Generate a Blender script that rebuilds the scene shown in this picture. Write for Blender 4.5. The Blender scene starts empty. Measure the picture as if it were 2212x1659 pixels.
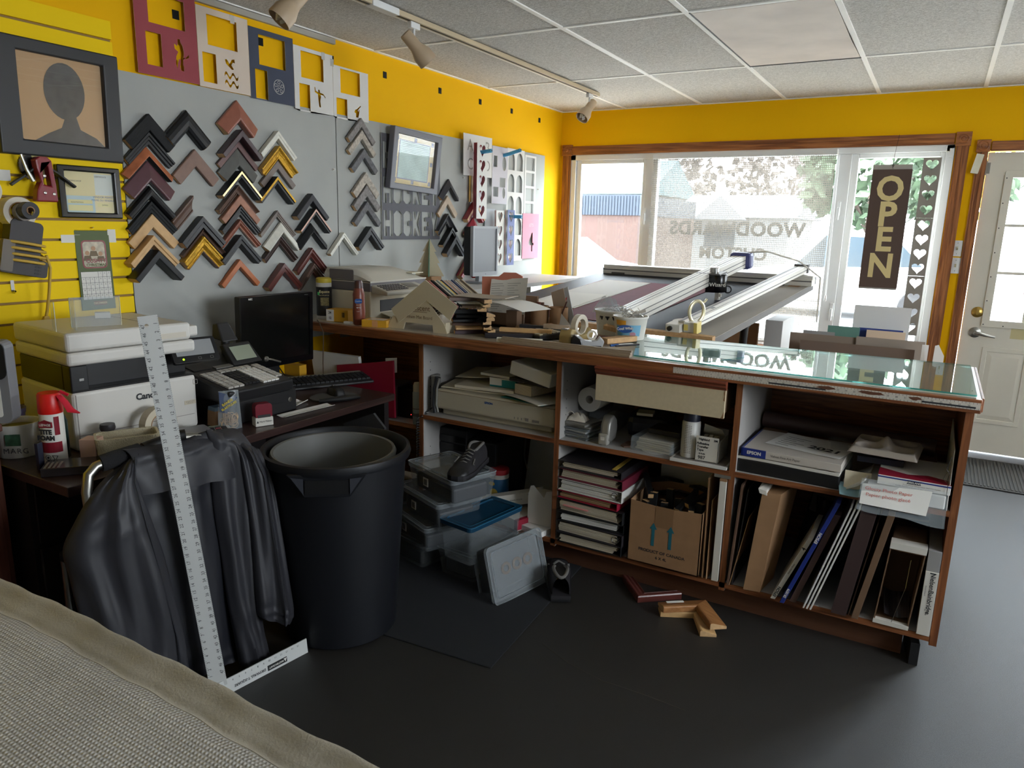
import bpy, bmesh, math, random
from mathutils import Vector as V, Matrix as M
from mathutils.geometry import tessellate_polygon
R = math.radians
rnd = random.Random(11)
SC = bpy.context.scene
COL = SC.collection
PI = math.pi

# ---------------------------------------------------------------- materials
def lin(c):
    out = []
    for v in c:
        v = v / 255.0
        out.append(v / 12.92 if v <= 0.04045 else ((v + 0.055) / 1.055) ** 2.4)
    return (*out, 1.0)

MATS = {}
def mat(name, col, rough=0.6, metal=0.0, var=None, bump=None, wood=None, coat=0.0, alpha=1.0, trans=0.0, spec=0.5, sheen=0.0, col2=None, emit=0.0):
    """var=(scale, amount) colour mottling; bump=(scale, strength); wood=(axis, scale) grain along an axis."""
    if name in MATS: return MATS[name]
    m = bpy.data.materials.new(name); m.use_nodes = True
    nt = m.node_tree; n = nt.nodes; L = nt.links
    b = n['Principled BSDF']
    c = lin(col)
    b.inputs['Base Color'].default_value = c
    b.inputs['Roughness'].default_value = rough
    b.inputs['Metallic'].default_value = metal
    b.inputs['Specular IOR Level'].default_value = spec
    b.inputs['Coat Weight'].default_value = coat
    b.inputs['Alpha'].default_value = alpha
    b.inputs['Transmission Weight'].default_value = trans
    if sheen: b.inputs['Sheen Weight'].default_value = sheen
    if emit:
        b.inputs['Emission Color'].default_value = c; b.inputs['Emission Strength'].default_value = emit
    tc = None
    def coords(scale=None):
        nonlocal tc
        if tc is None: tc = n.new('ShaderNodeTexCoord')
        if scale is None: return tc.outputs['Object']
        mp = n.new('ShaderNodeMapping'); mp.inputs['Scale'].default_value = scale
        L.new(tc.outputs['Object'], mp.inputs['Vector']); return mp.outputs['Vector']
    c2 = lin(col2) if col2 else tuple(x * 0.62 for x in c[:3]) + (1.0,)
    if wood:
        ax, sc = wood
        s = [sc * 9.0] * 3; s['xyz'.index(ax)] = sc * 0.45
        t = n.new('ShaderNodeTexNoise'); t.inputs['Scale'].default_value = 3.0; t.inputs['Detail'].default_value = 5.0; t.inputs['Distortion'].default_value = 0.7
        L.new(coords(tuple(s)), t.inputs['Vector'])
        r = n.new('ShaderNodeValToRGB'); r.color_ramp.elements[0].position = 0.36; r.color_ramp.elements[1].position = 0.66
        r.color_ramp.elements[0].color = c2; r.color_ramp.elements[1].color = c
        L.new(t.outputs['Fac'], r.inputs['Fac']); L.new(r.outputs['Color'], b.inputs['Base Color'])
    elif var:
        t = n.new('ShaderNodeTexNoise'); t.inputs['Scale'].default_value = var[0]; t.inputs['Detail'].default_value = 4.0
        L.new(coords(), t.inputs['Vector'])
        r = n.new('ShaderNodeValToRGB'); r.color_ramp.elements[0].position = 0.5 - 0.22; r.color_ramp.elements[1].position = 0.5 + 0.22
        k = var[1]
        lo = c2 if col2 else tuple(x * (1 - k) for x in c[:3]) + (1,)
        hi = c if col2 else tuple(min(1, x * (1 + k)) for x in c[:3]) + (1,)
        r.color_ramp.elements[0].color = lo; r.color_ramp.elements[1].color = hi
        L.new(t.outputs['Fac'], r.inputs['Fac']); L.new(r.outputs['Color'], b.inputs['Base Color'])
    if bump:
        t = n.new('ShaderNodeTexNoise'); t.inputs['Scale'].default_value = bump[0]; t.inputs['Detail'].default_value = 3.0
        L.new(coords(), t.inputs['Vector'])
        bp = n.new('ShaderNodeBump'); bp.inputs['Strength'].default_value = bump[1]; bp.inputs['Distance'].default_value = 0.01
        L.new(t.outputs['Fac'], bp.inputs['Height']); L.new(bp.outputs['Normal'], b.inputs['Normal'])
    MATS[name] = m
    return m

def glassmat(name, tint=(255, 255, 255), rough=0.0, refl=1.0, ior=1.5):
    """thin sheet: what lies behind shows through, with a mirror-like reflection on top."""
    m = bpy.data.materials.new(name); m.use_nodes = True
    nt = m.node_tree; n = nt.nodes; L = nt.links
    n.remove(n['Principled BSDF'])
    tr = n.new('ShaderNodeBsdfTransparent'); tr.inputs['Color'].default_value = lin(tint)
    gl = n.new('ShaderNodeBsdfGlossy'); gl.inputs['Roughness'].default_value = rough
    ge = n.new('ShaderNodeNewGeometry'); dt = n.new('ShaderNodeVectorMath'); dt.operation = 'DOT_PRODUCT'
    L.new(ge.outputs['Normal'], dt.inputs[0]); L.new(ge.outputs['Incoming'], dt.inputs[1])
    def mth(op, a, b=None):
        q = n.new('ShaderNodeMath'); q.operation = op; q.use_clamp = op == 'MULTIPLY'
        if isinstance(a, (int, float)): q.inputs[0].default_value = a
        else: L.new(a, q.inputs[0])
        if b is not None: q.inputs[1].default_value = b
        return q.outputs[0]
    f0 = ((ior - 1) / (ior + 1)) ** 2      # Schlick: the same from both faces of the sheet
    co = mth('ABSOLUTE', dt.outputs['Value']); iv = n.new('ShaderNodeMath'); iv.operation = 'SUBTRACT'; iv.inputs[0].default_value = 1.0; L.new(co, iv.inputs[1])
    fr = mth('MULTIPLY', mth('ADD', mth('MULTIPLY', mth('POWER', iv.outputs[0], 5.0), 1 - f0), f0), refl)
    mx = n.new('ShaderNodeMixShader')
    L.new(fr, mx.inputs['Fac'])
    L.new(tr.outputs[0], mx.inputs[1]); L.new(gl.outputs[0], mx.inputs[2])
    L.new(mx.outputs[0], n['Material Output'].inputs['Surface'])
    MATS[name] = m
    return m

# ---------------------------------------------------------------- mesh builder
def frameX(x, y, z): return M(((0, 0, 1, x), (1, 0, 0, y), (0, 1, 0, z), (0, 0, 0, 1)))      # lies on a wall facing +x
def frameY(x, y, z): return M(((1, 0, 0, x), (0, 0, -1, y), (0, 1, 0, z), (0, 0, 0, 1)))     # faces -y
def frameZ(x, y, z): return M.Translation((x, y, z))                                        # faces up
def frame(o, u, v):
    u = V(u).normalized(); v = V(v); v = (v - u * v.dot(u)).normalized(); w = u.cross(v); o = V(o)
    return M(((u.x, v.x, w.x, o.x), (u.y, v.y, w.y, o.y), (u.z, v.z, w.z, o.z), (0, 0, 0, 1)))

_FONT = {}
def text_mesh(s, size, bold=0.0, align='CENTER', space=1.0):
    k = (s, size, bold, align, space)
    if k in _FONT: return _FONT[k]
    cu = bpy.data.curves.new('lettering', 'FONT'); cu.body = s; cu.size = size; cu.align_x = align; cu.align_y = 'CENTER'
    cu.offset = bold; cu.resolution_u = 3; cu.space_character = space
    ob = bpy.data.objects.new('lettering', cu)
    me = bpy.data.meshes.new_from_object(ob)
    bpy.data.objects.remove(ob)
    _FONT[k] = me
    return me

class MB:
    def __init__(s): s.bm = bmesh.new(); s.mi = 0; s.T = M.Identity(4)
    def at(s, T): s.T = T; return s
    def m(s, i): s.mi = i; return s
    def v(s, co): return s.bm.verts.new(s.T @ V(co))
    def f(s, vs):
        try: f = s.bm.faces.new(vs); f.material_index = s.mi; return f
        except ValueError: return None
    def box(s, x0, y0, z0, x1, y1, z1, taper=0.0):
        t = taper
        p = [s.v(c) for c in ((x0, y0, z0), (x1, y0, z0), (x1, y1, z0), (x0, y1, z0), (x0 + t, y0 + t, z1), (x1 - t, y0 + t, z1), (x1 - t, y1 - t, z1), (x0 + t, y1 - t, z1))]
        for q in ((3, 2, 1, 0), (4, 5, 6, 7), (0, 1, 5, 4), (1, 2, 6, 5), (2, 3, 7, 6), (3, 0, 4, 7)): s.f([p[i] for i in q])
        return s
    def cbox(s, c, d): return s.box(c[0] - d[0] / 2, c[1] - d[1] / 2, c[2] - d[2] / 2, c[0] + d[0] / 2, c[1] + d[1] / 2, c[2] + d[2] / 2)
    def hexa(s, b, t):
        p = [s.v(c) for c in list(b) + list(t)]
        for q in ((3, 2, 1, 0), (4, 5, 6, 7), (0, 1, 5, 4), (1, 2, 6, 5), (2, 3, 7, 6), (3, 0, 4, 7)): s.f([p[i] for i in q])
        return s
    def quad(s, a, b, c, d): s.f([s.v(a), s.v(b), s.v(c), s.v(d)]); return s
    def poly(s, pts): s.f([s.v(p) for p in pts]); return s
    def prism(s, pts, z0, z1):
        """closed 2-D outline in x,y extruded along z (of the builder frame)."""
        return s.plate(pts, [], z0, z1)
    def plate(s, outer, holes, z0, z1, side=None):
        loops = [[V((x, y, 0)) for x, y in outer]] + [[V((x, y, 0)) for x, y in h] for h in holes]
        tris = tessellate_polygon(loops)
        flat = [p for l in loops for p in l]
        a = [s.v((p.x, p.y, z0)) for p in flat]; b = [s.v((p.x, p.y, z1)) for p in flat]
        for t in tris:
            p0, p1, p2 = (flat[i] for i in t)
            if (p1 - p0).cross(p2 - p0).z < 0: t = t[::-1]
            s.f([b[i] for i in t]); s.f([a[i] for i in reversed(t)])
        k = 0; mi = s.mi
        if side is not None: s.mi = side
        for l in loops:
            n = len(l)
            for i in range(n):
                j = (i + 1) % n
                s.f([a[k + i], a[k + j], b[k + j], b[k + i]])
            k += n
        s.mi = mi
        return s
    def tube(s, pts, r, n=8, closed=False, flat=1.0, up=None):
        pts = [V(p) for p in pts]; N = len(pts); rings = []
        rr = r if isinstance(r, (list, tuple)) else [r] * N
        prev = None
        for i, p in enumerate(pts):
            a = pts[(i - 1) % N] if (closed or i) else p
            b = pts[(i + 1) % N] if (closed or i < N - 1) else p
            d = (b - a)
            d = d.normalized() if d.length > 1e-9 else V((0, 0, 1))
            if prev is None:
                u = V(up) if up else (V((0, 0, 1)) if abs(d.z) < 0.9 else V((1, 0, 0)))
            else: u = prev
            u = (u - d * u.dot(d))
            u = u.normalized() if u.length > 1e-6 else d.orthogonal().normalized()
            prev = u; w = d.cross(u)
            rings.append([s.v(p + (u * math.cos(2 * PI * k / n) * flat + w * math.sin(2 * PI * k / n)) * rr[i]) for k in range(n)])
        M_ = N if closed else N - 1
        for i in range(M_):
            A = rings[i]; B = rings[(i + 1) % N]
            for k in range(n): s.f([A[k], A[(k + 1) % n], B[(k + 1) % n], B[k]])
        if not closed: s.f(rings[0][::-1]); s.f(rings[-1])
        return s
    def lathe(s, prof, n=20, c=(0, 0, 0), caps=True):
        """prof: (radius, height) pairs spun round z at c."""
        rings = []
        for r, z in prof:
            rings.append([s.v((c[0] + r * math.cos(2 * PI * k / n), c[1] + r * math.sin(2 * PI * k / n), c[2] + z)) for k in range(n)] if r > 1e-6 else [s.v((c[0], c[1], c[2] + z))])
        for A, B in zip(rings, rings[1:]):
            for k in range(n):
                if len(A) == 1 and len(B) == 1: continue
                if len(A) == 1: s.f([A[0], B[(k + 1) % n], B[k]][::-1])
                elif len(B) == 1: s.f([A[k], A[(k + 1) % n], B[0]])
                else: s.f([A[k], A[(k + 1) % n], B[(k + 1) % n], B[k]])
        if caps:
            if len(rings[0]) > 1: s.f(rings[0][::-1])
            if len(rings[-1]) > 1: s.f(rings[-1])
        return s
    def grid(s, nu, nv, fn, thick=0.0):
        """fn(u,v) -> point; with thick a second skin is added underneath along the face normals."""
        g = [[V(fn(i / nu, j / nv)) for j in range(nv + 1)] for i in range(nu + 1)]
        a = [[s.v(p) for p in row] for row in g]
        for i in range(nu):
            for j in range(nv): s.f([a[i][j], a[i + 1][j], a[i + 1][j + 1], a[i][j + 1]])
        if thick:
            def nrm(i, j):
                i0, i1, j0, j1 = max(0, i - 1), min(nu, i + 1), max(0, j - 1), min(nv, j + 1)
                q = (g[i1][j] - g[i0][j]).cross(g[i][j1] - g[i][j0])
                return q.normalized() if q.length > 1e-12 else V((0, 0, 1))
            b = [[s.v(g[i][j] - nrm(i, j) * thick) for j in range(nv + 1)] for i in range(nu + 1)]
            for i in range(nu):
                for j in range(nv): s.f([b[i][j], b[i][j + 1], b[i + 1][j + 1], b[i + 1][j]])
            for i in range(nu):
                s.f([a[i][0], b[i][0], b[i + 1][0], a[i + 1][0]]); s.f([a[i][nv], a[i + 1][nv], b[i + 1][nv], b[i][nv]])
            for j in range(nv):
                s.f([a[0][j], a[0][j + 1], b[0][j + 1], b[0][j]]); s.f([a[nu][j], b[nu][j], b[nu][j + 1], a[nu][j + 1]])
        return s
    def text(s, txt, size, T, bold=0.0, lift=0.0006, align='CENTER', sx=1.0, sy=1.0, space=1.0):
        me = text_mesh(txt, size, bold, align, space)
        T = s.T @ T
        vs = [s.bm.verts.new(T @ V((v.co.x * sx, v.co.y * sy, lift))) for v in me.vertices]
        for p in me.polygons: s.f([vs[i] for i in p.vertices])
        return s

def smooth_by_angle(me, ang):
    me.polygons.foreach_set('use_smooth', [True] * len(me.polygons))
    try: me.set_sharp_from_angle(angle=ang)
    except Exception: pass

def obj(name, mb, mats, parent=None, loc=(0, 0, 0), rot=(0, 0, 0), bevel=0.0, seg=2, smooth=False, label=None, sub=0, fix=True):
    me = bpy.data.meshes.new(name)
    if fix: bmesh.ops.recalc_face_normals(mb.bm, faces=mb.bm.faces)
    mb.bm.to_mesh(me); mb.bm.free()
    for x in (mats if isinstance(mats, (list, tuple)) else [mats]):
        me.materials.append(MATS[x] if isinstance(x, str) else x)
    if smooth: smooth_by_angle(me, R(smooth if smooth is not True else 40))
    o = bpy.data.objects.new(name, me); COL.objects.link(o)
    o.location = loc; o.rotation_euler = rot
    if parent: o.parent = parent
    if bevel:
        b = o.modifiers.new('bevel', 'BEVEL'); b.width = bevel; b.segments = seg; b.limit_method = 'ANGLE'; b.angle_limit = R(40)
    if sub:
        q = o.modifiers.new('subdivision', 'SUBSURF'); q.levels = sub; q.render_levels = sub
    if label: o['label'] = label
    return o

AUTO = []
def tag(o, label, cat, group=None):
    o['label'] = label; o['category'] = cat
    if group: o['group'] = group
    return o
def thing(name, label, cat, loc=None, rz=0.0, group=None, rot=None):
    """an Empty at the thing's base; loc=None means its parts are given in room coordinates and the base is found later."""
    o = bpy.data.objects.new(name, None); COL.objects.link(o); o.empty_display_size = 0.05
    if loc is None: AUTO.append(o)
    else: o.location = loc; o.rotation_euler = rot if rot else (0, 0, rz)
    return tag(o, label, cat, group)
def solo(name, mb, mats, label, cat, group=None, loc=None, rot=(0, 0, 0), **k):
    o = obj(name, mb, mats, None, loc or (0, 0, 0), rot, **k)
    if loc is None: AUTO.append(o)
    return tag(o, label, cat, group)
def struct(name, mb, mats, parent=None, **k):
    o = obj(name, mb, mats, parent, **k)
    if not parent: o['kind'] = 'structure'
    return o
def dup(root, loc=None, rot=None, label=None, group=None, mats=None):
    r = root.copy(); COL.objects.link(r)
    if loc is not None: r.location = loc
    if rot is not None: r.rotation_euler = rot
    if label: r['label'] = label
    if group: r['group'] = group
    for ch in root.children:
        c = ch.copy(); COL.objects.link(c); c.parent = r
        for g in ch.children:
            d = g.copy(); COL.objects.link(d); d.parent = c
    return r
def recentre():
    for o in AUTO:
        lo = V((1e9,) * 3); hi = V((-1e9,) * 3)
        ms = ([o] if o.type == 'MESH' else []) + list(o.children_recursive)
        for q in ms:
            if q.type != 'MESH': continue
            T = M.Identity(4); w = q
            while w is not o: T = w.matrix_basis @ T; w = w.parent
            for v in q.data.vertices:
                p = T @ v.co
                for i in range(3): lo[i] = min(lo[i], p[i]); hi[i] = max(hi[i], p[i])
        if lo.x > hi.x: continue
        c = V(((lo.x + hi.x) / 2, (lo.y + hi.y) / 2, lo.z))
        if o.type == 'MESH': o.data.transform(M.Translation(-c))
        for ch in o.children: ch.location = V(ch.location) - c
        o.location = V(o.location) + (o.matrix_basis.to_3x3() @ c)
def rrect(x0, y0, x1, y1, r, n=4):
    pts = []
    for cx, cy, a in ((x1 - r, y0 + r, -90), (x1 - r, y1 - r, 0), (x0 + r, y1 - r, 90), (x0 + r, y0 + r, 180)):
        for i in range(n + 1):
            t = R(a + 90 * i / n); pts.append((cx + r * math.cos(t), cy + r * math.sin(t)))
    return pts
def rect(x0, y0, x1, y1): return [(x0, y0), (x1, y0), (x1, y1), (x0, y1)]
def circ(cx, cy, r, n=16, ry=None): return [(cx + r * math.cos(2 * PI * i / n), cy + (ry or r) * math.sin(2 * PI * i / n)) for i in range(n)]
def heart(cx, cy, w, h, n=18):
    pts = []
    for i in range(n):
        t = 2 * PI * i / n
        x = 16 * math.sin(t) ** 3; y = 13 * math.cos(t) - 5 * math.cos(2 * t) - 2 * math.cos(3 * t) - math.cos(4 * t)
        pts.append((cx + x / 32 * w, cy + (y + 2.5) / 29 * h))
    return pts[::-1]
CAMM = M(((0.864772, -0.127323, 0.485755, 2.940000), (0.501581, 0.172412, -0.847756, 0.000000), (0.024189, 0.976761, 0.212960, 1.485000), (0, 0, 0, 1)))
# ================================================================= THE ROOM
WX, FY, CZ, RX, BY = 0.0, 5.88, 2.438, 5.7, -3.0
mat('yellow_paint', (244, 186, 0), 0.7, bump=(260, 0.05), spec=.15)
mat('yellow_slat', (250, 212, 0), 0.6, spec=.2)
mat('slat_groove', (150, 118, 60), 0.7)
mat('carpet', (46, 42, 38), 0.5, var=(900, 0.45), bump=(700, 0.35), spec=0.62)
MATS['carpet'].node_tree.nodes['Principled BSDF'].inputs['Specular Tint'].default_value = (.78, .9, 1.0, 1)  # bluish tint paints in the sky's reflection on the floor
mat('wall_white', (225, 222, 214), 0.7)
mat('white_pvc', (226, 228, 228), 0.4)
mat('door_white', (222, 218, 205), 0.45, var=(3, 0.06))
mat('oak', (176, 112, 62), 0.42, wood=('x', 2.2), col2=(118, 66, 30), coat=0.15)
mat('oak_v', (176, 112, 62), 0.42, wood=('z', 2.2), col2=(118, 66, 30), coat=0.15)
mat('tbar', (240, 239, 234), 0.5)
mat('black', (22, 22, 24), 0.5)
mat('black_gloss', (14, 14, 16), 0.22)
mat('chrome', (200, 200, 200), 0.22, 1.0)
mat('brass', (190, 160, 90), 0.3, 1.0)
mat('nickel', (168, 166, 160), 0.32, 1.0)
def ceiling_mat():
    m = mat('ceiling_tile', (205, 203, 197), 0.9)
    nt = m.node_tree; n = nt.nodes; L = nt.links; b = n['Principled BSDF']
    tc = n.new('ShaderNodeTexCoord'); mp = n.new('ShaderNodeMapping'); mp.inputs['Scale'].default_value = (60, 150, 1)
    mp.inputs['Rotation'].default_value = (0, 0, 0.5)
    t = n.new('ShaderNodeTexNoise'); t.inputs['Scale'].default_value = 1.2; t.inputs['Detail'].default_value = 3; t.inputs['Distortion'].default_value = 1.5
    r = n.new('ShaderNodeValToRGB'); r.color_ramp.elements[0].position = 0.38; r.color_ramp.elements[1].position = 0.60
    r.color_ramp.elements[0].color = lin((168, 166, 160)); r.color_ramp.elements[1].color = lin((216, 214, 209))
    L.new(tc.outputs['Object'], mp.inputs[0]); L.new(mp.outputs[0], t.inputs['Vector']); L.new(t.outputs['Fac'], r.inputs[0]); L.new(r.outputs[0], b.inputs['Base Color'])
    bp = n.new('ShaderNodeBump'); bp.inputs['Strength'].default_value = 0.5; bp.inputs['Distance'].default_value = 0.004
    L.new(t.outputs['Fac'], bp.inputs['Height']); L.new(bp.outputs[0], b.inputs['Normal'])
ceiling_mat()
glassmat('window_glass', (250, 252, 252), 0.0, 1.0)

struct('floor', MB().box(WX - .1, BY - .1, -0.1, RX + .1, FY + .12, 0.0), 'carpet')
XL = [-.04 + .62 * i for i in range(10)]
YL = [-2.66 + 1.22 * i for i in range(7)]
c = MB().box(WX - .1, BY - .1, CZ, RX + .1, FY + .12, CZ + 0.1)
struct('ceiling', c, 'ceiling_tile')
c = MB()
for x in XL[1:]: c.box(x - .012, BY, CZ - .006, x + .012, FY, CZ + .001)
for y in YL[1:]: c.box(WX, y - .012, CZ - .0055, RX, y + .012, CZ + .001)
c.box(WX, BY, CZ - .006, WX + .02, FY, CZ + .001); c.box(WX, FY - .02, CZ - .0058, RX, FY, CZ + .001)
struct('trim_1', c, 'tbar', label='white metal grid that carries the ceiling tiles')
struct('wall_left', MB().box(WX - .12, BY - .1, 0, WX, FY + .12, CZ), 'yellow_paint')
# far wall with openings for the shop window and the door
W0, W1, WZ0, WZ1 = 0.10, 2.94, 0.62, 2.085
D0, D1, DZ = 3.12, 4.04, 2.04
c = MB()
E0, E1, EZ0, EZ1 = 4.3, 5.4, .55, 2.085  # opening of an unseen window added right of the door for light
for q in ((WX, 0, W0, CZ), (W0, 0, W1, WZ0), (W0, WZ1, W1, CZ), (W1, 0, D0, CZ), (D0, DZ, D1, CZ), (D1, 0, E0, CZ), (E0, 0, E1, EZ0), (E0, EZ1, E1, CZ), (E1, 0, RX, CZ)):
    c.box(q[0], FY, q[1], q[2], FY + .12, q[3])
struct('wall_far', c, 'yellow_paint')
# right and rear walls; the right one has an unseen window added for light
c = MB(); ry0, ry1, rz0, rz1 = .8, 2.5, 1.1, 2.1
for q in ((BY, 0, ry0, CZ), (ry0, 0, ry1, rz0), (ry0, rz1, ry1, CZ), (ry1, 0, FY, CZ)):
    c.box(RX, q[0], q[1], RX + .12, q[2], q[3])
struct('wall_right', c, 'wall_white')
struct('wall_back', MB().box(WX, BY - .12, 0, RX, BY, CZ), 'wall_white')
for i, (w, g) in enumerate(((('x', E0, E1, EZ0, EZ1, FY + .01), 2), (('y', ry0, ry1, rz0, rz1, RX + .06), 4))):
    c = MB(); n_ = g
    a, lo, hi, z0, z1, pos = w
    bars = [(lo, z0, hi, z0 + .05), (lo, z1 - .05, hi, z1)] + [(lo + (hi - lo) * k / n_ - .025, z0, lo + (hi - lo) * k / n_ + .025, z1) for k in range(n_ + 1)]
    for p in bars:
        if a == 'x': c.box(p[0], pos, p[1], p[2], pos + .05, p[3])
        else: c.box(pos, p[0], p[1], pos + .05, p[2], p[3])
    fr = struct('window_%d' % (i + 2), c, 'white_pvc')  # frames of the two out-of-view windows added to brighten the room

# ---- shop window: white vinyl frame, three lights, oak casing with rosettes
fw = .06
c = MB()
y0, y1 = FY - .005, FY + .07
def bar(x0, z0, x1, z1, a=y0, b=y1): c.box(x0, a, z0, x1, b, z1)
bar(W0, WZ0, W0 + .05, WZ1); bar(W1 - .05, WZ0, W1, WZ1); bar(W0, WZ1 - .045, W1, WZ1); bar(W0, WZ0, W1, WZ0 + .05)
M1, M2 = 0.83, 2.265
bar(M1 - .05, WZ0 + .05, M1 + .05, WZ1 - .045); bar(M2 - .05, WZ0 + .05, M2 + .05, WZ1 - .045)
for a, b in ((W0 + .05, M1 - .05), (M2 + .05, W1 - .05)):     # sashes
    bar(a, WZ0 + .05, a + .045, WZ1 - .045, FY + .015, FY + .06); bar(b - .03, WZ0 + .05, b, WZ1 - .045, FY + .015, FY + .06)
    bar(a + .045, WZ1 - .075, b - .03, WZ1 - .045, FY + .015, FY + .06); bar(a + .045, WZ0 + .05, b - .03, WZ0 + .08, FY + .015, FY + .06)
win = struct('window_1', c, 'white_pvc', bevel=.004)
for a, b in ((W0 + .095, M1 - .08), (M1 + .05, M2 - .05), (M2 + .095, W1 - .08)):
    obj('pane', MB().box(a, FY + .036, WZ0 + .06, b, FY + .04, WZ1 - .05), 'window_glass', win)
for x, z in ((M1 - .035, 1.62), (M2 - .0, 1.68), (M2 + .03, .95)):
    c = MB().box(x - .012, y0 - .012, z - .07, x + .012, y0, z + .03).box(x - .008, y0 - .03, z - .1, x + .008, y0 - .012, z - .01)
    obj('latch_handle', c, 'white_pvc', win, bevel=.004)
c = MB().box(W1 - .03, y0 - .012, 2.0, W1 - .005, y0, 2.06); obj('latch_handle', c, 'white_pvc', win)
def casing(L, x0, x1, z0, z1, wd=.085):
    """fluted casing board between two points, standing proud of the far wall."""
    c = MB(); n_ = 5
    if abs(x1 - x0) > abs(z1 - z0):
        for k in range(n_):
            a = z0 + (z1 - z0) * k / n_; b = z0 + (z1 - z0) * (k + 1) / n_; d = (.016, .022, .018, .022, .016)[k]
            c.box(x0, FY - d, a, x1, FY, b)
    else:
        for k in range(n_):
            a = x0 + (x1 - x0) * k / n_; b = x0 + (x1 - x0) * (k + 1) / n_; d = (.016, .022, .018, .022, .016)[k]
            c.box(a, FY - d, z0, b, FY, z1)
    return c
def rosette(x, z, s=.09):
    c = MB().box(x, FY - .028, z, x + s, FY, z + s)
    c.at(frameY(x + s / 2, FY - .028, z + s / 2))
    c.lathe([(0.034, 0), (.034, .006), (.028, .008), (.024, .003), (.014, .003), (.012, .009), (0, .011)], 20)
    return c
struct('trim_2', casing('', .115, 2.93, 2.085, 2.155), 'oak', label='oak casing board over the shop window')
struct('trim_3', casing('', .03, .105, .55, 2.078), 'oak_v', label='oak casing board left of the shop window')
struct('trim_4', casing('', 2.945, 3.02, .55, 2.072), 'oak_v', label='oak casing board right of the shop window')
struct('trim_5', rosette(.025, 2.078), 'oak', bevel=.002, label='oak rosette block over the left window casing')
struct('trim_6', rosette(2.936, 2.072), 'oak', bevel=.002, label='oak rosette block over the right window casing')
struct('trim_7', casing('', 3.07, 3.13, 0.0, 2.03), 'oak_v', label='oak casing board left of the door')
struct('trim_8', casing('', 3.145, 4.1, 2.035, 2.098), 'oak', label='oak casing board over the door')
struct('trim_9', rosette(3.06, 2.03, .078), 'oak', bevel=.002, label='oak rosette block over the left door casing')
struct('trim_10', MB().box(W0, FY - .05, WZ0 - .03, W1, FY, WZ0), 'oak', label='oak sill of the shop window')
# ---- door
dx0, dx1 = 3.135, 4.03
gy = FY + .012
gx0, gx1, gz0, gz1 = 3.29, 3.86, .935, 1.868
c = MB()
c.at(frameY(0, gy, 0)).plate(rect(dx0, .012, dx1, 2.028), [rect(gx0, gz0, gx1, gz1)], -.045, 0)
dr = struct('door_1', c, 'door_white', bevel=.003)
c = MB().at(frameY(0, gy, 0)).plate(rrect(gx0 - .045, gz0 - .045, gx1 + .045, gz1 + .045, .012), [rect(gx0, gz0, gx1, gz1)], 0, .014)
obj('glazing_frame', c, 'door_white', dr, bevel=.004)
c = MB()
for z in (1.253, 1.563): c.box(gx0, gy - .006, z - .009, gx1, gy + .02, z + .009)
for x in (gx0 + .19, gx0 + .38): c.box(x - .009, gy - .005, gz0, x + .009, gy + .019, gz1)
obj('muntin', c, 'door_white', dr)
obj('pane', MB().box(gx0, gy + .022, gz0, gx1, gy + .026, gz1), 'window_glass', dr)
for a, b in ((3.275, 3.55), (3.62, 3.90)):
    c = MB().at(frameY(0, gy, 0)).plate(rect(a, .22, b, .75), [rect(a + .03, .25, b - .03, .72)], 0, .008)
    c.hexa([(a + .03, .25, 0), (b - .03, .25, 0), (b - .03, .72, 0), (a + .03, .72, 0)], [(a + .06, .28, .007), (b - .06, .28, .007), (b - .06, .69, .007), (a + .06, .69, .007)])
    obj('raised_panel', c, 'door_white', dr, bevel=.003)
c = MB().at(frameY(3.213, gy, .984)).lathe([(.036, 0), (.036, .006), (.026, .014), (0, .015)], 24).box(-.006, -.018, .015, .006, .018, .026)
obj('deadbolt', c, 'brass', dr, smooth=True)
c = MB().at(frameY(3.216, gy, .845)).lathe([(.036, 0), (.036, .008), (.02, .014), (.013, .016), (.013, .05), (0, .05)], 24)
c.tube([(0, 0, .044), (.03, -.004, .05), (.07, -.012, .048), (.118, -.02, .04)], [.012, .012, .01, .008], 10)
obj('lever_handle', c, 'nickel', dr, smooth=True)
for z in (1.93, ):
    c = MB().box(3.125, gy - .008, z - .045, 3.137, gy - .001, z + .045).box(3.139, gy - .006, z - .035, 3.155, gy, z + .035)
    obj('hinge', c, 'nickel', dr)
c = MB()
for k, (x, z) in enumerate([(gx0 - .034, gz0 - .03 + i * .16) for i in range(7)] + [(gx0 + .08 + i * .16, gz0 - .034) for i in range(4)]):
    c.at(frameY(x, gy - .0142, z)).lathe([(.004, 0), (.004, .001), (0, .0015)], 8)
obj('screw_head', c, 'black', dr)
c = MB().at(frameY(0, gy, 0)).box(3.42, .82, .0, 3.50, .90, .001)
obj('tape_mark', c, mat('old_tape', (206, 196, 150), 0.5), dr)
struct('baseboard_far', MB().box(W1 + .09, FY - .014, 0, 3.065, FY, .09), 'oak')
struct('baseboard_left', MB().box(WX, 3.4, 0, WX + .014, FY, .09), 'oak')

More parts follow.
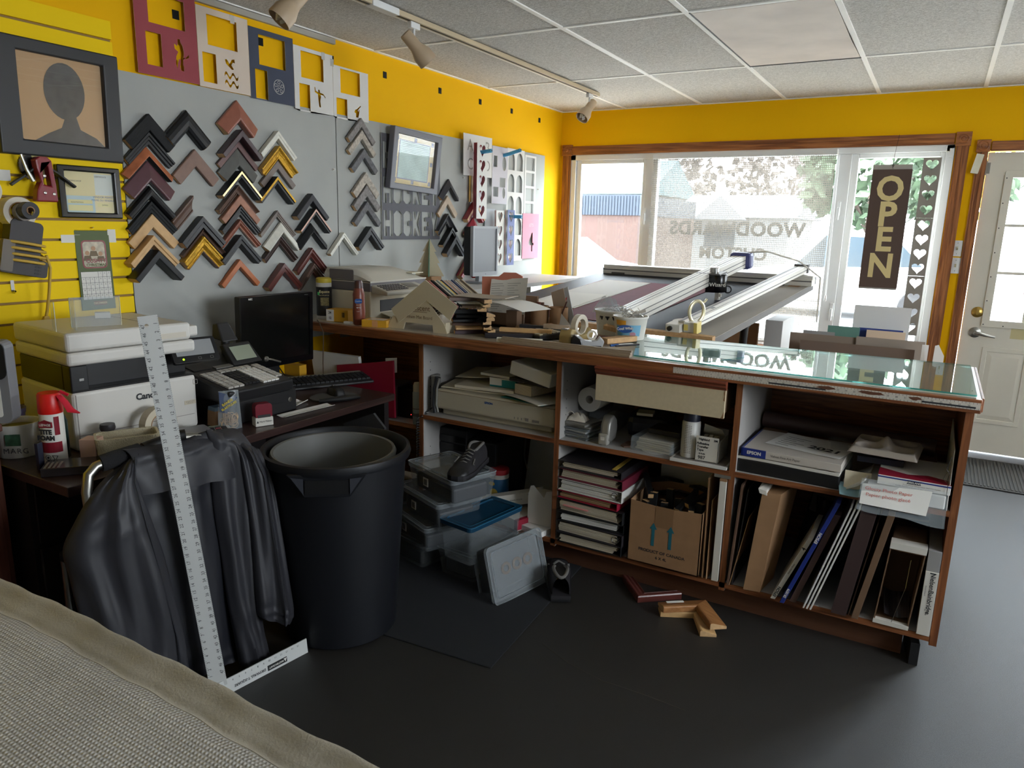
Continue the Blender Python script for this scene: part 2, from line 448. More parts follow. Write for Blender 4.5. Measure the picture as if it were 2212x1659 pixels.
# ---- daylight
w = bpy.data.worlds.new('daylight'); SC.world = w; w.use_nodes = True
bg = w.node_tree.nodes['Background']
bg.inputs['Color'].default_value = (0.86, 0.93, 1.0, 1); bg.inputs['Strength'].default_value = 12.5
def portal(name, loc, rot, sx, sy):
    l = bpy.data.lights.new(name, 'AREA'); l.shape = 'RECTANGLE'; l.size = sx; l.size_y = sy; l.cycles.is_portal = True
    o = bpy.data.objects.new(name, l); COL.objects.link(o); o.location = loc; o.rotation_euler = rot
portal('window_daylight', ((W0 + W1) / 2, FY + .14, (WZ0 + WZ1) / 2), (R(-90), 0, 0), W1 - W0, WZ1 - WZ0)
portal('door_daylight', ((gx0 + gx1) / 2, FY + .14, (gz0 + gz1) / 2), (R(-90), 0, 0), gx1 - gx0, gz1 - gz0)
portal('added_front_daylight', ((E0 + E1) / 2, FY + .14, (EZ0 + EZ1) / 2), (R(-90), 0, 0), E1 - E0, EZ1 - EZ0)  # portal at the unseen window added beside the door
portal('added_side_daylight', (RX + .14, (ry0 + ry1) / 2, (rz0 + rz1) / 2), (0, R(90), 0), rz1 - rz0, ry1 - ry0)  # portal at the unseen window added in the right wall
sun = bpy.data.lights.new('sun', 'SUN'); sun.energy = 9.0; sun.angle = R(.6); sun.color = (1.0, .95, .88)
so = bpy.data.objects.new('sun', sun); COL.objects.link(so); so.rotation_euler = V((.22, .25, -.94)).to_track_quat('-Z', 'Y').to_euler()
# ---- camera
cam = bpy.data.cameras.new('camera'); co = bpy.data.objects.new('camera', cam); COL.objects.link(co)
cam.sensor_fit = 'HORIZONTAL'; cam.sensor_width = 36.0; cam.lens = 1571.384 / 2212 * 36.0; cam.clip_start = 0.02; cam.clip_end = 200
co.matrix_world = CAMM
SC.camera = co
vs = SC.view_settings
SC.display_settings.display_device = 'sRGB'
vs.view_transform = 'Standard'; vs.look = 'None'; vs.gamma = 1.0; vs.use_curve_mapping = False
vs.exposure = 1.0
# ================================================================= ACROSS THE STREET
mat('asphalt', (122, 122, 122), 0.9, var=(6, 0.15))
mat('brick_out', (66, 49, 43), 0.9, var=(14, 0.12))
mat('dark_siding', (34, 43, 55), 0.7)
mat('green_roof', (52, 82, 88), 0.6)
mat('siding_white', (128, 132, 134), 0.7)
mat('pane_dark', (38, 52, 62), 0.2)
mat('leaf', (62, 78, 56), 0.9, var=(5, 0.4))
mat('leaf_bare', (84, 76, 72), 0.9, var=(7, 0.3))
mat('car_blue', (32, 56, 72), 0.3, coat=0.5)
mat('car_white', (190, 192, 195), 0.3, coat=0.5)
mat('tyre', (30, 30, 32), 0.8)
mat('amber', (220, 140, 40), 0.3)
mat('gable_roof', (100, 104, 110), 0.8)
o = struct('ground', MB().box(-40, FY + .3, -.2, 40, 60, -.12), 'asphalt'); 
o = struct('pavement', MB().box(-40, FY + .13, -.2, 40, FY + 3.0, -.02), mat('concrete', (165, 163, 158), 0.9, var=(4, 0.1)))
def gable(t, x0, x1, y0, y1, z0, ze, zr, wall, roof, axis='x'):
    obj('wall', MB().box(x0, y0, z0, x1, y1, ze), wall, t)
    c = MB()
    if axis == 'x':
        ym = (y0 + y1) / 2
        c.hexa([(x0 - .3, y0 - .4, ze), (x1 + .3, y0 - .4, ze), (x1 + .3, y1 + .4, ze), (x0 - .3, y1 + .4, ze)], [(x0 - .3, ym - .02, zr), (x1 + .3, ym - .02, zr), (x1 + .3, ym + .02, zr), (x0 - .3, ym + .02, zr)])
    else:
        xm = (x0 + x1) / 2
        c.hexa([(x0 - .4, y0 - .3, ze), (x1 + .4, y0 - .3, ze), (x1 + .4, y1 + .3, ze), (x0 - .4, y1 + .3, ze)], [(xm - .02, y0 - .3, zr), (xm + .02, y0 - .3, zr), (xm + .02, y1 + .3, zr), (xm - .02, y1 + .3, zr)])
    obj('roof', c, roof, t)
t = thing('brick_building', 'low brick building with a dark ribbed fascia across the street', 'building')
obj('wall', MB().box(-9, 22, -.12, -5.3, 28, 1.9), 'brick_out', t)
c = MB()
for i in range(38): c.box(-9.05 + i * .1, 21.94, 1.88, -9.0 + i * .1, 22, 2.47)
c.box(-9.05, 21.97, 1.88, -5.27, 28, 2.5); obj('fascia', c, 'dark_siding', t)
t = thing('house', 'white house with a green metal roof beyond the brick building', 'house')
gable(t, -13.5, -8.0, 30, 36, -.12, 2.9, 4.5, 'siding_white', 'green_roof')
obj('window', MB().box(-10.2, 29.95, 2.2, -9.2, 30, 2.8), 'pane_dark', t)
obj('window', MB().box(-8.9, 29.95, 2.2, -8.3, 30, 2.8), 'pane_dark', t)
t = thing('house', 'pale bungalow with a front gable seen through the window shade', 'house')
gable(t, -6.6, -2.2, 30, 36, -.12, 2.0, 3.0, 'siding_white', 'gable_roof')
c = MB().hexa([(-5.7, 29.2, 1.9), (-3.7, 29.2, 1.9), (-3.7, 31, 1.9), (-5.7, 31, 1.9)], [(-4.72, 29.2, 2.8), (-4.68, 29.2, 2.8), (-4.68, 31, 2.8), (-4.72, 31, 2.8)])
obj('gable', c, 'gable_roof', t)
obj('window', MB().box(-5.4, 29.95, .8, -4.2, 30, 1.7), 'pane_dark', t)
t = thing('brick_house', 'brick house seen through the panes of the door', 'house')
gable(t, 5.2, 10, 20, 26, -.12, 2.9, 4.2, 'brick_out', 'gable_roof')
c = MB()
for i in range(22): c.box(5.18, 19.985, .0 + i * .14, 10.02, 20, .03 + i * .14)
obj('mortar_courses', c, 'siding_white', t)
def car(name, label, x, y, rz, paint, tall=0.0):
    t = thing(name, label, 'car', (x, y, -.12), rz)
    prof = [(-2.15, .3), (-2.15, .72), (-2.0, .82), (-1.55, .88 + tall * .5), (-.95, 1.36 + tall), (.35, 1.40 + tall), (1.05, .95), (2.0, .82), (2.18, .62), (2.18, .3)]
    c = MB().at(M(((1, 0, 0, 0), (0, 0, -1, .85), (0, 1, 0, 0), (0, 0, 0, 1)))).prism(prof, 0, 1.7)
    obj('body', c, paint, t, bevel=.08, seg=3, smooth=True)
    c = MB().at(M(((1, 0, 0, 0), (0, 0, -1, .86), (0, 1, 0, 0), (0, 0, 0, 1)))).prism([(-1.35, .92 + tall * .5), (-.88, 1.28 + tall), (.3, 1.32 + tall), (.85, .95)], 0, 1.72)
    obj('side_window', c, 'pane_dark', t)
    for sx in (-1.35, 1.4):
        for sy in (-.8, .8):
            c = MB().at(M(((1, 0, 0, sx), (0, 0, 1, sy - .1), (0, -1, 0, .32), (0, 0, 0, 1)))).lathe([(.3, 0), (.32, .04), (.32, .16), (.3, .2)], 18)
            obj('wheel', c, 'tyre', t)
    for sy in (-.6, .6):
        obj('lamp', MB().cbox((2.17, sy, .66), (.06, .3, .14)), 'amber', t)
car('parked_car', 'blue saloon car parked outside the left window pane', -3.9, 13.6, 0, 'car_blue')
car('parked_van', 'white van parked outside the right window pane', 1.35, 16, R(180), 'car_white', .25)
def tree(label, x, y, h, r, leaf, n=60):
    t = thing('street_tree', label, 'tree', (x, y, -.12))
    c = MB().tube([(0, 0, 0), (.05, 0, h * .3), (-.05, .05, h * .6)], [.16, .12, .06], 8)
    for a in range(5): c.tube([(0, 0, h * .35), (math.cos(a * 1.3) * r * .5, math.sin(a * 1.3) * r * .5, h * .7)], [.07, .02], 6)
    obj('trunk', c, mat('bark', (90, 78, 70), 0.9), t)
    c = MB(); q = random.Random(int(x * 10) + 5)
    for k in range(n * 6):
        a = q.uniform(0, 2 * PI); b = q.uniform(-1, 1); s = q.uniform(.35, 1) ** .5
        p = V((math.cos(a) * math.sqrt(1 - b * b) * r * s, math.sin(a) * math.sqrt(1 - b * b) * r * s, h * .68 + b * h * .32 * s))
        u = V((q.uniform(-1, 1), q.uniform(-1, 1), q.uniform(-1, 1))).normalized(); w_ = u.orthogonal().normalized(); z = q.uniform(.15, .32)
        c.poly([p - u * z, p + w_ * z * .6, p + u * z, p - w_ * z * .6])
    obj('crown', c, leaf, t, fix=False)
tree('leafy tree across the street behind the white van', 1.2, 22, 4.6, 2.0, 'leaf', 120)
tree('leafy tree to the right of the one behind the van', 3.0, 27, 5.0, 1.9, 'leaf', 100)
tree('bare brown tree rising behind the green roof', -10.5, 40, 6.2, 3.0, 'leaf_bare', 100)
tree('bare brown tree rising behind the pale bungalow', -4.6, 42, 6.5, 3.4, 'leaf_bare', 120)
# ================================================================= LEFT WALL: SLATWALL, SAMPLE BOARDS, MATS
mat('board_cloth', (172, 174, 170), 0.85, var=(5, 0.04), bump=(500, 0.08))
c = MB(); pitch = .0765; zt = 2.226
y0, y1 = -2.0, 1.868
c.box(.001, y0, .1, .006, y1, zt, 0)
k = 0; z = zt
while z > .15:
    c.m(0).box(.006, y0, z - pitch + .010, .018, y1, z); z -= pitch
sl = struct('trim_11', c, ['yellow_slat'], label='yellow slatwall panel with horizontal grooves')
sl.data.materials.append(MATS['slat_groove'])
for p in sl.data.polygons:
    if p.center.x < .0075: p.material_index = 1
# cloth-covered sample boards
def cloth_board(ya, yb, z0, z1, seed, wr):
    q = random.Random(seed)
    folds = [(q.uniform(ya, yb), q.uniform(z0, z0 + .23), q.uniform(.014, .034), q.uniform(-.9, .9), q.uniform(.1, .28), q.uniform(.006, .014)) for _ in range(wr)]
    def fn(u, v):
        y = ya + (yb - ya) * u; z = z0 + (z1 - z0) * v; x = .014
        for fy, fz, fw, sl_, ln, am in folds:
            d = (y - fy); e = (z - fz - d * sl_); x += am * math.exp(-(e / fw) ** 2 - (d / ln) ** 2)
        low = max(0.0, 1 - (z - z0) / .42)
        x += low * .004 * (1 + math.sin(y * 17 + math.sin(z * 11) * 2.0 + z * 9))
        return (x, y, z)
    c = MB().grid(110, 70, fn)
    c.box(.003, ya, z0, .009, yb, z1)
    return c
for nm, a in (('grey cloth-covered sample board nearest the slatwall', (1.874, 3.108, .86, 2.053, 3, 26)), ('grey cloth-covered sample board next to the shop window', (3.114, 5.56, .83, 2.053, 8, 30))):
    solo('wall_mounted_board', cloth_board(*a), 'board_cloth', nm, 'display board', 'cloth sample boards', smooth=60)
c = MB()
pins = [(3.08, 1.76), (2.6, 1.93), (2.95, 2.0), (2.72, 1.90), (2.98, 1.83), (4.35, 1.80), (5.45, 1.78), (3.02, 1.20), (2.3, 1.05)]
for y, z in pins[:1] + pins[5:7]:
    solo('push_pin', MB().at(frameX(.014, y, z)).lathe([(.006, 0), (.006, .004), (.003, .006), (.003, .011), (.006, .013), (0, .016)], 10), mat('pin_white', (225, 222, 215), 0.4), 'white push pin in the cloth board' + {3.08: ' at the seam between the boards', 4.35: ' left of the lettered mat', 5.45: ' at the board edge by the window'}[y], 'pin')
# ---------- mitred corner samples
S_ = {
 'flat': [(0, 0), (0, .9), (.06, 1), (.94, 1), (1, .9), (1, 0)],
 'scoop': [(0, 0), (0, .95), (.05, 1), (.16, 1), (.3, .7), (.5, .5), (.72, .42), (.85, .44), (.88, .6), (1, .6), (1, 0)],
 'round': [(0, 0), (0, .5), (.08, .75), (.25, .95), (.5, 1), (.75, .95), (.92, .75), (1, .5), (1, 0)],
 'rev': [(0, 0), (0, .42), (.06, .48), (.84, 1), (.95, .98), (1, .85), (1, 0)],
 'step': [(0, 0), (0, .95), (.04, 1), (.3, 1), (.34, .8), (.62, .8), (.66, .6), (1, .6), (1, 0)],
 'ogee': [(0, 0), (0, .8), (.06, 1), (.18, 1), (.25, .86), (.34, .82), (.5, .9), (.62, .7), (.74, .52), (.86, .5), (.9, .62), (1, .58), (1, 0)],
 'lip': [(0, 0), (0, 1), (.5, 1), (.52, .9), (1, .9), (1, 0)],
 'ribbed': [(0, 0), (0, .9)] + [(i / 12.0 + d / 24.0, 1.0 - .07 * d) for i in range(12) for d in (0, 1)] + [(1, .9), (1, 0)],
}
mat('raw_wood', (196, 158, 112), 0.7, var=(60, 0.15))
FIN = dict(
 black=((30, 31, 33), .38), blacktex=((38, 39, 40), .7), blackgl=((22, 22, 24), .34), charcoal=((58, 58, 62), .55), grey=((92, 92, 88), .6),
 copper=((176, 104, 70), .3), copperbr=((150, 92, 74), .38), burg=((92, 58, 64), .35), darkburg=((58, 34, 40), .35), mauve=((112, 82, 80), .5),
 maple=((204, 164, 112), .5), walnut=((128, 98, 84), .5), umber=((96, 72, 60), .45), gold=((206, 160, 52), .3), palegold=((226, 198, 142), .32),
 rust=((160, 108, 82), .5), redbr=((140, 84, 66), .4), orange=((178, 98, 48), .42), white=((222, 220, 208), .45), taupe=((118, 106, 98), .5),
 mahog=((98, 50, 44), .3), rose=((206, 160, 140), .4), stone=((132, 128, 126), .8), stonebeige=((176, 168, 156), .8), stonedk=((104, 104, 106), .8), palewood=((176, 156, 134), .6), red=((148, 48, 58), .3), dkbrown=((60, 44, 40), .35))
for k_, (c_, r_) in FIN.items():
    mat('moulding_' + k_, c_, r_, var=(70, .35) if k_.startswith('stone') else ((25, .3) if k_ in ('gold', 'rust', 'copper') else ((30, .12) if k_ not in ('black', 'blackgl') else None)), metal=.55 if k_ in ('gold', 'palegold') else 0, bump=(160, .5) if k_ == 'gold' else None, spec=.28 if k_.startswith(('black', 'char')) else .5)
def chev_bm(L, w, h, prof, arms='LR', Lr=None):
    c = MB(); P = [(u * w, t * h) for u, t in S_[prof]]; s = math.sqrt(.5)
    for side in arms:
        g = 1 if side == 'R' else -1; LL = (Lr or L) if side == 'R' else L
        A = [c.v((t, 0, -u / s)) for u, t in P]
        E = [c.v((t, g * (LL * s - u * s), -LL * s - u * s)) for u, t in P]
        n = len(P)
        c.m(0)
        for i in range(n):
            j = (i + 1) % n; c.f([A[i], A[j], E[j], E[i]])
        c.m(1); c.f(E)
        if len(arms) == 1: c.f(A)
    return c
# finish, lip finish, profile, (y,z) of the apex, width, depth, label
SAM = [
 ('blacktex', 0, 'ribbed', 1.985, 1.899, .046, .022, 'wide ribbed black corner sample, topmost of the column beside the slatwall'),
 ('black', 0, 'step', 1.978, 1.827, .036, .020, 'plain black corner sample tucked under the ribbed black one'),
 ('copper', 'black', 'rev', 1.971, 1.769, .030, .030, 'bright copper-brown corner sample above the wide burgundy one'),
 ('burg', 0, 'rev', 1.972, 1.712, .058, .028, 'wide burgundy corner sample in the column beside the slatwall'),
 ('blackgl', 0, 'round', 1.969, 1.610, .036, .030, 'glossy black corner sample just below the wide burgundy one'),
 ('blacktex', 0, 'step', 1.966, 1.548, .034, .018, 'matt black stepped corner sample above the pale maple one'),
 ('maple', 0, 'flat', 1.965, 1.496, .040, .018, 'flat pale maple corner sample with no depth to its sides'),
 ('maple', 0, 'lip', 1.964, 1.407, .028, .048, 'deep pale maple corner sample above the deepest black one'),
 ('black', 0, 'flat', 1.982, 1.345, .026, .060, 'deepest black corner sample, lowest of the column beside the slatwall'),
 ('black', 0, 'round', 2.172, 1.940, .062, .030, 'wide rounded black corner sample with fine ridges, above the walnut one'),
 ('walnut', 0, 'flat', 2.194, 1.779, .052, .015, 'wide flat walnut corner sample alone in its column'),
 ('umber', 'rose', 'scoop', 2.171, 1.581, .050, .026, 'single slanted length of scooped brown moulding'),
 ('blackgl', 0, 'lip', 2.214, 1.492, .036, .040, 'thick black corner sample right above the ornate gold one'),
 ('umber', 0, 'scoop', 2.216, 1.438, .018, .026, 'thin brown corner sample squeezed between thick black and ornate gold'),
 ('gold', 'umber', 'ogee', 2.213, 1.405, .052, .036, 'ornate antique gold corner sample'),
 ('copperbr', 0, 'rev', 2.450, 2.022, .064, .034, 'wide copper-brown corner sample, highest on the board'),
 ('darkburg', 0, 'flat', 2.457, 1.893, .024, .046, 'deep dark burgundy corner sample under the highest one'),
 ('mauve', 0, 'flat', 2.425, 1.846, .026, .012, 'thin mauve corner sample under the deep dark burgundy one'),
 ('grey', 0, 'rev', 2.431, 1.806, .056, .024, 'wide dark grey corner sample above the one with a pale gold face'),
 ('black', 'palegold', 'lip', 2.441, 1.706, .022, .046, 'deep black corner sample with a pale gold face'),
 ('umber', 0, 'scoop', 2.420, 1.640, .028, .030, 'scooped dark brown corner sample above the rust burl one'),
 ('rust', 0, 'flat', 2.425, 1.596, .032, .022, 'rust-coloured burl corner sample'),
 ('black', 0, 'step', 2.426, 1.546, .030, .024, 'black stepped corner sample directly below the rust burl one'),
 ('redbr', 'rose', 'ogee', 2.421, 1.483, .026, .026, 'slim red-brown corner sample with a pale inner edge'),
 ('black', 0, 'lip', 2.420, 1.410, .030, .044, 'deep black corner sample above the small orange wood one'),
 ('orange', 0, 'flat', 2.404, 1.295, .026, .024, 'small orange wood corner sample near the big monitor'),
 ('white', 0, 'lip', 2.677, 1.913, .026, .030, 'white corner sample above the scooped gold one'),
 ('gold', 0, 'scoop', 2.682, 1.843, .044, .034, 'scooped bright gold corner sample below the white one'),
 ('taupe', 0, 'flat', 2.664, 1.772, .030, .016, 'taupe flat corner sample between the two gold ones'),
 ('black', 'gold', 'lip', 2.660, 1.695, .024, .046, 'deep black corner sample with a bright gold face'),
 ('taupe', 0, 'step', 2.650, 1.530, .022, .018, 'narrow taupe corner sample behind the large white one'),
 ('white', 0, 'rev', 2.684, 1.472, .036, .032, 'large white corner sample with antique finish, above the ornate black one'),
 ('dkbrown', 0, 'ogee', 2.664, 1.409, .034, .026, 'ornate dark brown corner sample under the large white one'),
 ('mahog', 0, 'lip', 2.682, 1.268, .032, .040, 'dark mahogany corner sample, lowest of the column right of the orange one'),
 ('charcoal', 0, 'flat', 2.893, 1.623, .028, .040, 'charcoal black corner sample, top of the short column by the seam'),
 ('black', 'rose', 'lip', 2.914, 1.547, .022, .044, 'black corner sample with a rose-gold front edge'),
 ('black', 0, 'rev', 2.892, 1.471, .034, .034, 'black corner sample third down in the short column by the seam'),
 ('mahog', 0, 'ogee', 2.880, 1.343, .036, .034, 'shiny mahogany corner sample with ogee steps, near the fax machine'),
 ('umber', 'mahog', 'ogee', 2.890, 1.262, .036, .030, 'brown stepped corner sample, lowest in the short column by the seam'),
 ('white', 0, 'lip', 3.125, 1.424, .020, .030, 'slim white corner sample over the seam, above the fax machine'),
 ('stone', 0, 'flat', 3.286, 2.052, .034, .022, 'speckled grey corner sample, top of the textured column'),
 ('stonebeige', 0, 'flat', 3.289, 1.988, .034, .022, 'speckled beige corner sample second in the textured column'),
 ('stonedk', 0, 'flat', 3.307, 1.891, .036, .022, 'dark speckled corner sample third in the textured column'),
 ('stonebeige', 0, 'flat', 3.317, 1.762, .044, .022, 'wide pale speckled corner sample in the middle of the textured column'),
 ('stone', 0, 'flat', 3.322, 1.690, .044, .022, 'taupe speckled corner sample below the wide pale one'),
 ('stonedk', 0, 'flat', 3.325, 1.601, .036, .024, 'dark grey speckled corner sample, lowest of the textured column'),
 ('blackgl', 0, 'lip', 3.353, 1.459, .034, .044, 'deep shiny black corner sample left of the cut-paper tree'),
 ('charcoal', 0, 'rev', 4.162, 1.778, .036, .030, 'charcoal corner sample, top of the column right of the HOCKEY mat'),
 ('palewood', 0, 'flat', 4.128, 1.670, .040, .018, 'pale weathered wood corner sample right of the HOCKEY mat'),
 ('charcoal', 0, 'scoop', 4.136, 1.552, .044, .034, 'scooped charcoal corner sample under the pale weathered one'),
 ('black', 0, 'lip', 4.187, 1.462, .026, .040, 'black corner sample, upper of the lowest two right of the HOCKEY mat'),
 ('charcoal', 0, 'lip', 4.232, 1.406, .036, .044, 'charcoal corner sample, lowest right of the HOCKEY mat'),
 ('red', 'maple', 'lip', 4.483, 1.640, .034, .044, 'red corner sample with maple edge behind the heart strip'),
 ('red', 'rose', 'rev', 4.469, 1.535, .044, .034, 'glossy red corner sample upper left of the small monitor'),
 ('charcoal', 'rose', 'rev', 4.455, 1.440, .040, .034, 'charcoal corner sample with pale face left of the small monitor'),
 ('red', 'maple', 'round', 4.412, 1.250, .044, .044, 'thick rounded red corner sample low beside the small monitor'),
]
for i, (fin, lip, prof, y, z, wd, dp, lab) in enumerate(SAM):
    for j, q in enumerate(SAM):
        if j != i and abs(q[3] - y) < .05 and q[4] < z: wd = min(wd, (z - q[4]) * .7071 - .0015)
    f = (dp - .025) / 2.915
    P = V((.025, y, z)); P = P + (V((2.94, 0, 1.485)) - P) * f
    arms = 'L' if 'single slanted' in lab else 'LR'
    L = .165 + ((i * 37) % 7 - 3) * .0012
    bm = chev_bm(L, wd, dp, prof, arms)
    ml = ['moulding_' + fin, 'raw_wood']
    if lip:
        ml.append('moulding_' + lip); bm.bm.faces.ensure_lookup_table()
        n = len(S_[prof]); per = n + 1 + (1 if len(arms) == 1 else 0); seg = {'lip': (1,), 'rev': (4, 5), 'scoop': (9,), 'ogee': (10, 11), 'round': (1,)}[prof]
        for a in range(len(arms)):
            for s_ in seg: bm.bm.faces[a * per + s_].material_index = 2
    solo('corner_sample', bm, ml, lab, 'frame sample', 'mitred moulding corner samples on the boards', loc=(.021, P.y, P.z), bevel=.0012, seg=1)
# ---------- die-cut mats pinned over the boards
mat('mat_red', (156, 70, 78), 0.8, bump=(400, .05)); mat('mat_cream', (216, 200, 184), 0.8); mat('mat_navy', (66, 72, 90), 0.8); mat('mat_white', (218, 216, 212), 0.8, spec=.15)
mat('bevel_white', (235, 232, 222), 0.8); mat('paper_white', (226, 224, 218), 0.8); mat('clear_tape', (225, 225, 220), 0.2, alpha=.45)
def figure_hockey(cx, cy, s):
    p = [(-.32, .62), (-.22, .55), (-.12, .68), (-.1, 1), (.12, 1), (.14, .82), (.34, .6), (.42, .2), (.36, -.08), (.62, -.12), (.9, 0), (.86, .16), (.7, .02), (.32, -.22), (.28, -.55), (.34, -.62), (.34, -.95), (.06, -.92), (-.02, -.7), (.08, -.3), (-.06, -.22), (-.18, -.5), (-.28, -.85), (-.4, -.55), (-.32, -.1), (-.12, .2), (-.42, .35), (-.46, .66)]
    return [(cx + a * s * .8, cy + b * s) for a, b in p]
def wave(cx, cy, w, h):
    top = [(cx - w + 2 * w * i / 12, cy + math.sin(i * PI / 3) * h * .6 + h * .35) for i in range(13)]
    return top + [(x, y - h * .7) for x, y in reversed(top)]
def swimmer(cx, cy, s): return [(cx + a * s, cy + b * s) for a, b in [(-.9, .55), (-.6, .7), (-.35, .45), (-.1, .1), (.35, .75), (.9, .9), (.9, .35), (.5, .35), (.25, -.05), (.7, -.6), (.3, -.7), (-.2, -.35), (-.75, 0)]]
def ballplayer(cx, cy, s): return [(cx + a * s, cy + b * s) for a, b in [(-.12, .5), (-.5, .62), (-.55, .95), (-.68, .95), (-.62, .45), (-.2, .3), (-.15, -.2), (-.05, -.95), (.2, -.95), (.14, -.3), (.26, .1), (.2, .3), (.6, .28), (.85, .05), (.92, .14), (.6, .44), (.1, .5), (.1, .72), (-.05, .8), (-.16, .7)]]
def batter(cx, cy, s): return [(cx + a * s, cy + b * s) for a, b in [(-.75, .1), (-.6, -.05), (-.45, .25), (-.1, .35), (.8, 1), (.9, .88), (.15, .2), (.3, .0), (.35, .3), (.55, .3), (.5, -.2), (.25, -.9), (-.3, -.9), (-.3, -.3), (-.6, -.2)]]
def die_mat(label, m, ya, yb, z0, z1, holes, x=.022):
    c = MB().at(frameX(x, 0, 0)).plate(rect(ya, z0, yb, z1), holes, 0, .0016, side=1)
    return solo('die_cut_mat', c, [m, 'bevel_white'], label, 'picture mat', 'die-cut mats above the sample boards', fix=True)
zt_, zb_ = 2.40, 2.058
die_mat('dark red mat with a cut-out hockey figure, first in the row', 'mat_red', 1.968, 2.256, zb_, zt_, [rect(2.03, 2.262, 2.20, 2.377), rect(2.012, 2.097, 2.082, 2.226), figure_hockey(2.165, 2.16, .065)])
die_mat('cream mat with a cut-out swimmer and waves', 'mat_cream', 2.258, 2.535, zb_ - .004, zt_ - .014, [rect(2.311, 2.234, 2.472, 2.360), rect(2.279, 2.076, 2.35, 2.20), swimmer(2.425, 2.172, .03), wave(2.43, 2.123, .038, .018), wave(2.43, 2.088, .038, .018)])
ball = [circ(2.709, 2.124, .0335, 20)]
nv = die_mat('navy blue mat with an outlined soccer ball', 'mat_navy', 2.537, 2.812, zb_ - .012, 2.364, [rect(2.596, 2.205, 2.760, 2.340), rect(2.568, 2.050, 2.642, 2.183)])
c = MB().at(frameX(.0237, 2.712, 2.122)); c.plate(circ(0, 0, .034, 24), [circ(0, 0, .0325, 24)], 0, .0004)
for k in range(6):
    a0 = R(90 + 72 * k); ox, oy = (0, 0) if k == 5 else (.021 * math.cos(a0), .021 * math.sin(a0))
    c.plate([(ox + .009 * math.cos(R(90 + 72 * i)), oy + .009 * math.sin(R(90 + 72 * i))) for i in range(5)], [[(ox + .0076 * math.cos(R(90 + 72 * i)), oy + .0076 * math.sin(R(90 + 72 * i))) for i in range(5)]], 0, .0004)
obj('ball_outline', c, 'bevel_white', nv)
die_mat('white mat with a cut-out ball player, fourth in the row', 'mat_white', 2.814, 3.088, zb_ - .02, 2.34, [rect(2.862, 2.195, 3.02, 2.322), rect(2.846, 2.03, 2.92, 2.165), ballplayer(2.985, 2.115, .05)])
die_mat('white mat with a cut-out batter, last in the row', 'mat_white', 3.09, 3.37, zb_ - .02, 2.298, [rect(3.146, 2.165, 3.302, 2.288), rect(3.112, 2.03, 3.196, 2.136), batter(3.275, 2.085, .035)])
c = MB().box(.0, 1.968, 2.402, .02, 3.12, 2.428); solo('mat_rail', c, mat('rail_grey', (168, 164, 154), 0.6), 'narrow grey rail along the tops of the die-cut mats', 'rail')
for i, (y, z) in enumerate([(2.175, 2.325), (2.628, 2.314), (3.106, 2.328), (3.544, 2.326), (4.094, 2.327), (4.579, 2.331), (5.021, 2.330), (5.469, 2.321)]):
    lab = ['showing through the dark red mat', 'showing through the navy mat', 'at the corner of the last white mat', 'first to the right of the mats', 'second to the right of the mats', 'third to the right of the mats', 'fourth to the right of the mats', 'nearest the window corner'][i]
    solo('mounting_square', MB().box(0, y - .016, z - .018, .003, y + .016, z + .018), mat('velcro', (24, 26, 24), 0.9, bump=(800, .4)), 'black hook-and-loop square on the yellow wall ' + lab, 'fastener square', 'adhesive squares along the top of the wall', bevel=.001)
for i, (y, z) in enumerate([(2.45, 2.368), (3.02, 2.325), (3.085, 2.305)]):
    solo('tape_strip', MB().box(.0238, y - .012, z - .018, .0242, y + .012, z + .018), 'clear_tape', ['strip of clear tape at the top of the cream mat', 'strip of clear tape at the top of the fourth mat', 'strip of clear tape joining the two white mats'][i], 'tape')
# ---------- framed picture over the counter end, and the HOCKEY mat
mat('hockey_grey', (92, 92, 98), 0.75)
holes = []
HL = 'HOCKEY'
def letter(ch, x0, x1, z0, z1):
    w = x1 - x0; h = z1 - z0; s = .34
    P = {'H': [(0, 0), (s, 0), (s, .38), (1 - s, .38), (1 - s, 0), (1, 0), (1, 1), (1 - s, 1), (1 - s, .62), (s, .62), (s, 1), (0, 1)],
         'O': [(.3, 0), (.7, 0), (1, .14), (1, .86), (.7, 1), (.3, 1), (0, .86), (0, .14)],
         'C': [(.3, 0), (.75, 0), (1, .12), (1, .4), (.62, .42), (.62, .62), (1, .62), (1, .88), (.75, 1), (.3, 1), (0, .86), (0, .14)],
         'K': [(0, 0), (s, 0), (s, .32), (.62, 0), (1, 0), (.66, .52), (1, 1), (.62, 1), (s, .66), (s, 1), (0, 1)],
         'E': [(0, 0), (1, 0), (1, .22), (.45, .22), (.45, .4), (.85, .4), (.85, .6), (.45, .6), (.45, .78), (1, .78), (1, 1), (0, 1)],
         'Y': [(.32, 0), (.68, 0), (.68, .42), (1, 1), (.68, 1), (.5, .66), (.32, 1), (0, 1), (.32, .42)]}[ch]
    return [(x0 + a * w, z0 + b * h) for a, b in P]
for z0, z1 in ((1.404, 1.556), (1.60, 1.75), (1.80, 1.95)):
    for i, ch in enumerate(HL): holes.append(letter(ch, 3.489 + i * .0945, 3.489 + i * .0945 + .083, z0, z1))
c = MB().at(frameX(.022, 0, 0)).plate(rect(3.474, 1.382, 4.064, 1.998), holes, 0, .003, side=1)
solo('lettered_mat', c, ['hockey_grey', 'bevel_white'], 'charcoal mat with the word HOCKEY cut out, behind the hanging frame', 'picture mat')
mat('frame_grey', (104, 104, 112), 0.35); mat('print_buff', (222, 202, 150), 0.7, var=(6, .06)); mat('teal_reflection', (160, 186, 180), 0.7, var=(9, .2)); mat('print_slate', (120, 122, 140), 0.7)
glassmat('picture_glass', (255, 255, 255), 0.0, 1.2)
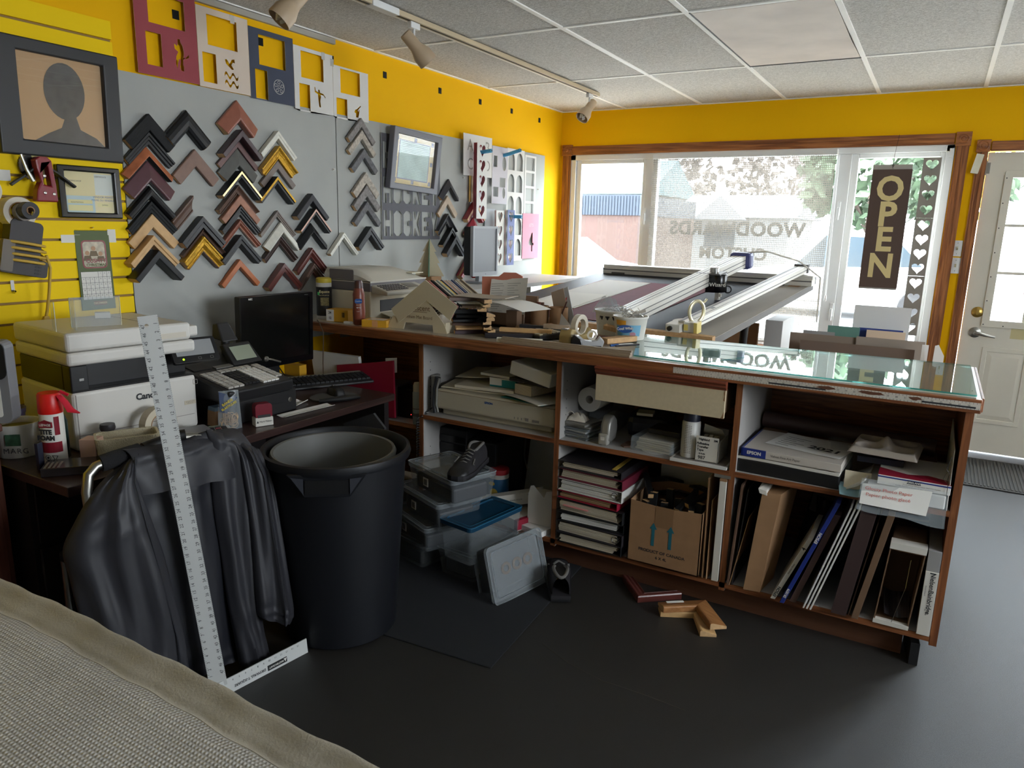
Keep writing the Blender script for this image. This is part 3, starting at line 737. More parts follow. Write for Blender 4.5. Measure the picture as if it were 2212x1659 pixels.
t = thing('hanging_picture', 'grey picture frame with a buff print and a painted-in teal window reflection, hung over the HOCKEY mat', 'picture frame', (.026, 3.748, 1.858), rot=(R(-2.2), R(5.5), 0))
c = MB().at(frameX(0, 0, 0)).plate(rect(-.24, -.178, .24, .178), [rect(-.198, -.142, .198, .142)], .02, .055)
c.box(-.24, -.178, .016, .24, .178, .024); obj('frame', c, 'frame_grey', t, bevel=.004)
c = MB().at(frameX(.026, 0, 0)).plate(rect(-.198, -.142, .198, .142), [], 0, .002)
pr = obj('print', c, 'print_buff', t)
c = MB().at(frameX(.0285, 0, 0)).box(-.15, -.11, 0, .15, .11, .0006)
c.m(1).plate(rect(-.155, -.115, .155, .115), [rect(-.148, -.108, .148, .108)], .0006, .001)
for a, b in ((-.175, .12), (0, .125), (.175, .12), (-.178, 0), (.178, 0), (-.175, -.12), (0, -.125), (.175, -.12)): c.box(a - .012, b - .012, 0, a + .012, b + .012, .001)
obj('picture', c, ['teal_reflection', 'print_slate'], t)  # teal area puts the shop window's reflection into the colour
obj('glazing', MB().at(frameX(.04, 0, 0)).box(-.2, -.144, 0, .2, .144, .001), 'picture_glass', t)
# ---------- lettered mat ABCD, heart strips, arch mats, hooks
mat('hook_blue', (70, 160, 205), 0.35)
hl = []
c = MB().at(frame((.05, 4.30, 1.815), (-.02, .99, .01), (.0, -.12, 1)))
c.plate(rect(0, 0, .38, .275), [rect(.15, .08, .2, .16)], 0, .003)
ab = thing('picture_mat', 'white mat with outlined capital letters A to D, above the small monitor', 'picture mat')
obj('mat', c, ['mat_white'], ab)
c = MB().at(frame((.05, 4.30, 1.815), (-.02, .99, .01), (.0, -.12, 1)))
for ch, x, y in (('A', .085, .2), ('B', .315, .2), ('C', .085, .075), ('D', .315, .075)): c.text(ch, .11, frameZ(x, y, .003))
obj('lettering', c, mat('letter_grey', (150, 148, 142), 0.8), ab)
def hook(y, z, lab, ln=.19, dz=.015):
    c = MB().tube([(.014, y, z), (ln * .5, y, z + dz * .4), (ln, y, z + dz)], .013, 14)
    c.m(1).tube([(ln + .0005, y, z + dz), (ln + .001, y, z + dz)], .007, 10)
    c.m(0).at(frameX(.014, y, z)).lathe([(.022, 0), (.022, .006), (.015, .01)], 14)
    return solo('peg', c, ['hook_blue', 'black'], lab, 'peg', 'blue pegs in the cloth board', smooth=True)
hook(4.44, 1.968, 'blue peg carrying the strip of hearts'); hook(4.842, 1.985, 'blue peg above the arch mat, pointing up', dz=.04); hook(4.887, 1.55, 'blue peg low by the small monitor, carrying the blue strip', dz=0)
def heart_strip(label, mats_, x, ya, yb, z0, z1, n, lean, T=None, nlay=1, w=.075, h=.085):
    t = thing('hanging_heart_strip', label, 'picture mat')
    for k in range(nlay):
        hs = [heart((ya + yb) / 2, z0 + (z1 - z0) * (i + .5) / n, w, h) for i in range(n)]
        c = MB().at(M.Translation((x - .012 * k, 0, 0)) @ M.Rotation(0, 4, 'X') @ frameX(0, 0, 0)).plate(rect(ya, z0, yb, z1), hs, 0, .003, side=1)
        obj('mat', c, [mats_[k % len(mats_)], mats_[-1]], t)
    return t
heart_strip('narrow white strip with five red-edged hearts on a blue peg', ['mat_white', 'mat_red', 'mat_red'], .125, 4.352, 4.485, 1.525, 2.03, 5, 0, nlay=3, w=.08, h=.082)
heart_strip('periwinkle blue strip of hearts hanging low by the pink mat', [mat('periwinkle', (120, 128, 170), 0.8), 'mat_white', mat('pinkish', (214, 176, 170), 0.8), 'mat_white'], .12, 4.79, 4.895, 1.19, 1.597, 4, 0, nlay=3, w=.068, h=.08)
heart_strip('clear sleeve of white hearts left of the periwinkle strip', ['paper_white', 'pinkish', 'paper_white'], .10, 4.66, 4.77, 1.19, 1.59, 4, 0, nlay=2, w=.066, h=.08)
# group of stacked mats behind
c = MB().at(frameX(.045, 0, 0)).plate(rect(4.68, 1.64, 4.90, 2.045), [rect(4.70, 1.90, 4.75, 1.98), circ(4.85, 1.93, .03, 14, .05), rect(4.79, 1.76, 4.87, 1.83), rect(4.70, 1.69, 4.77, 1.76), circ(4.85, 1.72, .022, 12, .04)], 0, .003, side=1)
solo('opening_mat', c, [mat('mat_lilac', (196, 192, 198), .8), 'bevel_white'], 'lilac grey mat with five small openings behind the blue pegs', 'picture mat')
c = MB()
for i, m_ in enumerate(((.03, 0), (.036, 1), (.042, 2))):
    c.m(m_[1]).at(frameX(m_[0] - .012, 0, 0)).plate(rect(4.42 + i * .02, 1.64, 4.56 + i * .02, 1.83), [], 0, .004)
solo('mat_stack', c, [mat('mat_ochre', (196, 160, 80), .8), mat('mat_tan', (170, 150, 126), .8), 'mat_lilac'], 'stack of ochre and tan mats below the lettered mat', 'picture mat')
def arch(x0, z0, w, h):
    pts = [(x0, z0), (x0 + w, z0), (x0 + w, z0 + h * .62)]
    for i in range(1, 7):
        a = i / 7.0; pts.append((x0 + w - w / 2 * a ** 1.5, z0 + h * (.62 + .38 * math.sin(a * PI / 2))))
    pts.append((x0 + w / 2, z0 + h))
    for i in range(6, 0, -1):
        a = i / 7.0; pts.append((x0 + w / 2 * a ** 1.5, z0 + h * (.62 + .38 * math.sin(a * PI / 2))))
    pts.append((x0, z0 + h * .62)); return pts
hs = [arch(4.945 + c_ * .125, 1.25 + r_ * .162, .095, .132) for r_ in range(5) for c_ in range(2)]
c = MB().at(frameX(.026, 0, 0)).plate(rect(4.925, 1.21, 5.19, 2.055), hs, 0, .003)
solo('arch_mat', c, 'mat_white', 'tall white mat with rows of pointed arch openings', 'picture mat')
c = MB().at(frameX(.026, 0, 0)).plate(rect(5.20, 1.55, 5.385, 2.03), [rect(5.222, 1.56 + i * .118, 5.362, 1.66 + i * .118) for i in range(4)], 0, .003)
solo('window_mat', c, 'mat_white', 'white mat with a ladder of four square openings', 'picture mat')
four = [(5.31, 1.40), (5.36, 1.47), (5.385, 1.44), (5.34, 1.39), (5.36, 1.37), (5.40, 1.37), (5.40, 1.35), (5.36, 1.33), (5.33, 1.28), (5.29, 1.28), (5.30, 1.33), (5.27, 1.34), (5.27, 1.37), (5.29, 1.42), (5.29, 1.49), (5.31, 1.50)]
t = thing('number_mat', 'pink mat with a numeral 4 cut out, beside the arch mat', 'picture mat')
c = MB().at(frameX(.032, 0, 0)).plate(rect(5.18, 1.225, 5.45, 1.582), [[(5.33, 1.28), (5.35, 1.28), (5.35, 1.33), (5.37, 1.33), (5.37, 1.35), (5.35, 1.35), (5.35, 1.43), (5.335, 1.43), (5.285, 1.36), (5.285, 1.33), (5.33, 1.33)]], 0, .003)
obj('mat', c, [mat('mat_pink', (196, 130, 146), .8)], t)
c = MB()
for s_, z in (('TEST', 1.485), ('YOUR', 1.46), ('BRAND', 1.435)): pass
c.text("LET'S", .032, frameX(.0352, 5.32, 1.49)); obj('lettering', c, mat('letter_pink', (216, 170, 178), .8), t)
c = MB().at(frameX(.026, 0, 0)).plate(rect(4.62, 1.40, 4.76, 1.60), [], 0, .004).box(4.52, 1.55, 0, 4.60, 1.64, .004)
solo('plain_mat', c, [mat('mat_silver', (176, 182, 186), .4)], 'silvery blank mat behind the small monitor', 'picture mat')
# ---------- on the slatwall
t = thing('framed_poster', 'large black-framed tan and grey poster on the slatwall', 'framed picture', (.02, 1.632, 1.692), rot=(0, R(2.0), 0))
pw, ph = .225, .40
c = MB().at(frameX(0, 0, 0)).plate(rect(-pw, 0, pw, ph), [rect(-.148, .055, .163, .355)], .004, .03)
obj('frame', c, mat('poster_black', (40, 41, 44), .45), t, bevel=.006, seg=3)
c = MB().at(frameX(.006, 0, 0)).box(-.17, .04, 0, .18, .37, .002); p = obj('print', c, mat('poster_tan', (196, 158, 112), .7), t)
c = MB().at(frameX(.0085, 0, 0)); c.prism([(-.10, .055), (.163, .055), (.13, .085), (.07, .11), (.055, .16), (.02, .16), (.0, .11), (-.05, .085)], 0, .0006)
c.plate(circ(.02, .24, .075, 28, .10), [], .0006, .0012)
obj('artwork', c, [mat('poster_grey', (74, 72, 70), .7, var=(30, .35)), mat('poster_pale', (150, 146, 138), .7)], t)
obj('glazing', MB().at(frameX(.016, 0, 0)).box(-.149, .054, 0, .164, .356, .001), 'picture_glass', t)
t = thing('framed_certificate', 'small black-framed certificate with yellow and blue forms on the slatwall', 'framed picture', (.02, 1.715, 1.472), rot=(0, 0, 0))
c = MB().at(frameX(0, 0, 0)).plate(rect(-.122, 0, .122, .197), [rect(-.097, .022, .097, .175)], 0, .024); obj('frame', c, 'black_gloss', t, bevel=.005)
c = MB().at(frameX(.004, 0, 0)).box(-.1, .02, 0, .1, .178, .001); c.m(1).box(-.097, .022, .001, .02, .085, .0014); c.m(2).box(.025, .09, .001, .097, .17, .0014); c.m(3).box(-.085, .028, .0014, .01, .05, .0018).box(-.085, .056, .0014, .01, .07, .0018).box(.03, .045, .0014, .09, .06, .0018)
obj('document', c, [mat('form_cream', (224, 212, 160), .7), mat('form_blue', (176, 200, 206), .7), mat('form_pale', (206, 214, 208), .7), mat('form_yellow', (222, 214, 150), .7)], t)
c = MB()
for k, (s_, y, z, q_) in enumerate([('VENDOR PERMIT', .055, .082, .011), ('PERMIS DU VENDEUR', .055, .07, .010), ('FRAMING SHOP', -.055, .14, .008), ('CERTIFICATE', .05, .16, .008), ('REGISTRATION', -.05, .06, .007), ('EXPIRES', .06, .052, .007)]):
    c.m(0 if k < 2 else 1).text(s_, q_, frameX(.0062, y, z), lift=0)
obj('lettering', c, [mat('ink_blue', (50, 90, 150), .7), mat('ink', (40, 42, 46), .7)], t)
obj('glazing', MB().at(frameX(.012, 0, 0)).box(-.098, .021, 0, .098, .176, .001), 'picture_glass', t)
t = thing('stapler', 'dark red staple gun hanging in front of a round saw blade pack', 'staple gun')
c = MB().at(frameX(.05, 1.532, 1.61)).plate([(-.045, -.082), (.032, -.082), (.030, -.02), (.022, .065), (.008, .078), (-.022, .078), (-.036, .066), (-.034, .045), (-.024, -.012), (-.038, -.04)], [[(-.014, -.02), (.012, -.025), (.006, .048), (-.012, .05)]], 0, .035)
obj('body', c, mat('stapler_red', (134, 26, 42), .3, coat=.4), t, bevel=.005)
c = MB().tube([(.07, 1.49, 1.60), (.072, 1.47, 1.64), (.074, 1.455, 1.69)], [.009, .006, .005], 8); obj('squeeze_handle', c, 'nickel', t, smooth=True)
c = MB()
for y, z in ((1.518, 1.56), (1.55, 1.557), (1.522, 1.62)): c.at(frameX(.0855, y, z)).lathe([(.006, 0), (.005, .002), (0, .003)], 10)
obj('rivet', c, 'nickel', t)
c = MB().at(frameX(.024, 1.52, 1.655)).lathe([(.052, 0), (.052, .003), (.008, .003)], 40)
for i in range(30):
    a = 2 * PI * i / 30; c.prism([(.05 * math.cos(a), .05 * math.sin(a)), (.055 * math.cos(a + .05), .055 * math.sin(a + .05)), (.05 * math.cos(a + .15), .05 * math.sin(a + .15))], .0005, .0025)
t = thing('saw_blade', 'round saw blade with a yellow and black label on the slatwall', 'saw blade')
obj('blade', c, mat('blade', (92, 84, 72), .4, .6), t)
c = MB().at(frameX(.0275, 1.52, 1.655)).plate([(0, 0)] + [(.043 * math.cos(R(a)), .043 * math.sin(R(a))) for a in range(-60, 101, 10)], [], 0, .0005)
c.m(1).plate([(0, 0)] + [(.043 * math.cos(R(a)), .043 * math.sin(R(a))) for a in range(100, 301, 10)], [], 0, .0005)
obj('printed_label', c, ['form_yellow', 'black'], t)
c = MB().tube([(.045, 1.425, 1.584), (.05, 1.48, 1.625), (.05, 1.53, 1.668), (.05, 1.59, 1.63), (.045, 1.65, 1.588)], .012, 6, flat=.5)
solo('strap_clamp', c, 'black', 'black angle bracket hung across the round saw blade', 'bracket', smooth=30)
# tape rolls on a long peg
def roll(name, lab, y, z, x0, x1, r1, r0, m_, core):
    t = thing(name, lab, 'tape roll')
    c = MB().at(frameX(0, y, z)).plate(circ(0, 0, r1, 32), [circ(0, 0, r0, 28)], x0, x1); obj('tape', c, m_, t, bevel=.002)
    c = MB().at(frameX(0, y, z)).plate(circ(0, 0, r0, 28), [circ(0, 0, r0 - .003, 24)], x0 - .001, x1 + .001); obj('core', c, core, t)
mat('tape_cream', (206, 198, 182), .5); mat('card_brown', (158, 124, 92), .8)
roll('tape_roll', 'wide roll of cream tape on the slatwall peg', 1.425, 1.487, .03, .085, .055, .037, 'tape_cream', 'card_brown')
roll('tape_roll', 'small roll of grey tape between the cream and the black rolls', 1.425, 1.489, .09, .115, .03, .014, mat('tape_grey', (128, 122, 116), .5), 'card_brown')
roll('tape_roll', 'small roll of black tape at the tip of the peg', 1.427, 1.495, .118, .152, .03, .014, mat('tape_black', (32, 32, 36), .5), 'card_brown')
roll('tape_roll', 'roll of cream tape cut off by the left edge of the photo', 1.318, 1.56, .05, .1, .05, .036, 'tape_cream', 'card_brown')
solo('peg', MB().tube([(.018, 1.425, 1.478), (.16, 1.427, 1.482), (.168, 1.427, 1.492)], .004, 8), 'chrome', 'chrome slatwall peg through three tape rolls', 'peg')
# corded sander
t = thing('power_tool', 'dark sander wrapped in its yellow cord, under the tape rolls', 'power tool')
c = MB().at(frame((.03, 1.43, 1.36), (0, .93, -.2), (0, .25, 1)))
c.plate(rrect(-.085, -.095, .075, -.035, .01), [], .0, .07); c.m(0).plate(rrect(-.06, -.04, .05, .10, .018), [], .008, .06)
obj('body', c, mat('tool_dark', (48, 44, 46), .5), t, bevel=.006)
c = MB().at(frame((.03, 1.43, 1.36), (0, .93, -.2), (0, .25, 1)))
c.plate(rrect(-.085, -.09, -.045, .02, .004), [], .02, .074); obj('dust_box', c, mat('tool_grey', (118, 110, 100), .4, alpha=.8), t)
c = MB().at(frame((.03, 1.43, 1.36), (0, .93, -.2), (0, .25, 1)))
for k in range(2):
    for r_ in range(3): c.box(.03 + k * .012, -.062 - r_ * .012, .0702, .04 + k * .012, -.057 - r_ * .012, .071)
obj('vent_slot', c, 'black', t)
pts = []
for k in range(72):
    a = 2 * PI * k / 18; zz = 1.385 - k * .0012 + (.008 if k % 18 > 9 else 0)
    pts.append((.062 + .050 * math.sin(a), 1.425 + .078 * math.cos(a), zz + .018 * math.cos(a) * -1))
c = MB().tube(pts, .0055, 8); c.tube([(.09, 1.495, 1.335), (.085, 1.507, 1.29), (.07, 1.502, 1.2), (.06, 1.493, 1.13), (.055, 1.488, 1.105)], .0055, 8)
c.hexa([(.04, 1.468, 1.075), (.04, 1.503, 1.075), (.07, 1.503, 1.075), (.07, 1.468, 1.075)], [(.05, 1.48, 1.108), (.05, 1.496, 1.108), (.062, 1.496, 1.108), (.062, 1.48, 1.108)])
obj('power_cord', c, mat('cord_yellow', (196, 160, 62), .5), t, smooth=50)
solo('slat_hook', MB().box(.018, 1.396, 1.205, .021, 1.408, 1.245).tube([(.02, 1.402, 1.207), (.028, 1.402, 1.2), (.036, 1.402, 1.206)], .004, 6), 'chrome', 'short bare metal hook on the slatwall', 'hook')
# calendar
t = thing('wall_calendar', 'green spiral-bound wall calendar open at December', 'calendar')
mat('cal_green', (96, 108, 72), .7)
c = MB().at(frame((.022, 1.645, 1.112), (0, 1, 0), (-.02, -.01, 1)));
Fc = frame((.022, 1.645, 1.112), (0, 1, 0), (-.02, -.01, 1))
c.box(0, 0, 0, .137, .312, .003); obj('sheet', c, 'cal_green', t)
c = MB().at(Fc)
c.box(.008, .042, .003, .129, .152, .0035)
obj('day_grid', c, 'paper_white', t)
c = MB().at(Fc)
for i in range(8): c.box(.008 + i * .0173 - .0005, .042, .0035, .008 + i * .0173 + .0005, .152 if i in (0, 7, 4, 5, 6) else .130, .0038)
for j in range(6): c.box(.008, .042 + j * .022 - .0005, .0035, .129, .042 + j * .022 + .0005, .0038)
n_ = 0
for j in range(5):
    for i in range(7):
        if j == 0 and i < 4: continue
        n_ += 1
        if n_ > 31: break
        c.text(str(n_), .0075, Fc @ frameZ(.0166 + i * .0173, .141 - j * .022 + .004, .0036) if False else frameZ(.0166 + i * .0173, .145 - j * .022, .0036), lift=0)
obj('grid_lines', c, 'ink', t)
c = MB().at(Fc).plate(rrect(.02, .165, .12, .275, .016), [rrect(.025, .17, .115, .27, .013)], .003, .0036); obj('border', c, 'stapler_red', t)
c = MB().at(Fc).plate(rrect(.026, .171, .114, .269, .012), [], .003, .0036)
obj('picture', c, mat('cal_photo', (206, 196, 176), .7, var=(60, .25)), t)
c = MB().at(Fc)
for k, (x, y) in enumerate(((.042, .225), (.068, .243), (.095, .222))):
    c.m(0).plate(circ(x, y, .009, 12), [], .0037, .0042); c.m(1).plate([(x - .018, y - .03), (x + .018, y - .03), (x + .012, y - .01), (x - .012, y - .01)], [], .0037, .0042)
obj('people_print', c, [mat('cal_skin', (188, 150, 120), .7), mat('cal_coat', (120, 104, 82), .7)], t)
c = MB().at(Fc); c.m(0).text('CUSHTY', .021, frameZ(.074, .194, .0042), bold=.0004); c.m(1).text('CHRISTMAS', .0155, frameZ(.074, .178, .0042), bold=.0003)
obj('lettering', c, ['stapler_red', 'cal_green'], t)
c = MB().at(Fc); c.box(.048, .018, .003, .102, .034, .0035); c.m(1).text('DECEMBER', .0115, frameZ(.075, .026, .0036), bold=.0002, lift=.0002); obj('month_name', c, [mat('cal_red', (126, 70, 48), .7), 'form_cream'], t)
c = MB().at(Fc)
for i in range(24): c.tube([(.004 + i * .0056, .306, .0), (.004 + i * .0056, .313, .0035), (.004 + i * .0056, .318, .0)], .0009, 5)
obj('spiral_binding', c, 'black', t)
solo('hang_nail', MB().tube([(.018, 1.713, 1.435), (.035, 1.713, 1.437)], .003, 8), 'brass', 'brass nail from which the calendar hangs', 'nail')
solo('business_card', MB().at(frameX(.0185, 1.63, 1.39)).box(-.037, -.012, 0, .037, .018, .0006), 'paper_white', 'white card tucked in the groove left of the calendar', 'card')
solo('business_card', MB().at(frameX(.0185, 1.79, 1.40)).box(-.012, -.022, 0, .022, .03, .0006), 'paper_white', 'white slip sticking out right of the calendar', 'card')
solo('business_card', MB().at(frameX(.0185, 1.40, 1.615)).box(-.04, -.018, 0, .04, .02, .0006), 'paper_white', 'white card in the groove at the left edge of the photo', 'card')
# ================================================================= SHOP WINDOW DRESSING
def weave_mat():
    m = bpy.data.materials.new('shade_weave'); m.use_nodes = True; MATS['shade_weave'] = m
    nt = m.node_tree; n = nt.nodes; L = nt.links; n.remove(n['Principled BSDF'])
    tc = n.new('ShaderNodeTexCoord')
    facs = []
    for ax, sc in (('X', 500.0), ('Z', 420.0)):
        w_ = n.new('ShaderNodeTexWave'); w_.bands_direction = ax; w_.inputs['Scale'].default_value = sc / 20; w_.inputs['Distortion'].default_value = 2.0; w_.inputs['Detail'].default_value = 2; w_.inputs['Detail Scale'].default_value = .6
        L.new(tc.outputs['Object'], w_.inputs['Vector']); facs.append(w_.outputs['Fac'])
    mu = n.new('ShaderNodeMath'); mu.operation = 'MULTIPLY'; L.new(facs[0], mu.inputs[0]); L.new(facs[1], mu.inputs[1])
    r = n.new('ShaderNodeMapRange'); r.inputs['From Min'].default_value = .12; r.inputs['From Max'].default_value = .55; r.inputs['To Min'].default_value = .86; r.inputs['To Max'].default_value = .40
    L.new(mu.outputs[0], r.inputs['Value'])
    d = n.new('ShaderNodeBsdfDiffuse'); d.inputs['Color'].default_value = lin((106, 100, 92))
    t = n.new('ShaderNodeBsdfTranslucent'); t.inputs['Color'].default_value = lin((106, 100, 92))
    a = n.new('ShaderNodeMixShader'); a.inputs['Fac'].default_value = .5; L.new(d.outputs[0], a.inputs[1]); L.new(t.outputs[0], a.inputs[2])
    tr = n.new('ShaderNodeBsdfTransparent'); mx = n.new('ShaderNodeMixShader')
    L.new(r.outputs['Result'], mx.inputs['Fac']); L.new(tr.outputs[0], mx.inputs[1]); L.new(a.outputs[0], mx.inputs[2]); L.new(mx.outputs[0], n['Material Output'].inputs['Surface'])
weave_mat()
t = thing('roller_blind', 'woven off-white roller shade drawn down over the middle window pane', 'blind')
obj('shade', MB().grid(24, 24, lambda u, v: (.868 + 1.349 * u, 5.80 + .004 * math.sin(u * 9), .665 + 1.365 * v)), 'shade_weave', t, fix=False)
c = MB().box(.86, 5.79, 2.03, 2.225, 5.845, 2.072); obj('headrail', c, 'white_pvc', t, bevel=.006)
c = MB().tube([(.868, 5.802, .66), (2.217, 5.802, .66)], .009, 10); obj('bottom_bar', c, 'white_pvc', t, smooth=True)
c = MB().tube([(2.24, 5.81, 2.03), (2.246, 5.80, 1.6), (2.256, 5.80, 1.04)], .0018, 6).tube([(2.232, 5.80, 2.03), (2.236, 5.79, 1.6), (2.25, 5.79, 1.04)], .0018, 6)
c.lathe([(.004, 0), (.008, .01), (.006, .04), (.002, .05)], 10, (2.254, 5.795, .995)); obj('pull_cord', c, 'white_pvc', t, smooth=True)
mat('vinyl_dark', (62, 74, 78), .6)
FB = lambda x, z: M(((-1, 0, 0, x), (0, 0, 1, FY + .045), (0, 1, 0, z), (0, 0, 0, 1)))
t = thing('window_lettering', 'dark shop lettering on the middle pane, reversed as seen from inside', 'window sign')
obj('lettering', MB().text('WOODWARDS', .145, FB(1.52, 1.495), bold=.006, sx=1.0, space=1.06, lift=0), 'vinyl_dark', t)
obj('lettering', MB().text('CUSTOM', .125, FB(1.52, 1.305), bold=.005, lift=0, space=1.06), 'vinyl_dark', t)
obj('lettering', MB().text('FRAMING', .125, FB(1.52, 1.10), bold=.005, lift=0, space=1.06), 'vinyl_dark', t)
# OPEN sign
t = thing('open_sign', 'tall brown hanging sign reading OPEN downwards', 'sign', (2.59, 5.75, 1.12), rot=(0, 0, 0))
mat('sign_brown', (88, 70, 62), .7); mat('sign_cream', (226, 208, 150), .7); mat('sign_back', (176, 172, 164), .8)
F_ = frameY(0, 0, 0)
obj('board', MB().at(F_).box(-.121, 0, 0, .121, .80, .006), 'sign_brown', t)
obj('backing_card', MB().at(F_).box(-.122, -.012, -.012, .118, .832, -.006), 'sign_back', t)
c = MB().at(F_)
for ch, z, sx in (('O', .665, 1.0), ('P', .495, 1.05), ('E', .325, 1.0), ('N', .145, 1.0)): c.text(ch, .225, frameZ(0, z, .0065), bold=.007, sx=sx * .92)
obj('lettering', c, 'sign_cream', t)
c = MB().tube([(0, .002, .82), (0, .012, .90)], .0015, 6)
for k in range(5): c.tube([(.005 * math.cos(a) * (1 if k % 2 else .3), .005 + .004 * math.cos(a) * (.3 if k % 2 else 1), .815 + k * .011 + .007 * math.sin(a)) for a in [i * PI / 5 for i in range(10)]], .0014, 5, closed=True)
c.tube([(0, .012, .9), (.012, .04, 1.03)], .0012, 5)
obj('hanging_chain', c, 'black', t)
mat('heart_board', (150, 144, 136), .8)
for i, (z0, z1, n_, lab) in enumerate(((1.602, 1.995, 4, 'top'), (1.212, 1.600, 4, 'middle'), (.80, 1.21, 4, 'bottom'))):
    hs = [heart(2.82 + .0, z0 + (z1 - z0) * (k + .5) / n_ , .076, .07) for k in range(n_)]
    c = MB().at(frameY(0, 5.785, 0)).plate(rect(2.766, z0, 2.872, z1), hs, 0, .003, side=1)
    solo('hanging_heart_strip', c, ['heart_board', 'bevel_white'], lab + ' brown strip of cut-out hearts in the right window pane', 'picture mat', 'strips of hearts in the right window pane')
# switches and a sensor
t = thing('light_switch', 'upper white toggle switch between window and door', 'light switch', (3.038, FY, 1.405))
def sw(t):
    obj('cover_plate', MB().at(frameY(0, 0, 0)).plate(rrect(-.028, -.053, .028, .053, .004), [], 0, .006), 'white_pvc', t, bevel=.002)
    obj('toggle', MB().at(frameY(0, -.006, 0)).hexa([(-.005, -.011, 0), (.005, -.011, 0), (.005, .011, 0), (-.005, .011, 0)], [(-.004, .002, .012), (.004, .002, .012), (.004, .011, .012), (-.004, .011, .012)]), mat('toggle_cream', (190, 182, 150), .4), t)
    c = MB()
    for z in (-.036, .036): c.at(frameY(0, -.006, z)).lathe([(.003, 0), (.002, .001), (0, .001)], 8)
    obj('screw', c, 'nickel', t)
sw(t)
dup(t, (3.042, FY, 1.29), label='lower white toggle switch between window and door')
t = thing('door_sensor', 'small slanted white door sensor at the top of the left door casing', 'sensor', (3.078, FY - .024, 1.955), rot=(0, R(10), 0))
obj('case', MB().at(frameY(0, 0, 0)).plate(rrect(-.022, -.062, .022, .062, .004), [], 0, .018), mat('sensor_white', (226, 224, 204), .4), t, bevel=.003)
obj('hook', MB().tube([(0, -.004, .06), (0, -.006, .07), (.004, -.004, .074)], .002, 6), 'black', t)
# ================================================================= CEILING FIXTURES
mat('track_cream', (196, 180, 150), .5); mat('head_tan', (188, 166, 138), .4); mat('bulb_white', (225, 225, 222), .3)
TX = .66
t = thing('track_light_rail', 'long cream lighting track below the ceiling tiles', 'light track')
c = MB()
for a, b in ((-.6, 2.66), (2.80, 5.12)): c.box(TX - .018, a, CZ - .030, TX + .018, b, CZ - .007)
obj('track', c, 'track_cream', t, bevel=.002)
obj('slot', MB().box(TX - .006, -.59, CZ - .0315, TX + .006, 5.11, CZ - .0298), 'black', t)
obj('connector', MB().box(TX - .024, 2.65, CZ - .036, TX + .024, 2.83, CZ - .0065), 'white_pvc', t, bevel=.003)
def spot(y, aim, lab):
    t = thing('track_spotlight', lab, 'spotlight', (TX, y, CZ - .032), group='spotlights on the ceiling track')
    obj('adapter', MB().box(-.012, -.035, -.028, .012, .035, 0), 'white_pvc', t, bevel=.003)
    obj('stem', MB().tube([(0, 0, -.028), (0, 0, -.085)], .006, 10), 'white_pvc', t, smooth=True)
    d = V(aim).normalized(); T = M.Translation((0, 0, -.095)) @ d.to_track_quat('Z', 'Y').to_matrix().to_4x4()
    c = MB().at(T).lathe([(0, -.065), (.026, -.062), (.029, -.055), (.03, .01), (.034, .025), (.047, .055), (.048, .10), (.045, .10), (.043, .058), (.02, .03)], 24, caps=False)
    obj('shade', c, 'head_tan', t, smooth=50)
    c = MB().at(T)
    for k in range(3):
        a = k * 2 * PI / 3
        c.tube([(.018 * math.cos(a), .018 * math.sin(a), .03), (.018 * math.cos(a), .018 * math.sin(a), .085), (.012 * math.cos(a + .5), .012 * math.sin(a + .5), .098), (.018 * math.cos(a + 1), .018 * math.sin(a + 1), .085)], .0075, 8)
    obj('lamp_tube', c, 'bulb_white', t, smooth=True)
spot(2.22, (-.35, -.55, -.75), 'tan track spotlight cut off by the top edge of the photo')
spot(2.965, (.30, .50, -.55), 'tan track spotlight next to the white connector, showing its white lamp')
spot(4.98, (-.25, -.62, -.75), 'tan track spotlight at the far end of the track')
# fluorescent troffer with yellowed diffuser
t = thing('ceiling_light_panel', 'unlit fluorescent ceiling fixture with a loose stained diffuser', 'ceiling light')
def diffuser():
    m = mat('stained_diffuser', (206, 194, 182), .5, var=(3.5, .13))
    return m
diffuser()
c = MB().grid(16, 16, lambda u, v: (1.835 + .59 * u, 3.456 + 1.19 * v, CZ - .004 - .010 * math.exp(-((u - 1) / .1) ** 2 - ((v - .62) / .2) ** 2)), .002)
obj('diffuser', c, 'stained_diffuser', t, smooth=True)
c = MB().box(1.832, 4.648, CZ - .0085, 2.43, 4.664, CZ - .006).box(1.832, 3.44, CZ - .0085, 1.838, 4.66, CZ - .006)
obj('frame', c, 'black', t)
# ================================================================= SERVICE COUNTER
mat('melamine', (172, 169, 165), .5); mat('counter_wood', (156, 98, 60), .4, wood=('x', 3.0), col2=(104, 58, 32), coat=.2); mat('counter_wood_v', (150, 94, 56), .45, wood=('z', 3.0), col2=(108, 62, 36))
mat('kick_wood', (104, 68, 48), .6, wood=('x', 2.0), col2=(96, 58, 38)); mat('top_laminate', (190, 180, 164), .35)
CF, CB = 2.705, 3.335
t = thing('counter_shelving', 'long wood and white melamine counter cabinet with open shelves', 'counter')
c = MB()
xs = [(.882, .904), (1.606, 1.628), (2.352, 2.374), (3.078, 3.102)]
c = MB().box(3.078, CF + .002, .10, 3.1, CB, .938); obj('end_panel', c, 'counter_wood_v', t)
for a, b in xs[:3]: obj('divider', MB().box(a, CF + .004, .10, b, CB - .02, .938), 'melamine', t)
for a, b in xs: obj('edge_band', MB().box(a, CF, .10, b, CF + .006, .938), 'counter_wood_v', t)
obj('bottom_panel', MB().box(.88, CF + .006, .112, 3.08, CB - .02, .134), 'melamine', t)
obj('edge_band', MB().box(.904, CF, .112, 3.08, CF + .006, .134), 'counter_wood', t)
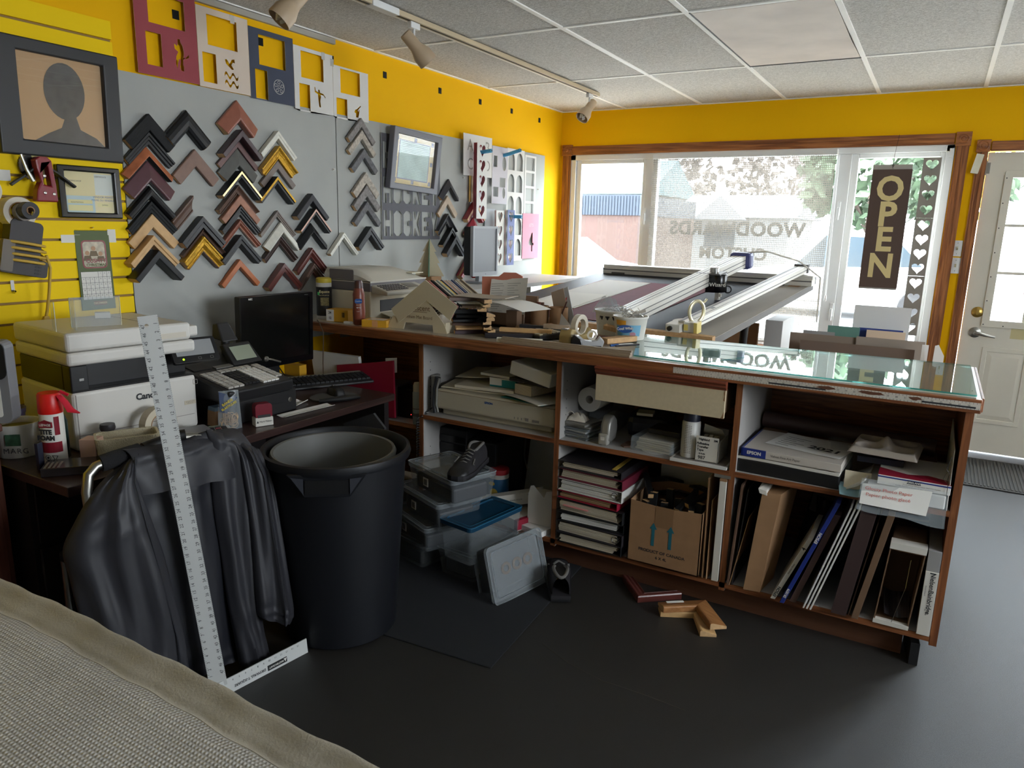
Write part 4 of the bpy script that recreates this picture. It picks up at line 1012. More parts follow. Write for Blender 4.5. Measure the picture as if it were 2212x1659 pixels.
for i, (a, b) in enumerate(((.904, 1.606), (1.628, 2.352), (2.374, 3.078))):
    if i == 2:
        obj('shelf', MB().box(a, CF + .006, .572, b, CB - .02, .592), 'melamine', t)
    else: obj('shelf', MB().box(a, CF + .006, .572, b, CB - .02, .592), 'melamine', t)
    obj('edge_band', MB().box(a, CF, .572, b, CF + .006, .592), 'counter_wood', t)
obj('back_panel', MB().box(.0, CB - .02, .02, 3.078, CB, .938), 'counter_wood', t)
obj('toe_kick', MB().box(.88, 2.778, 0, 3.0, 2.795, .112), 'kick_wood', t)
obj('toe_kick', MB().box(2.98, 2.795, 0, 3.0, CB, .112), 'black', t)
c = MB()
for z in (.66, .69, .72, .76, .80, .84, .42, .38): 
    for x in (.9045, 1.6285): c.at(frameX(x, CF + .06, z)).lathe([(.003, 0), (0, .0004)], 8)
obj('pin_holes', c, 'black', t)
obj('left_shelf', MB().box(.01, CF + .02, .508, .882, CB - .02, .528), 'melamine', t)
obj('edge_band', MB().box(.01, CF + .014, .508, .882, CF + .02, .528), 'counter_wood', t)
t = thing('countertop', 'long worktop with a wood front edge running from the left wall', 'countertop')
obj('top', MB().box(.022, 2.69, .945, 3.112, 3.345, .985), 'top_laminate', t)
obj('front_edge', MB().box(.022, 2.662, .940, 3.116, 2.692, .9855), 'counter_wood', t, bevel=.004)
obj('end_edge', MB().box(3.112, 2.69, .940, 3.122, 3.345, .9855), 'counter_wood_v', t, bevel=.003)
glassmat('counter_glass', (236, 248, 246), 0.0, 1.1); mat('glass_edge', (70, 150, 140), .1, trans=.4)
def pane(pts, lab):
    t = thing('glass_sheet', lab, 'glass sheet', group='glass sheets on the countertop')
    obj('glass', MB().prism(pts, .9875, .9925), 'counter_glass', t)
    c = MB(); n_ = len(pts)
    for i in range(n_):
        p, q = V((*pts[i], 0)), V((*pts[(i + 1) % n_], 0)); d = (q - p).normalized(); nn = V((d.y, -d.x, 0)) * .0006
        c.quad(p + nn + V((0, 0, .9873)), q + nn + V((0, 0, .9873)), q + nn + V((0, 0, .9927)), p + nn + V((0, 0, .9927)))
    obj('polished_edge', c, 'glass_edge', t)
pane([(1.935, 2.724), (2.20, 2.708), (2.475, 3.31), (1.74, 3.31)], 'glass sheet on the counter left of the diagonal joint')
pane([(2.204, 2.706), (3.10, 2.70), (3.10, 3.335), (2.479, 3.315)], 'glass sheet on the counter at the end by the door')
t = thing('tape_measure_strip', 'worn white measuring tape stuck along the counter front edge', 'measuring tape')
mat('tape_white', (206, 200, 188), .5, var=(30, .1))
obj('tape', MB().box(2.12, 2.6605, .952, 3.112, 2.6618, .975), 'tape_white', t)
c = MB()
for i in range(190):
    x = 2.125 + i * .0052; c.box(x - .0004, 2.660, .952 if i % 2 else .9695, x + .0004, 2.6606, .957 if i % 2 else .975)
obj('graduations', c, 'ink', t)
c = MB()
for i in range(38): c.text(str(i + 1), .008, frameY(2.137 + i * .0255, 2.6602, .9635), lift=0)
c.m(0).at(frameY(0, 2.6600, 0)); c.box(2.47, .956, 0, 2.66, .9615, .0003).box(2.95, .956, 0, 3.10, .9615, .0003)
obj('lettering', c, 'ink', t)
c = MB().at(frameY(0, 2.6598, 0)); q = random.Random(4)
for x, w_ in ((2.66, .035), (2.80, .04), (2.93, .02)): c.plate([(x + w_ * math.cos(a) * q.uniform(.7, 1.2), .966 + .006 * math.sin(a) * q.uniform(.6, 1.2)) for a in [i * PI / 7 for i in range(14)]], [], 0, .0002)
obj('worn_patch', c, 'kick_wood', t)
# ================================================================= WHAT STANDS IN THE COUNTER
mat('scanner_beige', (186, 178, 158), .5); mat('paper_cream', (212, 202, 176), .8); mat('card_white', (214, 210, 200), .7); mat('kraft', (152, 116, 82), .85, var=(20, .08)); mat('kraft_dark', (112, 86, 64), .85)
mat('teal_card', (30, 130, 132), .6); mat('dark_cover', (40, 36, 40), .5); mat('pages', (204, 194, 172), .85); mat('burgundy', (110, 34, 52), .5); mat('crimson', (150, 26, 52), .5)
mat('clear_plastic', (190, 200, 205), .18, alpha=.28, spec=.6); mat('silver_grey', (140, 138, 132), .35, .4); mat('epson_blue', (34, 52, 130), .4); mat('brown_board', (104, 78, 62), .7); mat('navy_plastic', (30, 34, 52), .4); mat('white_plastic', (214, 212, 206), .4)
mat('screen_grey', (44, 46, 48), .15)
def slab(name, lab, cat, c, d, m_, rz=0, rx=0, ry=0, bevel=.0015, group=None, **k):
    """a loose flat or boxy thing of one material, given by its base centre."""
    b = MB().box(-d[0] / 2, -d[1] / 2, 0, d[0] / 2, d[1] / 2, d[2])
    return solo(name, b, m_, lab, cat, group, loc=c, rot=(R(rx), R(ry), R(rz)), bevel=bevel, **k)
def sheets(lab, c, d, m_, rz=0, curl=0.0, rx=0, ry=0, name='paper_sheet', cat='paper', n=6, seed=0, group=None, fold=0.0):
    """a sheet or thin sheaf with a gentle curl."""
    b = MB().grid(10, 8, lambda u, v: ((u - .5) * d[0], (v - .5) * d[1], d[2] + curl * ((2 * u - 1) ** 2) + fold * max(0, .25 - v) ** 2 * 16 * -1 + .0008 * math.sin(u * 7 + seed)), d[2])
    return solo(name, b, m_, lab, cat, group, loc=c, rot=(R(rx), R(ry), R(rz)))
ZS, ZB = .5927, .1347
# --- left bay, shelf
t = thing('flatbed_scanner', 'wide beige flatbed scanner on the upper shelf under a heap of papers', 'scanner', (1.27, 2.74, ZS))
c = MB().box(-.30, .035, 0, .288, .43, .032); obj('base', c, 'scanner_beige', t, bevel=.006)
c = MB().box(-.315, 0, .032, .315, .45, .128); obj('housing', c, 'scanner_beige', t, bevel=.012, seg=3)
c = MB()
for i, x in enumerate((.115, .133, .151)): c.box(x, -.0008, .046, x + .004, .001, .056)
c.box(.172, -.002, .045, .188, .001, .058).box(.208, -.002, .045, .242, .001, .056); obj('buttons', c, 'tape_grey', t)
c = MB().at(frameY(-.02, -.0005, .098)).text('EPSON', .014, frameZ(0, 0, 0), bold=.0006); obj('lettering', c, 'ink_blue', t)
obj('lid_seam', MB().box(-.316, -.0006, .118, .316, .451, .1195), 'kraft_dark', t)
zt = .7205
sheets('cream folder lying under the teal box', (1.13, 2.93, zt), (.36, .27, .006), 'paper_cream', 6, .004)
sheets('thin teal cover hanging off the scanner edge', (1.45, 2.88, zt + .006), (.24, .30, .0015), 'teal_card', -12, -.002)
sheets('white sheet curling over the right end of the scanner', (1.47, 2.86, zt + .010), (.26, .29, .003), 'card_white', -22, -.006, rx=-3)
sheets('cream envelope at the left end of the scanner', (1.04, 2.87, zt + .006), (.18, .20, .004), 'paper_cream', 14, .002)
slab('paper_sheaf', 'sheaf of yellowed papers sloping below the teal box', 'paper', (1.18, 2.90, zt + .014), (.30, .24, .014), 'pages', 8)
slab('envelope_box', 'teal and white box of envelopes on the paper heap', 'box', (1.262, 2.93, zt + .030), (.135, .2, .042), ['teal_card'], 4)
b = bpy.data.objects['envelope_box']; c = MB().box(-.068, -.1008, .008, -.005, .1, .0425).box(-.069, -.1004, .036, .0685, .1004, .0425); obj('sleeve', c, 'card_white', b)
slab('paper_sheaf', 'sheaf of white papers lying over the teal box', 'paper', (1.27, 2.95, zt + .074), (.24, .24, .012), 'paper_white', -5)
sheets('large cream sheet sloping down to the left above the telephone', (1.12, 3.0, zt + .056), (.30, .28, .002), 'paper_cream', 12, .006, ry=-6)
slab('card_stack', 'stack of white cards standing on the curled sheet', 'cards', (1.42, 2.87, zt + .021), (.10, .17, .045), 'pages', -14)
c = bpy.data.objects['card_stack']; b = MB()
for k in range(8): b.box(-.0505, -.0855, .004 + k * .005, .0505, .0855, .005 + k * .005)
obj('card_edges', b, 'kraft', c)
slab('binder', 'slim black binder with steel corners on top of the card stack', 'binder', (1.45, 2.90, zt + .074), (.22, .24, .016), 'dark_cover', -12)
b = bpy.data.objects['binder']; c = MB().box(-.111, -.121, .003, .0, -.118, .006).box(.075, -.1215, .001, .105, -.117, .0045); obj('steel_corner', c, 'chrome', b)
slab('shallow_box', 'white box lid lying tilted at the top of the heap', 'box', (1.468, 2.90, zt + .098), (.225, .30, .062), 'card_white', -8, ry=9, bevel=.006)
slab('box', 'small cream box behind the white lid', 'box', (1.32, 3.05, zt + .09), (.14, .16, .03), 'paper_cream', -4)
t = thing('telephone', 'black and silver corded telephone standing against the left divider', 'telephone', (.934, 2.755, ZS))
c = MB().hexa([(-.022, .0, 0), (.004, .0, 0), (.004, .06, 0), (-.022, .06, 0)], [(-.026, .005, .185), (-.004, .005, .185), (-.004, .06, .185), (-.026, .06, .185)]); obj('base', c, 'silver_grey', t, bevel=.006)
c = MB().tube([(.018, -.012, .012), (.012, -.016, .05), (.014, -.014, .13), (.026, -.006, .182)], [.017, .013, .013, .018], 12, flat=.7); obj('handset', c, 'black', t, smooth=True)
obj('handset_trim', MB().tube([(.032, -.014, .015), (.026, -.02, .05), (.028, -.018, .13), (.038, -.012, .18)], .006, 8), 'silver_grey', t, smooth=True)
pts = []
for k in range(170):
    z = -.0 - k * .0026; a = k * 1.25; f = min(1, k / 20)
    pts.append((-.045 * f + .008 * math.cos(a), -.066 * f + .008 * math.sin(a) - .004, .03 + z))
obj('coiled_cord', MB().tube(pts, .0025, 5), 'black', t, smooth=True)
# --- left bay, bottom
t = thing('desktop_computer', 'black tower computer in the dark left bay', 'computer', (.98, 2.84, ZB))
obj('case', MB().box(-.072, 0, 0, .085, .38, .37), 'black', t, bevel=.006)
c = MB()
for z in (.30, .26, .19): c.box(-.068, -.004, z, .08, .0, z + .034)
obj('drive_bay', c, 'black_gloss', t, bevel=.002)
c = MB()
for k in range(5): c.box(-.03 + k * .018, -.006, .235, -.02 + k * .018, -.003, .242)
obj('front_ports', c, 'silver_grey', t)
slab('desktop_computer', 'second black computer case behind the floor boxes', 'computer', (1.15, 2.99, ZB), (.15, .3, .33), 'black', 2, bevel=.005)
slab('panel', 'large pale board leaning at the back of the left bay', 'board', (1.38, 3.12, ZB), (.30, .012, .36), 'card_white', -8, rx=-9)
slab('panel', 'cream sheet leaning slanted against the right divider', 'board', (1.535, 2.98, ZB + .02), (.10, .006, .36), 'paper_cream', -30, rx=-6, ry=14)
solo('power_cable', MB().tube([(1.29, 3.04, .565), (1.295, 3.02, .46), (1.30, 3.0, .38), (1.335, 2.97, .33)], .004, 7), mat('cable_grey', (96, 92, 86), .6), 'grey cable hanging in front of the pale board', 'cable', smooth=True)
t = thing('wipes_tub', 'round blue and white wipes tub with a red lid behind the floor boxes', 'tub', (1.243, 2.86, ZB))
obj('tub', MB().lathe([(.046, 0), (.048, .01), (.046, .165), (.044, .17)], 28), mat('tub_blue', (40, 96, 140), .4), t, smooth=True)
obj('collar', MB().lathe([(.0475, .168), (.0475, .188), (.044, .19)], 28), 'white_plastic', t, smooth=True)
obj('lid', MB().lathe([(.048, .189), (.049, .2), (.047, .212), (.03, .217), (0, .217)], 28), mat('lid_red', (170, 42, 50), .4), t, smooth=True)
c = MB().at(frameY(0, -.0478, .10)); c.plate(circ(0, 0, .022, 16), [], 0, .0008); c.plate(circ(-.012, .045, .016, 16, .01), [], 0, .0008); obj('label_print', c, mat('label_yellow', (206, 180, 80), .6), t)
slab('carton', 'long narrow white carton lying across the left bay', 'box', (1.36, 2.80, ZB + .075), (.30, .05, .055), 'card_white', 24, ry=-12)
b = bpy.data.objects['carton']; c = MB().at(frameY(0, -.0255, .03)); c.text('UN. PK', .014, frameZ(.10, .012, 0)); c.box(.128, .002, 0, .145, .022, .0008); c.text('FRAME STOCK', .009, frameZ(.02, -.004, 0)); obj('lettering', c, 'ink', b)
t = thing('open_carton', 'torn white carton with a raised flap at the right of the left bay', 'box', (1.528, 2.745, ZB + .028))
c = MB().box(-.062, 0, 0, .062, .10, .135); obj('body', c, 'card_white', t)
c = MB().at(frameY(0, .0, 0)).prism([(-.062, .135), (-.05, .178), (-.035, .182), (.015, .135)], -.002, 0).prism([(.02, .135), (.03, .165), (.062, .172), (.062, .135)], -.002, 0); obj('flap', c, 'card_white', t)
slab('paper_sheaf', 'white papers lying under the torn carton', 'paper', (1.50, 2.80, ZB), (.19, .20, .026), 'paper_white', -12)
slab('book', 'white and red pamphlet lying left of the torn carton', 'book', (1.42, 2.77, ZB + .0), (.11, .15, .05), ['card_white'], -18)
b = bpy.data.objects['book']; obj('cover_edge', MB().box(.035, -.0755, .004, .0555, .0755, .0505), 'crimson', b)
# --- shelf of the wing beside the desk
t = thing('network_box', 'black electronic box with a red light on the shelf beside the desk', 'electronics', (.725, 2.80, .528))
obj('case', MB().box(-.055, 0, 0, .052, .10, .15), 'black', t, bevel=.004)
obj('status_light', MB().at(frameY(.035, -.0005, .022)).lathe([(.0022, 0), (0, .001)], 8), mat('red_led', (255, 40, 40), .4, emit=3.0), t)
t = thing('spray_can', 'slim cream-capped spray can beside the end divider', 'spray can', (.836, 2.75, .528))
obj('can', MB().lathe([(.021, 0), (.022, .004), (.022, .155), (.018, .165)], 20), mat('can_pale', (176, 186, 184), .35), t, smooth=True)
obj('cap', MB().lathe([(.0195, .16), (.0195, .19), (.014, .205), (0, .207)], 20), 'paper_cream', t, smooth=True)
obj('label_band', MB().lathe([(.0223, .04), (.0223, .055)], 20, caps=False).lathe([(.0223, .075), (.0223, .08)], 20, caps=False), 'tape_grey', t)
# --- middle bay, shelf
t = thing('drawer_unit', 'cream drawer front with brown crown moulding hung under the countertop', 'drawer', (2.067, 2.652, .804))
obj('front', MB().box(-.258, 0, 0, .258, .016, .112), mat('drawer_cream', (204, 188, 156), .6, var=(60, .05)), t, bevel=.001)
c = MB().at(M(((0, 0, 1, -.26), (1, 0, 0, 0), (0, 1, 0, .108), (0, 0, 0, 1)))).prism([(.016, 0), (-.002, 0), (-.004, .006), (-.012, .012), (-.012, .02), (-.018, .026), (-.018, .033), (.016, .033)], 0, .52); obj('crown_moulding', c, mat('cherry', (138, 72, 50), .4, wood=('x', 3.0), col2=(108, 52, 36)), t)
obj('drawer_box', MB().box(-.25, .016, .01, .25, .40, .10), 'kraft_dark', t)
c = MB().at(frameY(0, -.0003, 0)).plate([(.258, .112), (.252, .098), (.255, .085), (.2515, .07), (.258, .066)], [], 0, .0004).plate([(.258, .03), (.254, .018), (.25, .006), (.246, 0), (.258, 0)], [], 0, .0004); obj('chipped_edge', c, 'kraft', t)
t = thing('paper_roll', 'white paper roll lying on end towards us under the countertop', 'paper roll', (1.685, 2.88, ZS + .095))
obj('roll', MB().at(M(((1, 0, 0, 0), (0, 0, 1, 0), (0, -1, 0, .055), (0, 0, 0, 1)))).plate(circ(0, 0, .055, 28), [circ(0, 0, .018, 18)], 0, .34), 'paper_white', t, smooth=True)
slab('plastic_bundle', 'bundle of clear plastic sleeves under the paper roll', 'plastic bag', (1.725, 3.06, ZS), (.14, .28, .092), 'clear_plastic', 4, bevel=.02)
q = random.Random(2)
for k in range(7):
    c = MB().box(-.062, -.071, 0, .062, .071, .0095)
    lab = ['lowest disc case in the stack by the divider', 'second disc case from the bottom of the stack', 'third disc case from the bottom of the stack', 'middle disc case of the stack by the divider', 'third disc case from the top of the stack', 'second disc case from the top, with a white back', 'topmost grey disc case, under the white mask'][k]
    t = thing('disc_case', lab, 'disc case', (1.688 + q.uniform(-.006, .006), 2.82 + q.uniform(-.006, .006), ZS + k * .0103), R(-6 + q.uniform(-7, 7)), group='disc cases stacked on the shelf')
    obj('case', c, 'clear_plastic' if k < 5 else 'silver_grey', t, bevel=.001)
    obj('inlay', MB().box(-.055, -.068, .002, .058, .068, .0055), ['dark_cover', 'tape_grey', 'dark_cover', 'card_white', 'dark_cover', 'card_white', 'dark_cover'][k], t)
def crumple(w, d, h, seed, n=14):
    q = random.Random(seed); ph = [(q.uniform(2, 9), q.uniform(2, 9), q.uniform(0, 6)) for _ in range(5)]
    def fn(u, v):
        e = math.sin(PI * u) * math.sin(PI * v)
        r = sum(math.sin(a * u * 3 + b * v * 3 + p) for a, b, p in ph) / 5
        return ((u - .5) * w * (1 + .1 * r), (v - .5) * d * (1 - .1 * r), h * e ** .55 * (.75 + .35 * r))
    return MB().grid(n, n, fn)
t = thing('face_mask', 'crumpled white face mask on the disc cases', 'face mask', (1.672, 2.80, ZS + .0735))
obj('cloth', crumple(.085, .06, .04, 5), mat('cotton', (222, 214, 200), .9), t, smooth=60)
obj('ear_loop', MB().tube([(-.03 + .018 * math.cos(a), -.012, .02 + .016 * math.sin(a)) for a in [i * PI / 8 for i in range(16)]], .002, 6, closed=True), 'cotton', t, smooth=True)
t = thing('tape_gun', 'silver egg-shaped tape applicator beside the disc cases', 'tape applicator', (1.822, 2.765, ZS))
T_ = M(((0, 0, 1, -.022), (1, 0, 0, 0), (0, 1, 0, 0), (0, 0, 0, 1)))
obj('body', MB().at(T_).prism([(-.03, .02), (-.02, .09), (0, .118), (.03, .124), (.06, .1), (.07, .06), (.06, .02), (.0, .008)], 0, .044), 'silver_grey', t, bevel=.012, seg=3, smooth=60)
obj('nose', MB().box(-.026, -.034, 0, .018, 0, .05), mat('silver_light', (176, 174, 166), .35, .3), t, bevel=.008)
obj('badge', MB().at(frameY(-.004, -.0345, .03)).box(-.009, -.007, 0, .009, .007, .0008), 'card_white', t)
obj('feet', MB().box(-.018, -.03, -.0, -.008, -.02, .006), 'black', t)
solo('disc', MB().at(frameZ(2.03, 2.80, ZS)).plate(circ(0, 0, .06, 32), [circ(0, 0, .008, 12)], 0, .0014), 'white_plastic', 'white disc under the bag of cards', 'disc')
for k in range(6):
    slab('photo_card', ['bottom cream card in the clear bag', 'second cream card in the clear bag', 'third cream card in the clear bag', 'fourth cream card in the clear bag', 'fifth cream card in the clear bag', 'top cream card in the clear bag'][k], 'card', (2.035 + q.uniform(-.006, .006), 2.83 + q.uniform(-.004, .004), ZS + .002 + k * .0085), (.15, .13, .007), 'pages', q.uniform(-5, 5) - 4, group='cream cards in a clear bag')
slab('plastic_sleeve', 'clear plastic bag around the cream cards', 'plastic bag', (2.032, 2.82, ZS + .0005), (.185, .165, .060), 'clear_plastic', -4, bevel=.012)
slab('wallet', 'black wallet lying on the bag of cards', 'wallet', (2.06, 2.86, ZS + .064), (.14, .11, .022), 'dark_cover', -3, bevel=.004)
slab('plastic_bag', 'dark plastic bag of parts at the back of the middle shelf', 'plastic bag', (1.93, 3.02, ZS), (.19, .2, .10), 'navy_plastic', 8, bevel=.03)
slab('card', 'grey-white printed card on the dark bag at the back', 'card', (1.92, 2.96, ZS + .102), (.07, .07, .012), 'card_white', 12)
solo('wood_offcut', MB().at(frameZ(1.905, 2.80, ZS)).prism([(-.02, -.03), (.0, -.045), (.02, -.03), (.028, .03), (.01, .05), (-.015, .045)], 0, .006), 'brown_board', 'small brown scalloped offcut left of the bag of cards', 'offcut')
t = thing('label_tray', 'white shallow tray at the right end of the middle shelf', 'tray', (2.235, 2.75, ZS))
obj('tray', MB().box(-.115, -.052, 0, .108, .075, .012), 'white_plastic', t, bevel=.001)
obj('liner', MB().box(-.105, -.042, .012, .10, .07, .0128), 'tape_grey', t)
t = thing('spray_can', 'white printed spray can with a dark cap on the white tray', 'spray can', (2.178, 2.765, ZS + .013))
obj('can', MB().lathe([(.034, 0), (.036, .004), (.036, .14), (.032, .146)], 28), 'white_plastic', t, smooth=True)
obj('cap', MB().lathe([(.033, .146), (.033, .195), (.03, .2), (0, .2)], 28), 'navy_plastic', t, smooth=True)
c = MB()
for k in range(17):
    for j in range(4):
        a = -1.9 + j * .2; T = M.Rotation(a + PI / 2, 4, 'Z') @ frameY(0, -.0363, .02 + k * .0068); c.at(T).box(-.003, 0, 0, .0028 - (k % 3) * .0008, .0022, .0002)
obj('small_print', c, 'tape_grey', t)
t = thing('tape_box', 'small open white box of adhesive transfer tape marked 987', 'box', (2.256, 2.722, ZS + .013))
bw, bd, bh = .088, .15, .082
c = MB().box(-bw / 2, 0, 0, bw / 2, .002, .10).box(-bw / 2, 0, 0, -bw / 2 + .002, bd, bh).box(bw / 2 - .002, .0, 0, bw / 2, bd, bh).box(-bw / 2, bd - .002, 0, bw / 2, bd, bh + .02).box(-bw / 2, 0, 0, bw / 2, bd, .002)
obj('carton', c, 'card_white', t)
obj('flap', MB().hexa([(-bw / 2, .10, .085), (bw / 2, .10, .085), (bw / 2, .102, .085), (-bw / 2, .102, .085)], [(-bw / 2 + .02, .035, .142), (bw / 2, .035, .128), (bw / 2, .037, .128), (-bw / 2 + .02, .037, .142)]), 'card_white', t)
c = MB().at(frameY(0, -.0006, 0))
for s_, x, z, h_ in (('Highland', -.012, .088, .012), ('3M', .032, .088, .012), ('Adhesive', -.016, .071, .013), ('Transfer', -.016, .058, .013), ('Tape', -.025, .045, .013), ('18 Rolls', -.018, .030, .008), ('987', -.018, .014, .019)): c.text(s_, h_, frameZ(x, z, 0), bold=.0004, lift=0)
obj('lettering', c, 'ink', t)
for k in range(3):
    solo('tape_roll', MB().at(M(((0, 0, 1, 2.225 + k * .02), (1, 0, 0, 2.80), (0, 1, 0, ZS + .06), (0, 0, 0, 1)))).plate(circ(0, 0, .042, 22), [circ(0, 0, .018, 14)], 0, .013), 'pages', 'transfer tape roll standing in the marked box', 'tape roll', 'tape rolls in the marked box')
# --- middle bay, bottom: stack of binders
def binder(lab, y0, z, w, d, h, cover, x0=1.644, rz=0, ry=0, pages='pages', rings=False, tab=None):
    t = thing('binder', lab, 'binder', (x0 + w / 2, y0 + d / 2, z), R(rz), 'binders and books stacked in the middle bay', rot=(0, R(ry), R(rz)))
    th = .003
    c = MB().box(-w / 2, -d / 2, 0, w / 2, d / 2, th).box(-w / 2, -d / 2, h - th, w / 2, d / 2, h).box(w / 2 - th, -d / 2, 0, w / 2, d / 2, h)
    obj('cover', c, cover, t, bevel=.001)
    c = MB()
    n_ = max(2, int((h - .012) / .006)); q = random.Random(int(z * 1000))
    for k in range(n_):
        a = .005 + (h - .012) * k / n_; b = .005 + (h - .012) * (k + .8) / n_
        c.box(-w / 2 + .008 + q.uniform(0, .008), -d / 2 + .004 + q.uniform(0, .008), a, w / 2 - .02 - q.uniform(0, .02), d / 2 - .01, b)
    obj('pages', c, pages, t)
    if rings:
        c = MB()
        for x in (-w * .05, ): pass
        c.tube([(w / 2 - .035 + .014 * math.cos(a), -d / 2 + .006, h / 2 + .014 * math.sin(a)) for a in [i * PI / 7 for i in range(14)]], .002, 6, closed=True)
        obj('ring', c, 'chrome', t, smooth=True)
    if tab: obj('index_tab', MB().box(-w / 2 + .03, -d / 2 - .004, h * .5, w / 2 - .16, -d / 2 + .02, h * .55), tab, t)
    return t
binder('lowest black binder of the stack, bulging with papers', 2.69, ZB, .30, .27, .044, 'black', rings=False)
binder('black ring binder second from the bottom', 2.685, ZB + .046, .31, .27, .054, 'dark_cover', rings=True, rz=-2)
binder('binder with white curled papers third from the bottom', 2.69, ZB + .102, .30, .26, .040, 'black', rz=2, pages='paper_white')
binder('thick black binder with a pink index tab', 2.685, ZB + .144, .31, .27, .056, 'black', rz=-3, tab=mat('tab_pink', (216, 140, 136), .7))
binder('tan book with a crimson cover band in the binder stack', 2.688, ZB + .202, .285, .24, .034, 'crimson', rz=-4, pages=mat('tan_edge', (178, 148, 110), .8))
binder('white ring binder with loose sheets in the stack', 2.69, ZB + .238, .30, .27, .052, 'white_plastic', rz=-3, pages='paper_white', rings=True)
binder('burgundy binder second from the top of the stack', 2.69, ZB + .292, .30, .27, .044, 'burgundy', rz=-3)
binder('black binder with a yellow stripe, top of the stack', 2.69, ZB + .338, .29, .26, .034, 'dark_cover', rz=-2)
c = MB().box(1.632, 2.686, ZB + .3725, 1.91, 2.70, ZB + .3728); 
solo('paper_strip', MB().box(1.88, 2.70, ZB + .373, 1.90, 2.92, ZB + .374), mat('stripe_yellow', (190, 160, 70), .6), 'yellow strip on the topmost binder', 'paper strip')
# carton with moulding offcuts
t = thing('carton', 'brown cardboard carton with two up arrows, full of black moulding', 'box', (2.121, 2.69, ZB + .002))
w_, d_, h_ = .30, .25, .265; k_ = .004
c = MB().at(frameY(0, 0, 0)).prism([(-w_ / 2, 0), (w_ / 2, 0), (w_ / 2, h_), (.0, h_ - .012), (-w_ / 2, h_)], -k_, 0)
c.at(M.Identity(4)).box(-w_ / 2, 0, 0, -w_ / 2 + k_, d_, h_).box(w_ / 2 - k_, 0, 0, w_ / 2, d_, h_).box(-w_ / 2, d_ - k_, 0, w_ / 2, d_, h_ + .02).box(-w_ / 2, 0, 0, w_ / 2, d_, k_)
obj('carton', c, 'kraft', t)
c = MB().at(frameY(0, -.0006, 0))
for x in (-.045, .027): c.plate([(x - .006, .085), (x + .007, .085), (x + .007, .158), (x + .016, .158), (x + .001, .185), (x - .015, .158), (x - .006, .158)], [], 0, .0003)
obj('arrow_print', c, mat('arrow_teal', (28, 100, 112), .7), t)
c = MB().at(frameY(0, -.0006, 0)).text('PRODUCT OF CANADA', .018, frameZ(-.005, .06, 0), bold=.0003, lift=0).text('6 X 4L', .017, frameZ(-.005, .036, 0), bold=.0003, lift=0); obj('lettering', c, 'ink', t)
obj('sealing_tape', MB().box(-.04, -.0008, .17, .035, -.0002, h_ - .006), mat('brown_tape', (140, 108, 78), .25), t)
q = random.Random(9)
for i in range(9):
    x = 1.99 + (i % 5) * .056; y = 2.725 + (i // 5) * .07 + q.uniform(0, .02)
    lab = ['black stick of moulding leaning in the up-arrow carton'] * 9
    b = MB().box(-.014, -.012, 0, .014, .012, .22 + q.uniform(0, .07)); b.m(1).box(-.0145, -.0125, .0, .0145, .0125, .001)
    o = solo('moulding_offcut', b, ['moulding_black', 'raw_wood'], 'black stick of moulding standing in the up-arrow carton', 'moulding offcut', 'moulding sticks in the carton', loc=(x, y, ZB + .01), rot=(R(-q.uniform(4, 12)), R(q.uniform(-8, 8)), R(q.uniform(-20, 20))))
    for p in o.data.polygons:
        if p.normal.z > .9: p.material_index = 1
for i, (x, y, z, a, l) in enumerate(((2.16, 2.72, .372, -12, .17), (2.215, 2.725, .376, 10, .15), (2.04, 2.74, .404, 28, .10), (2.19, 2.75, .392, -30, .12))):
    b = MB().box(-.011, -.0, 0, .011, .16, .019)
    o = solo('moulding_offcut', b, ['moulding_black', 'raw_wood'], ['short black offcut with pale end, lower left on the carton heap', 'short black offcut with pale end, lower right on the carton heap', 'offcut with a long pale edge at the left rim of the carton', 'short black offcut lying highest on the carton heap'][i], 'moulding offcut', loc=(x, y, z), rot=(R(14), 0, R(a)))
    for p in o.data.polygons:
        if p.normal.y < -.9: p.material_index = 1
for i, (x, y, z, a) in enumerate(((2.12, 2.84, .41, 8), (2.17, 2.88, .435, -20), (2.06, 2.9, .44, 30))):
    o = solo('corner_offcut', chev_bm(.15, .04, .024, 'rev'), ['moulding_black', 'raw_wood'], ['front black corner piece heaped on the carton', 'middle black corner piece heaped on the carton', 'rear black corner piece heaped on the carton'][i], 'frame sample', 'black corner pieces heaped on the carton', loc=(x, y, z), rot=(R(0), R(-62), R(90 + a)))
def stand(lab, x0, x1, z1, yf, dep, th, m_, z0=None, name='panel', cat='board', par=None):
    """upright board whose foot is at x0 and head at x1, seen edge-on."""
    z0 = ZB + .001 if z0 is None else z0
    b = MB().hexa([(x0, yf, z0), (x0 + th, yf, z0), (x0 + th, yf + dep, z0), (x0, yf + dep, z0)], [(x1, yf + .02, z1), (x1 + th, yf + .02, z1), (x1 + th, yf + dep, z1), (x1, yf + dep, z1)])
    return solo(name, b, m_, lab, cat, bevel=.0008)
stand('white board standing behind the up-arrow carton', 1.99, 1.99, .47, 3.0, .012, .28, 'card_white')
b = MB().at(frameY(2.12, 2.999, .455)).text('3', .024, frameZ(0, 0, 0), bold=.0006)
stand('kraft panel standing right of the up-arrow carton', 2.284, 2.274, .545, 2.695, .5, .006, 'kraft', name='panel')
stand('bowed kraft sheet beside the white carton edge', 2.302, 2.296, .46, 2.69, .5, .003, 'kraft')
t = thing('flat_carton', 'tall flat white carton against the divider of the right bay', 'box')
obj('carton', MB().box(2.322, 2.698, ZB, 2.348, 3.2, .556), 'card_white', t, bevel=.001)
obj('torn_edge', MB().box(2.3215, 2.6975, .548, 2.3485, 3.2, .5565), 'kraft', t)
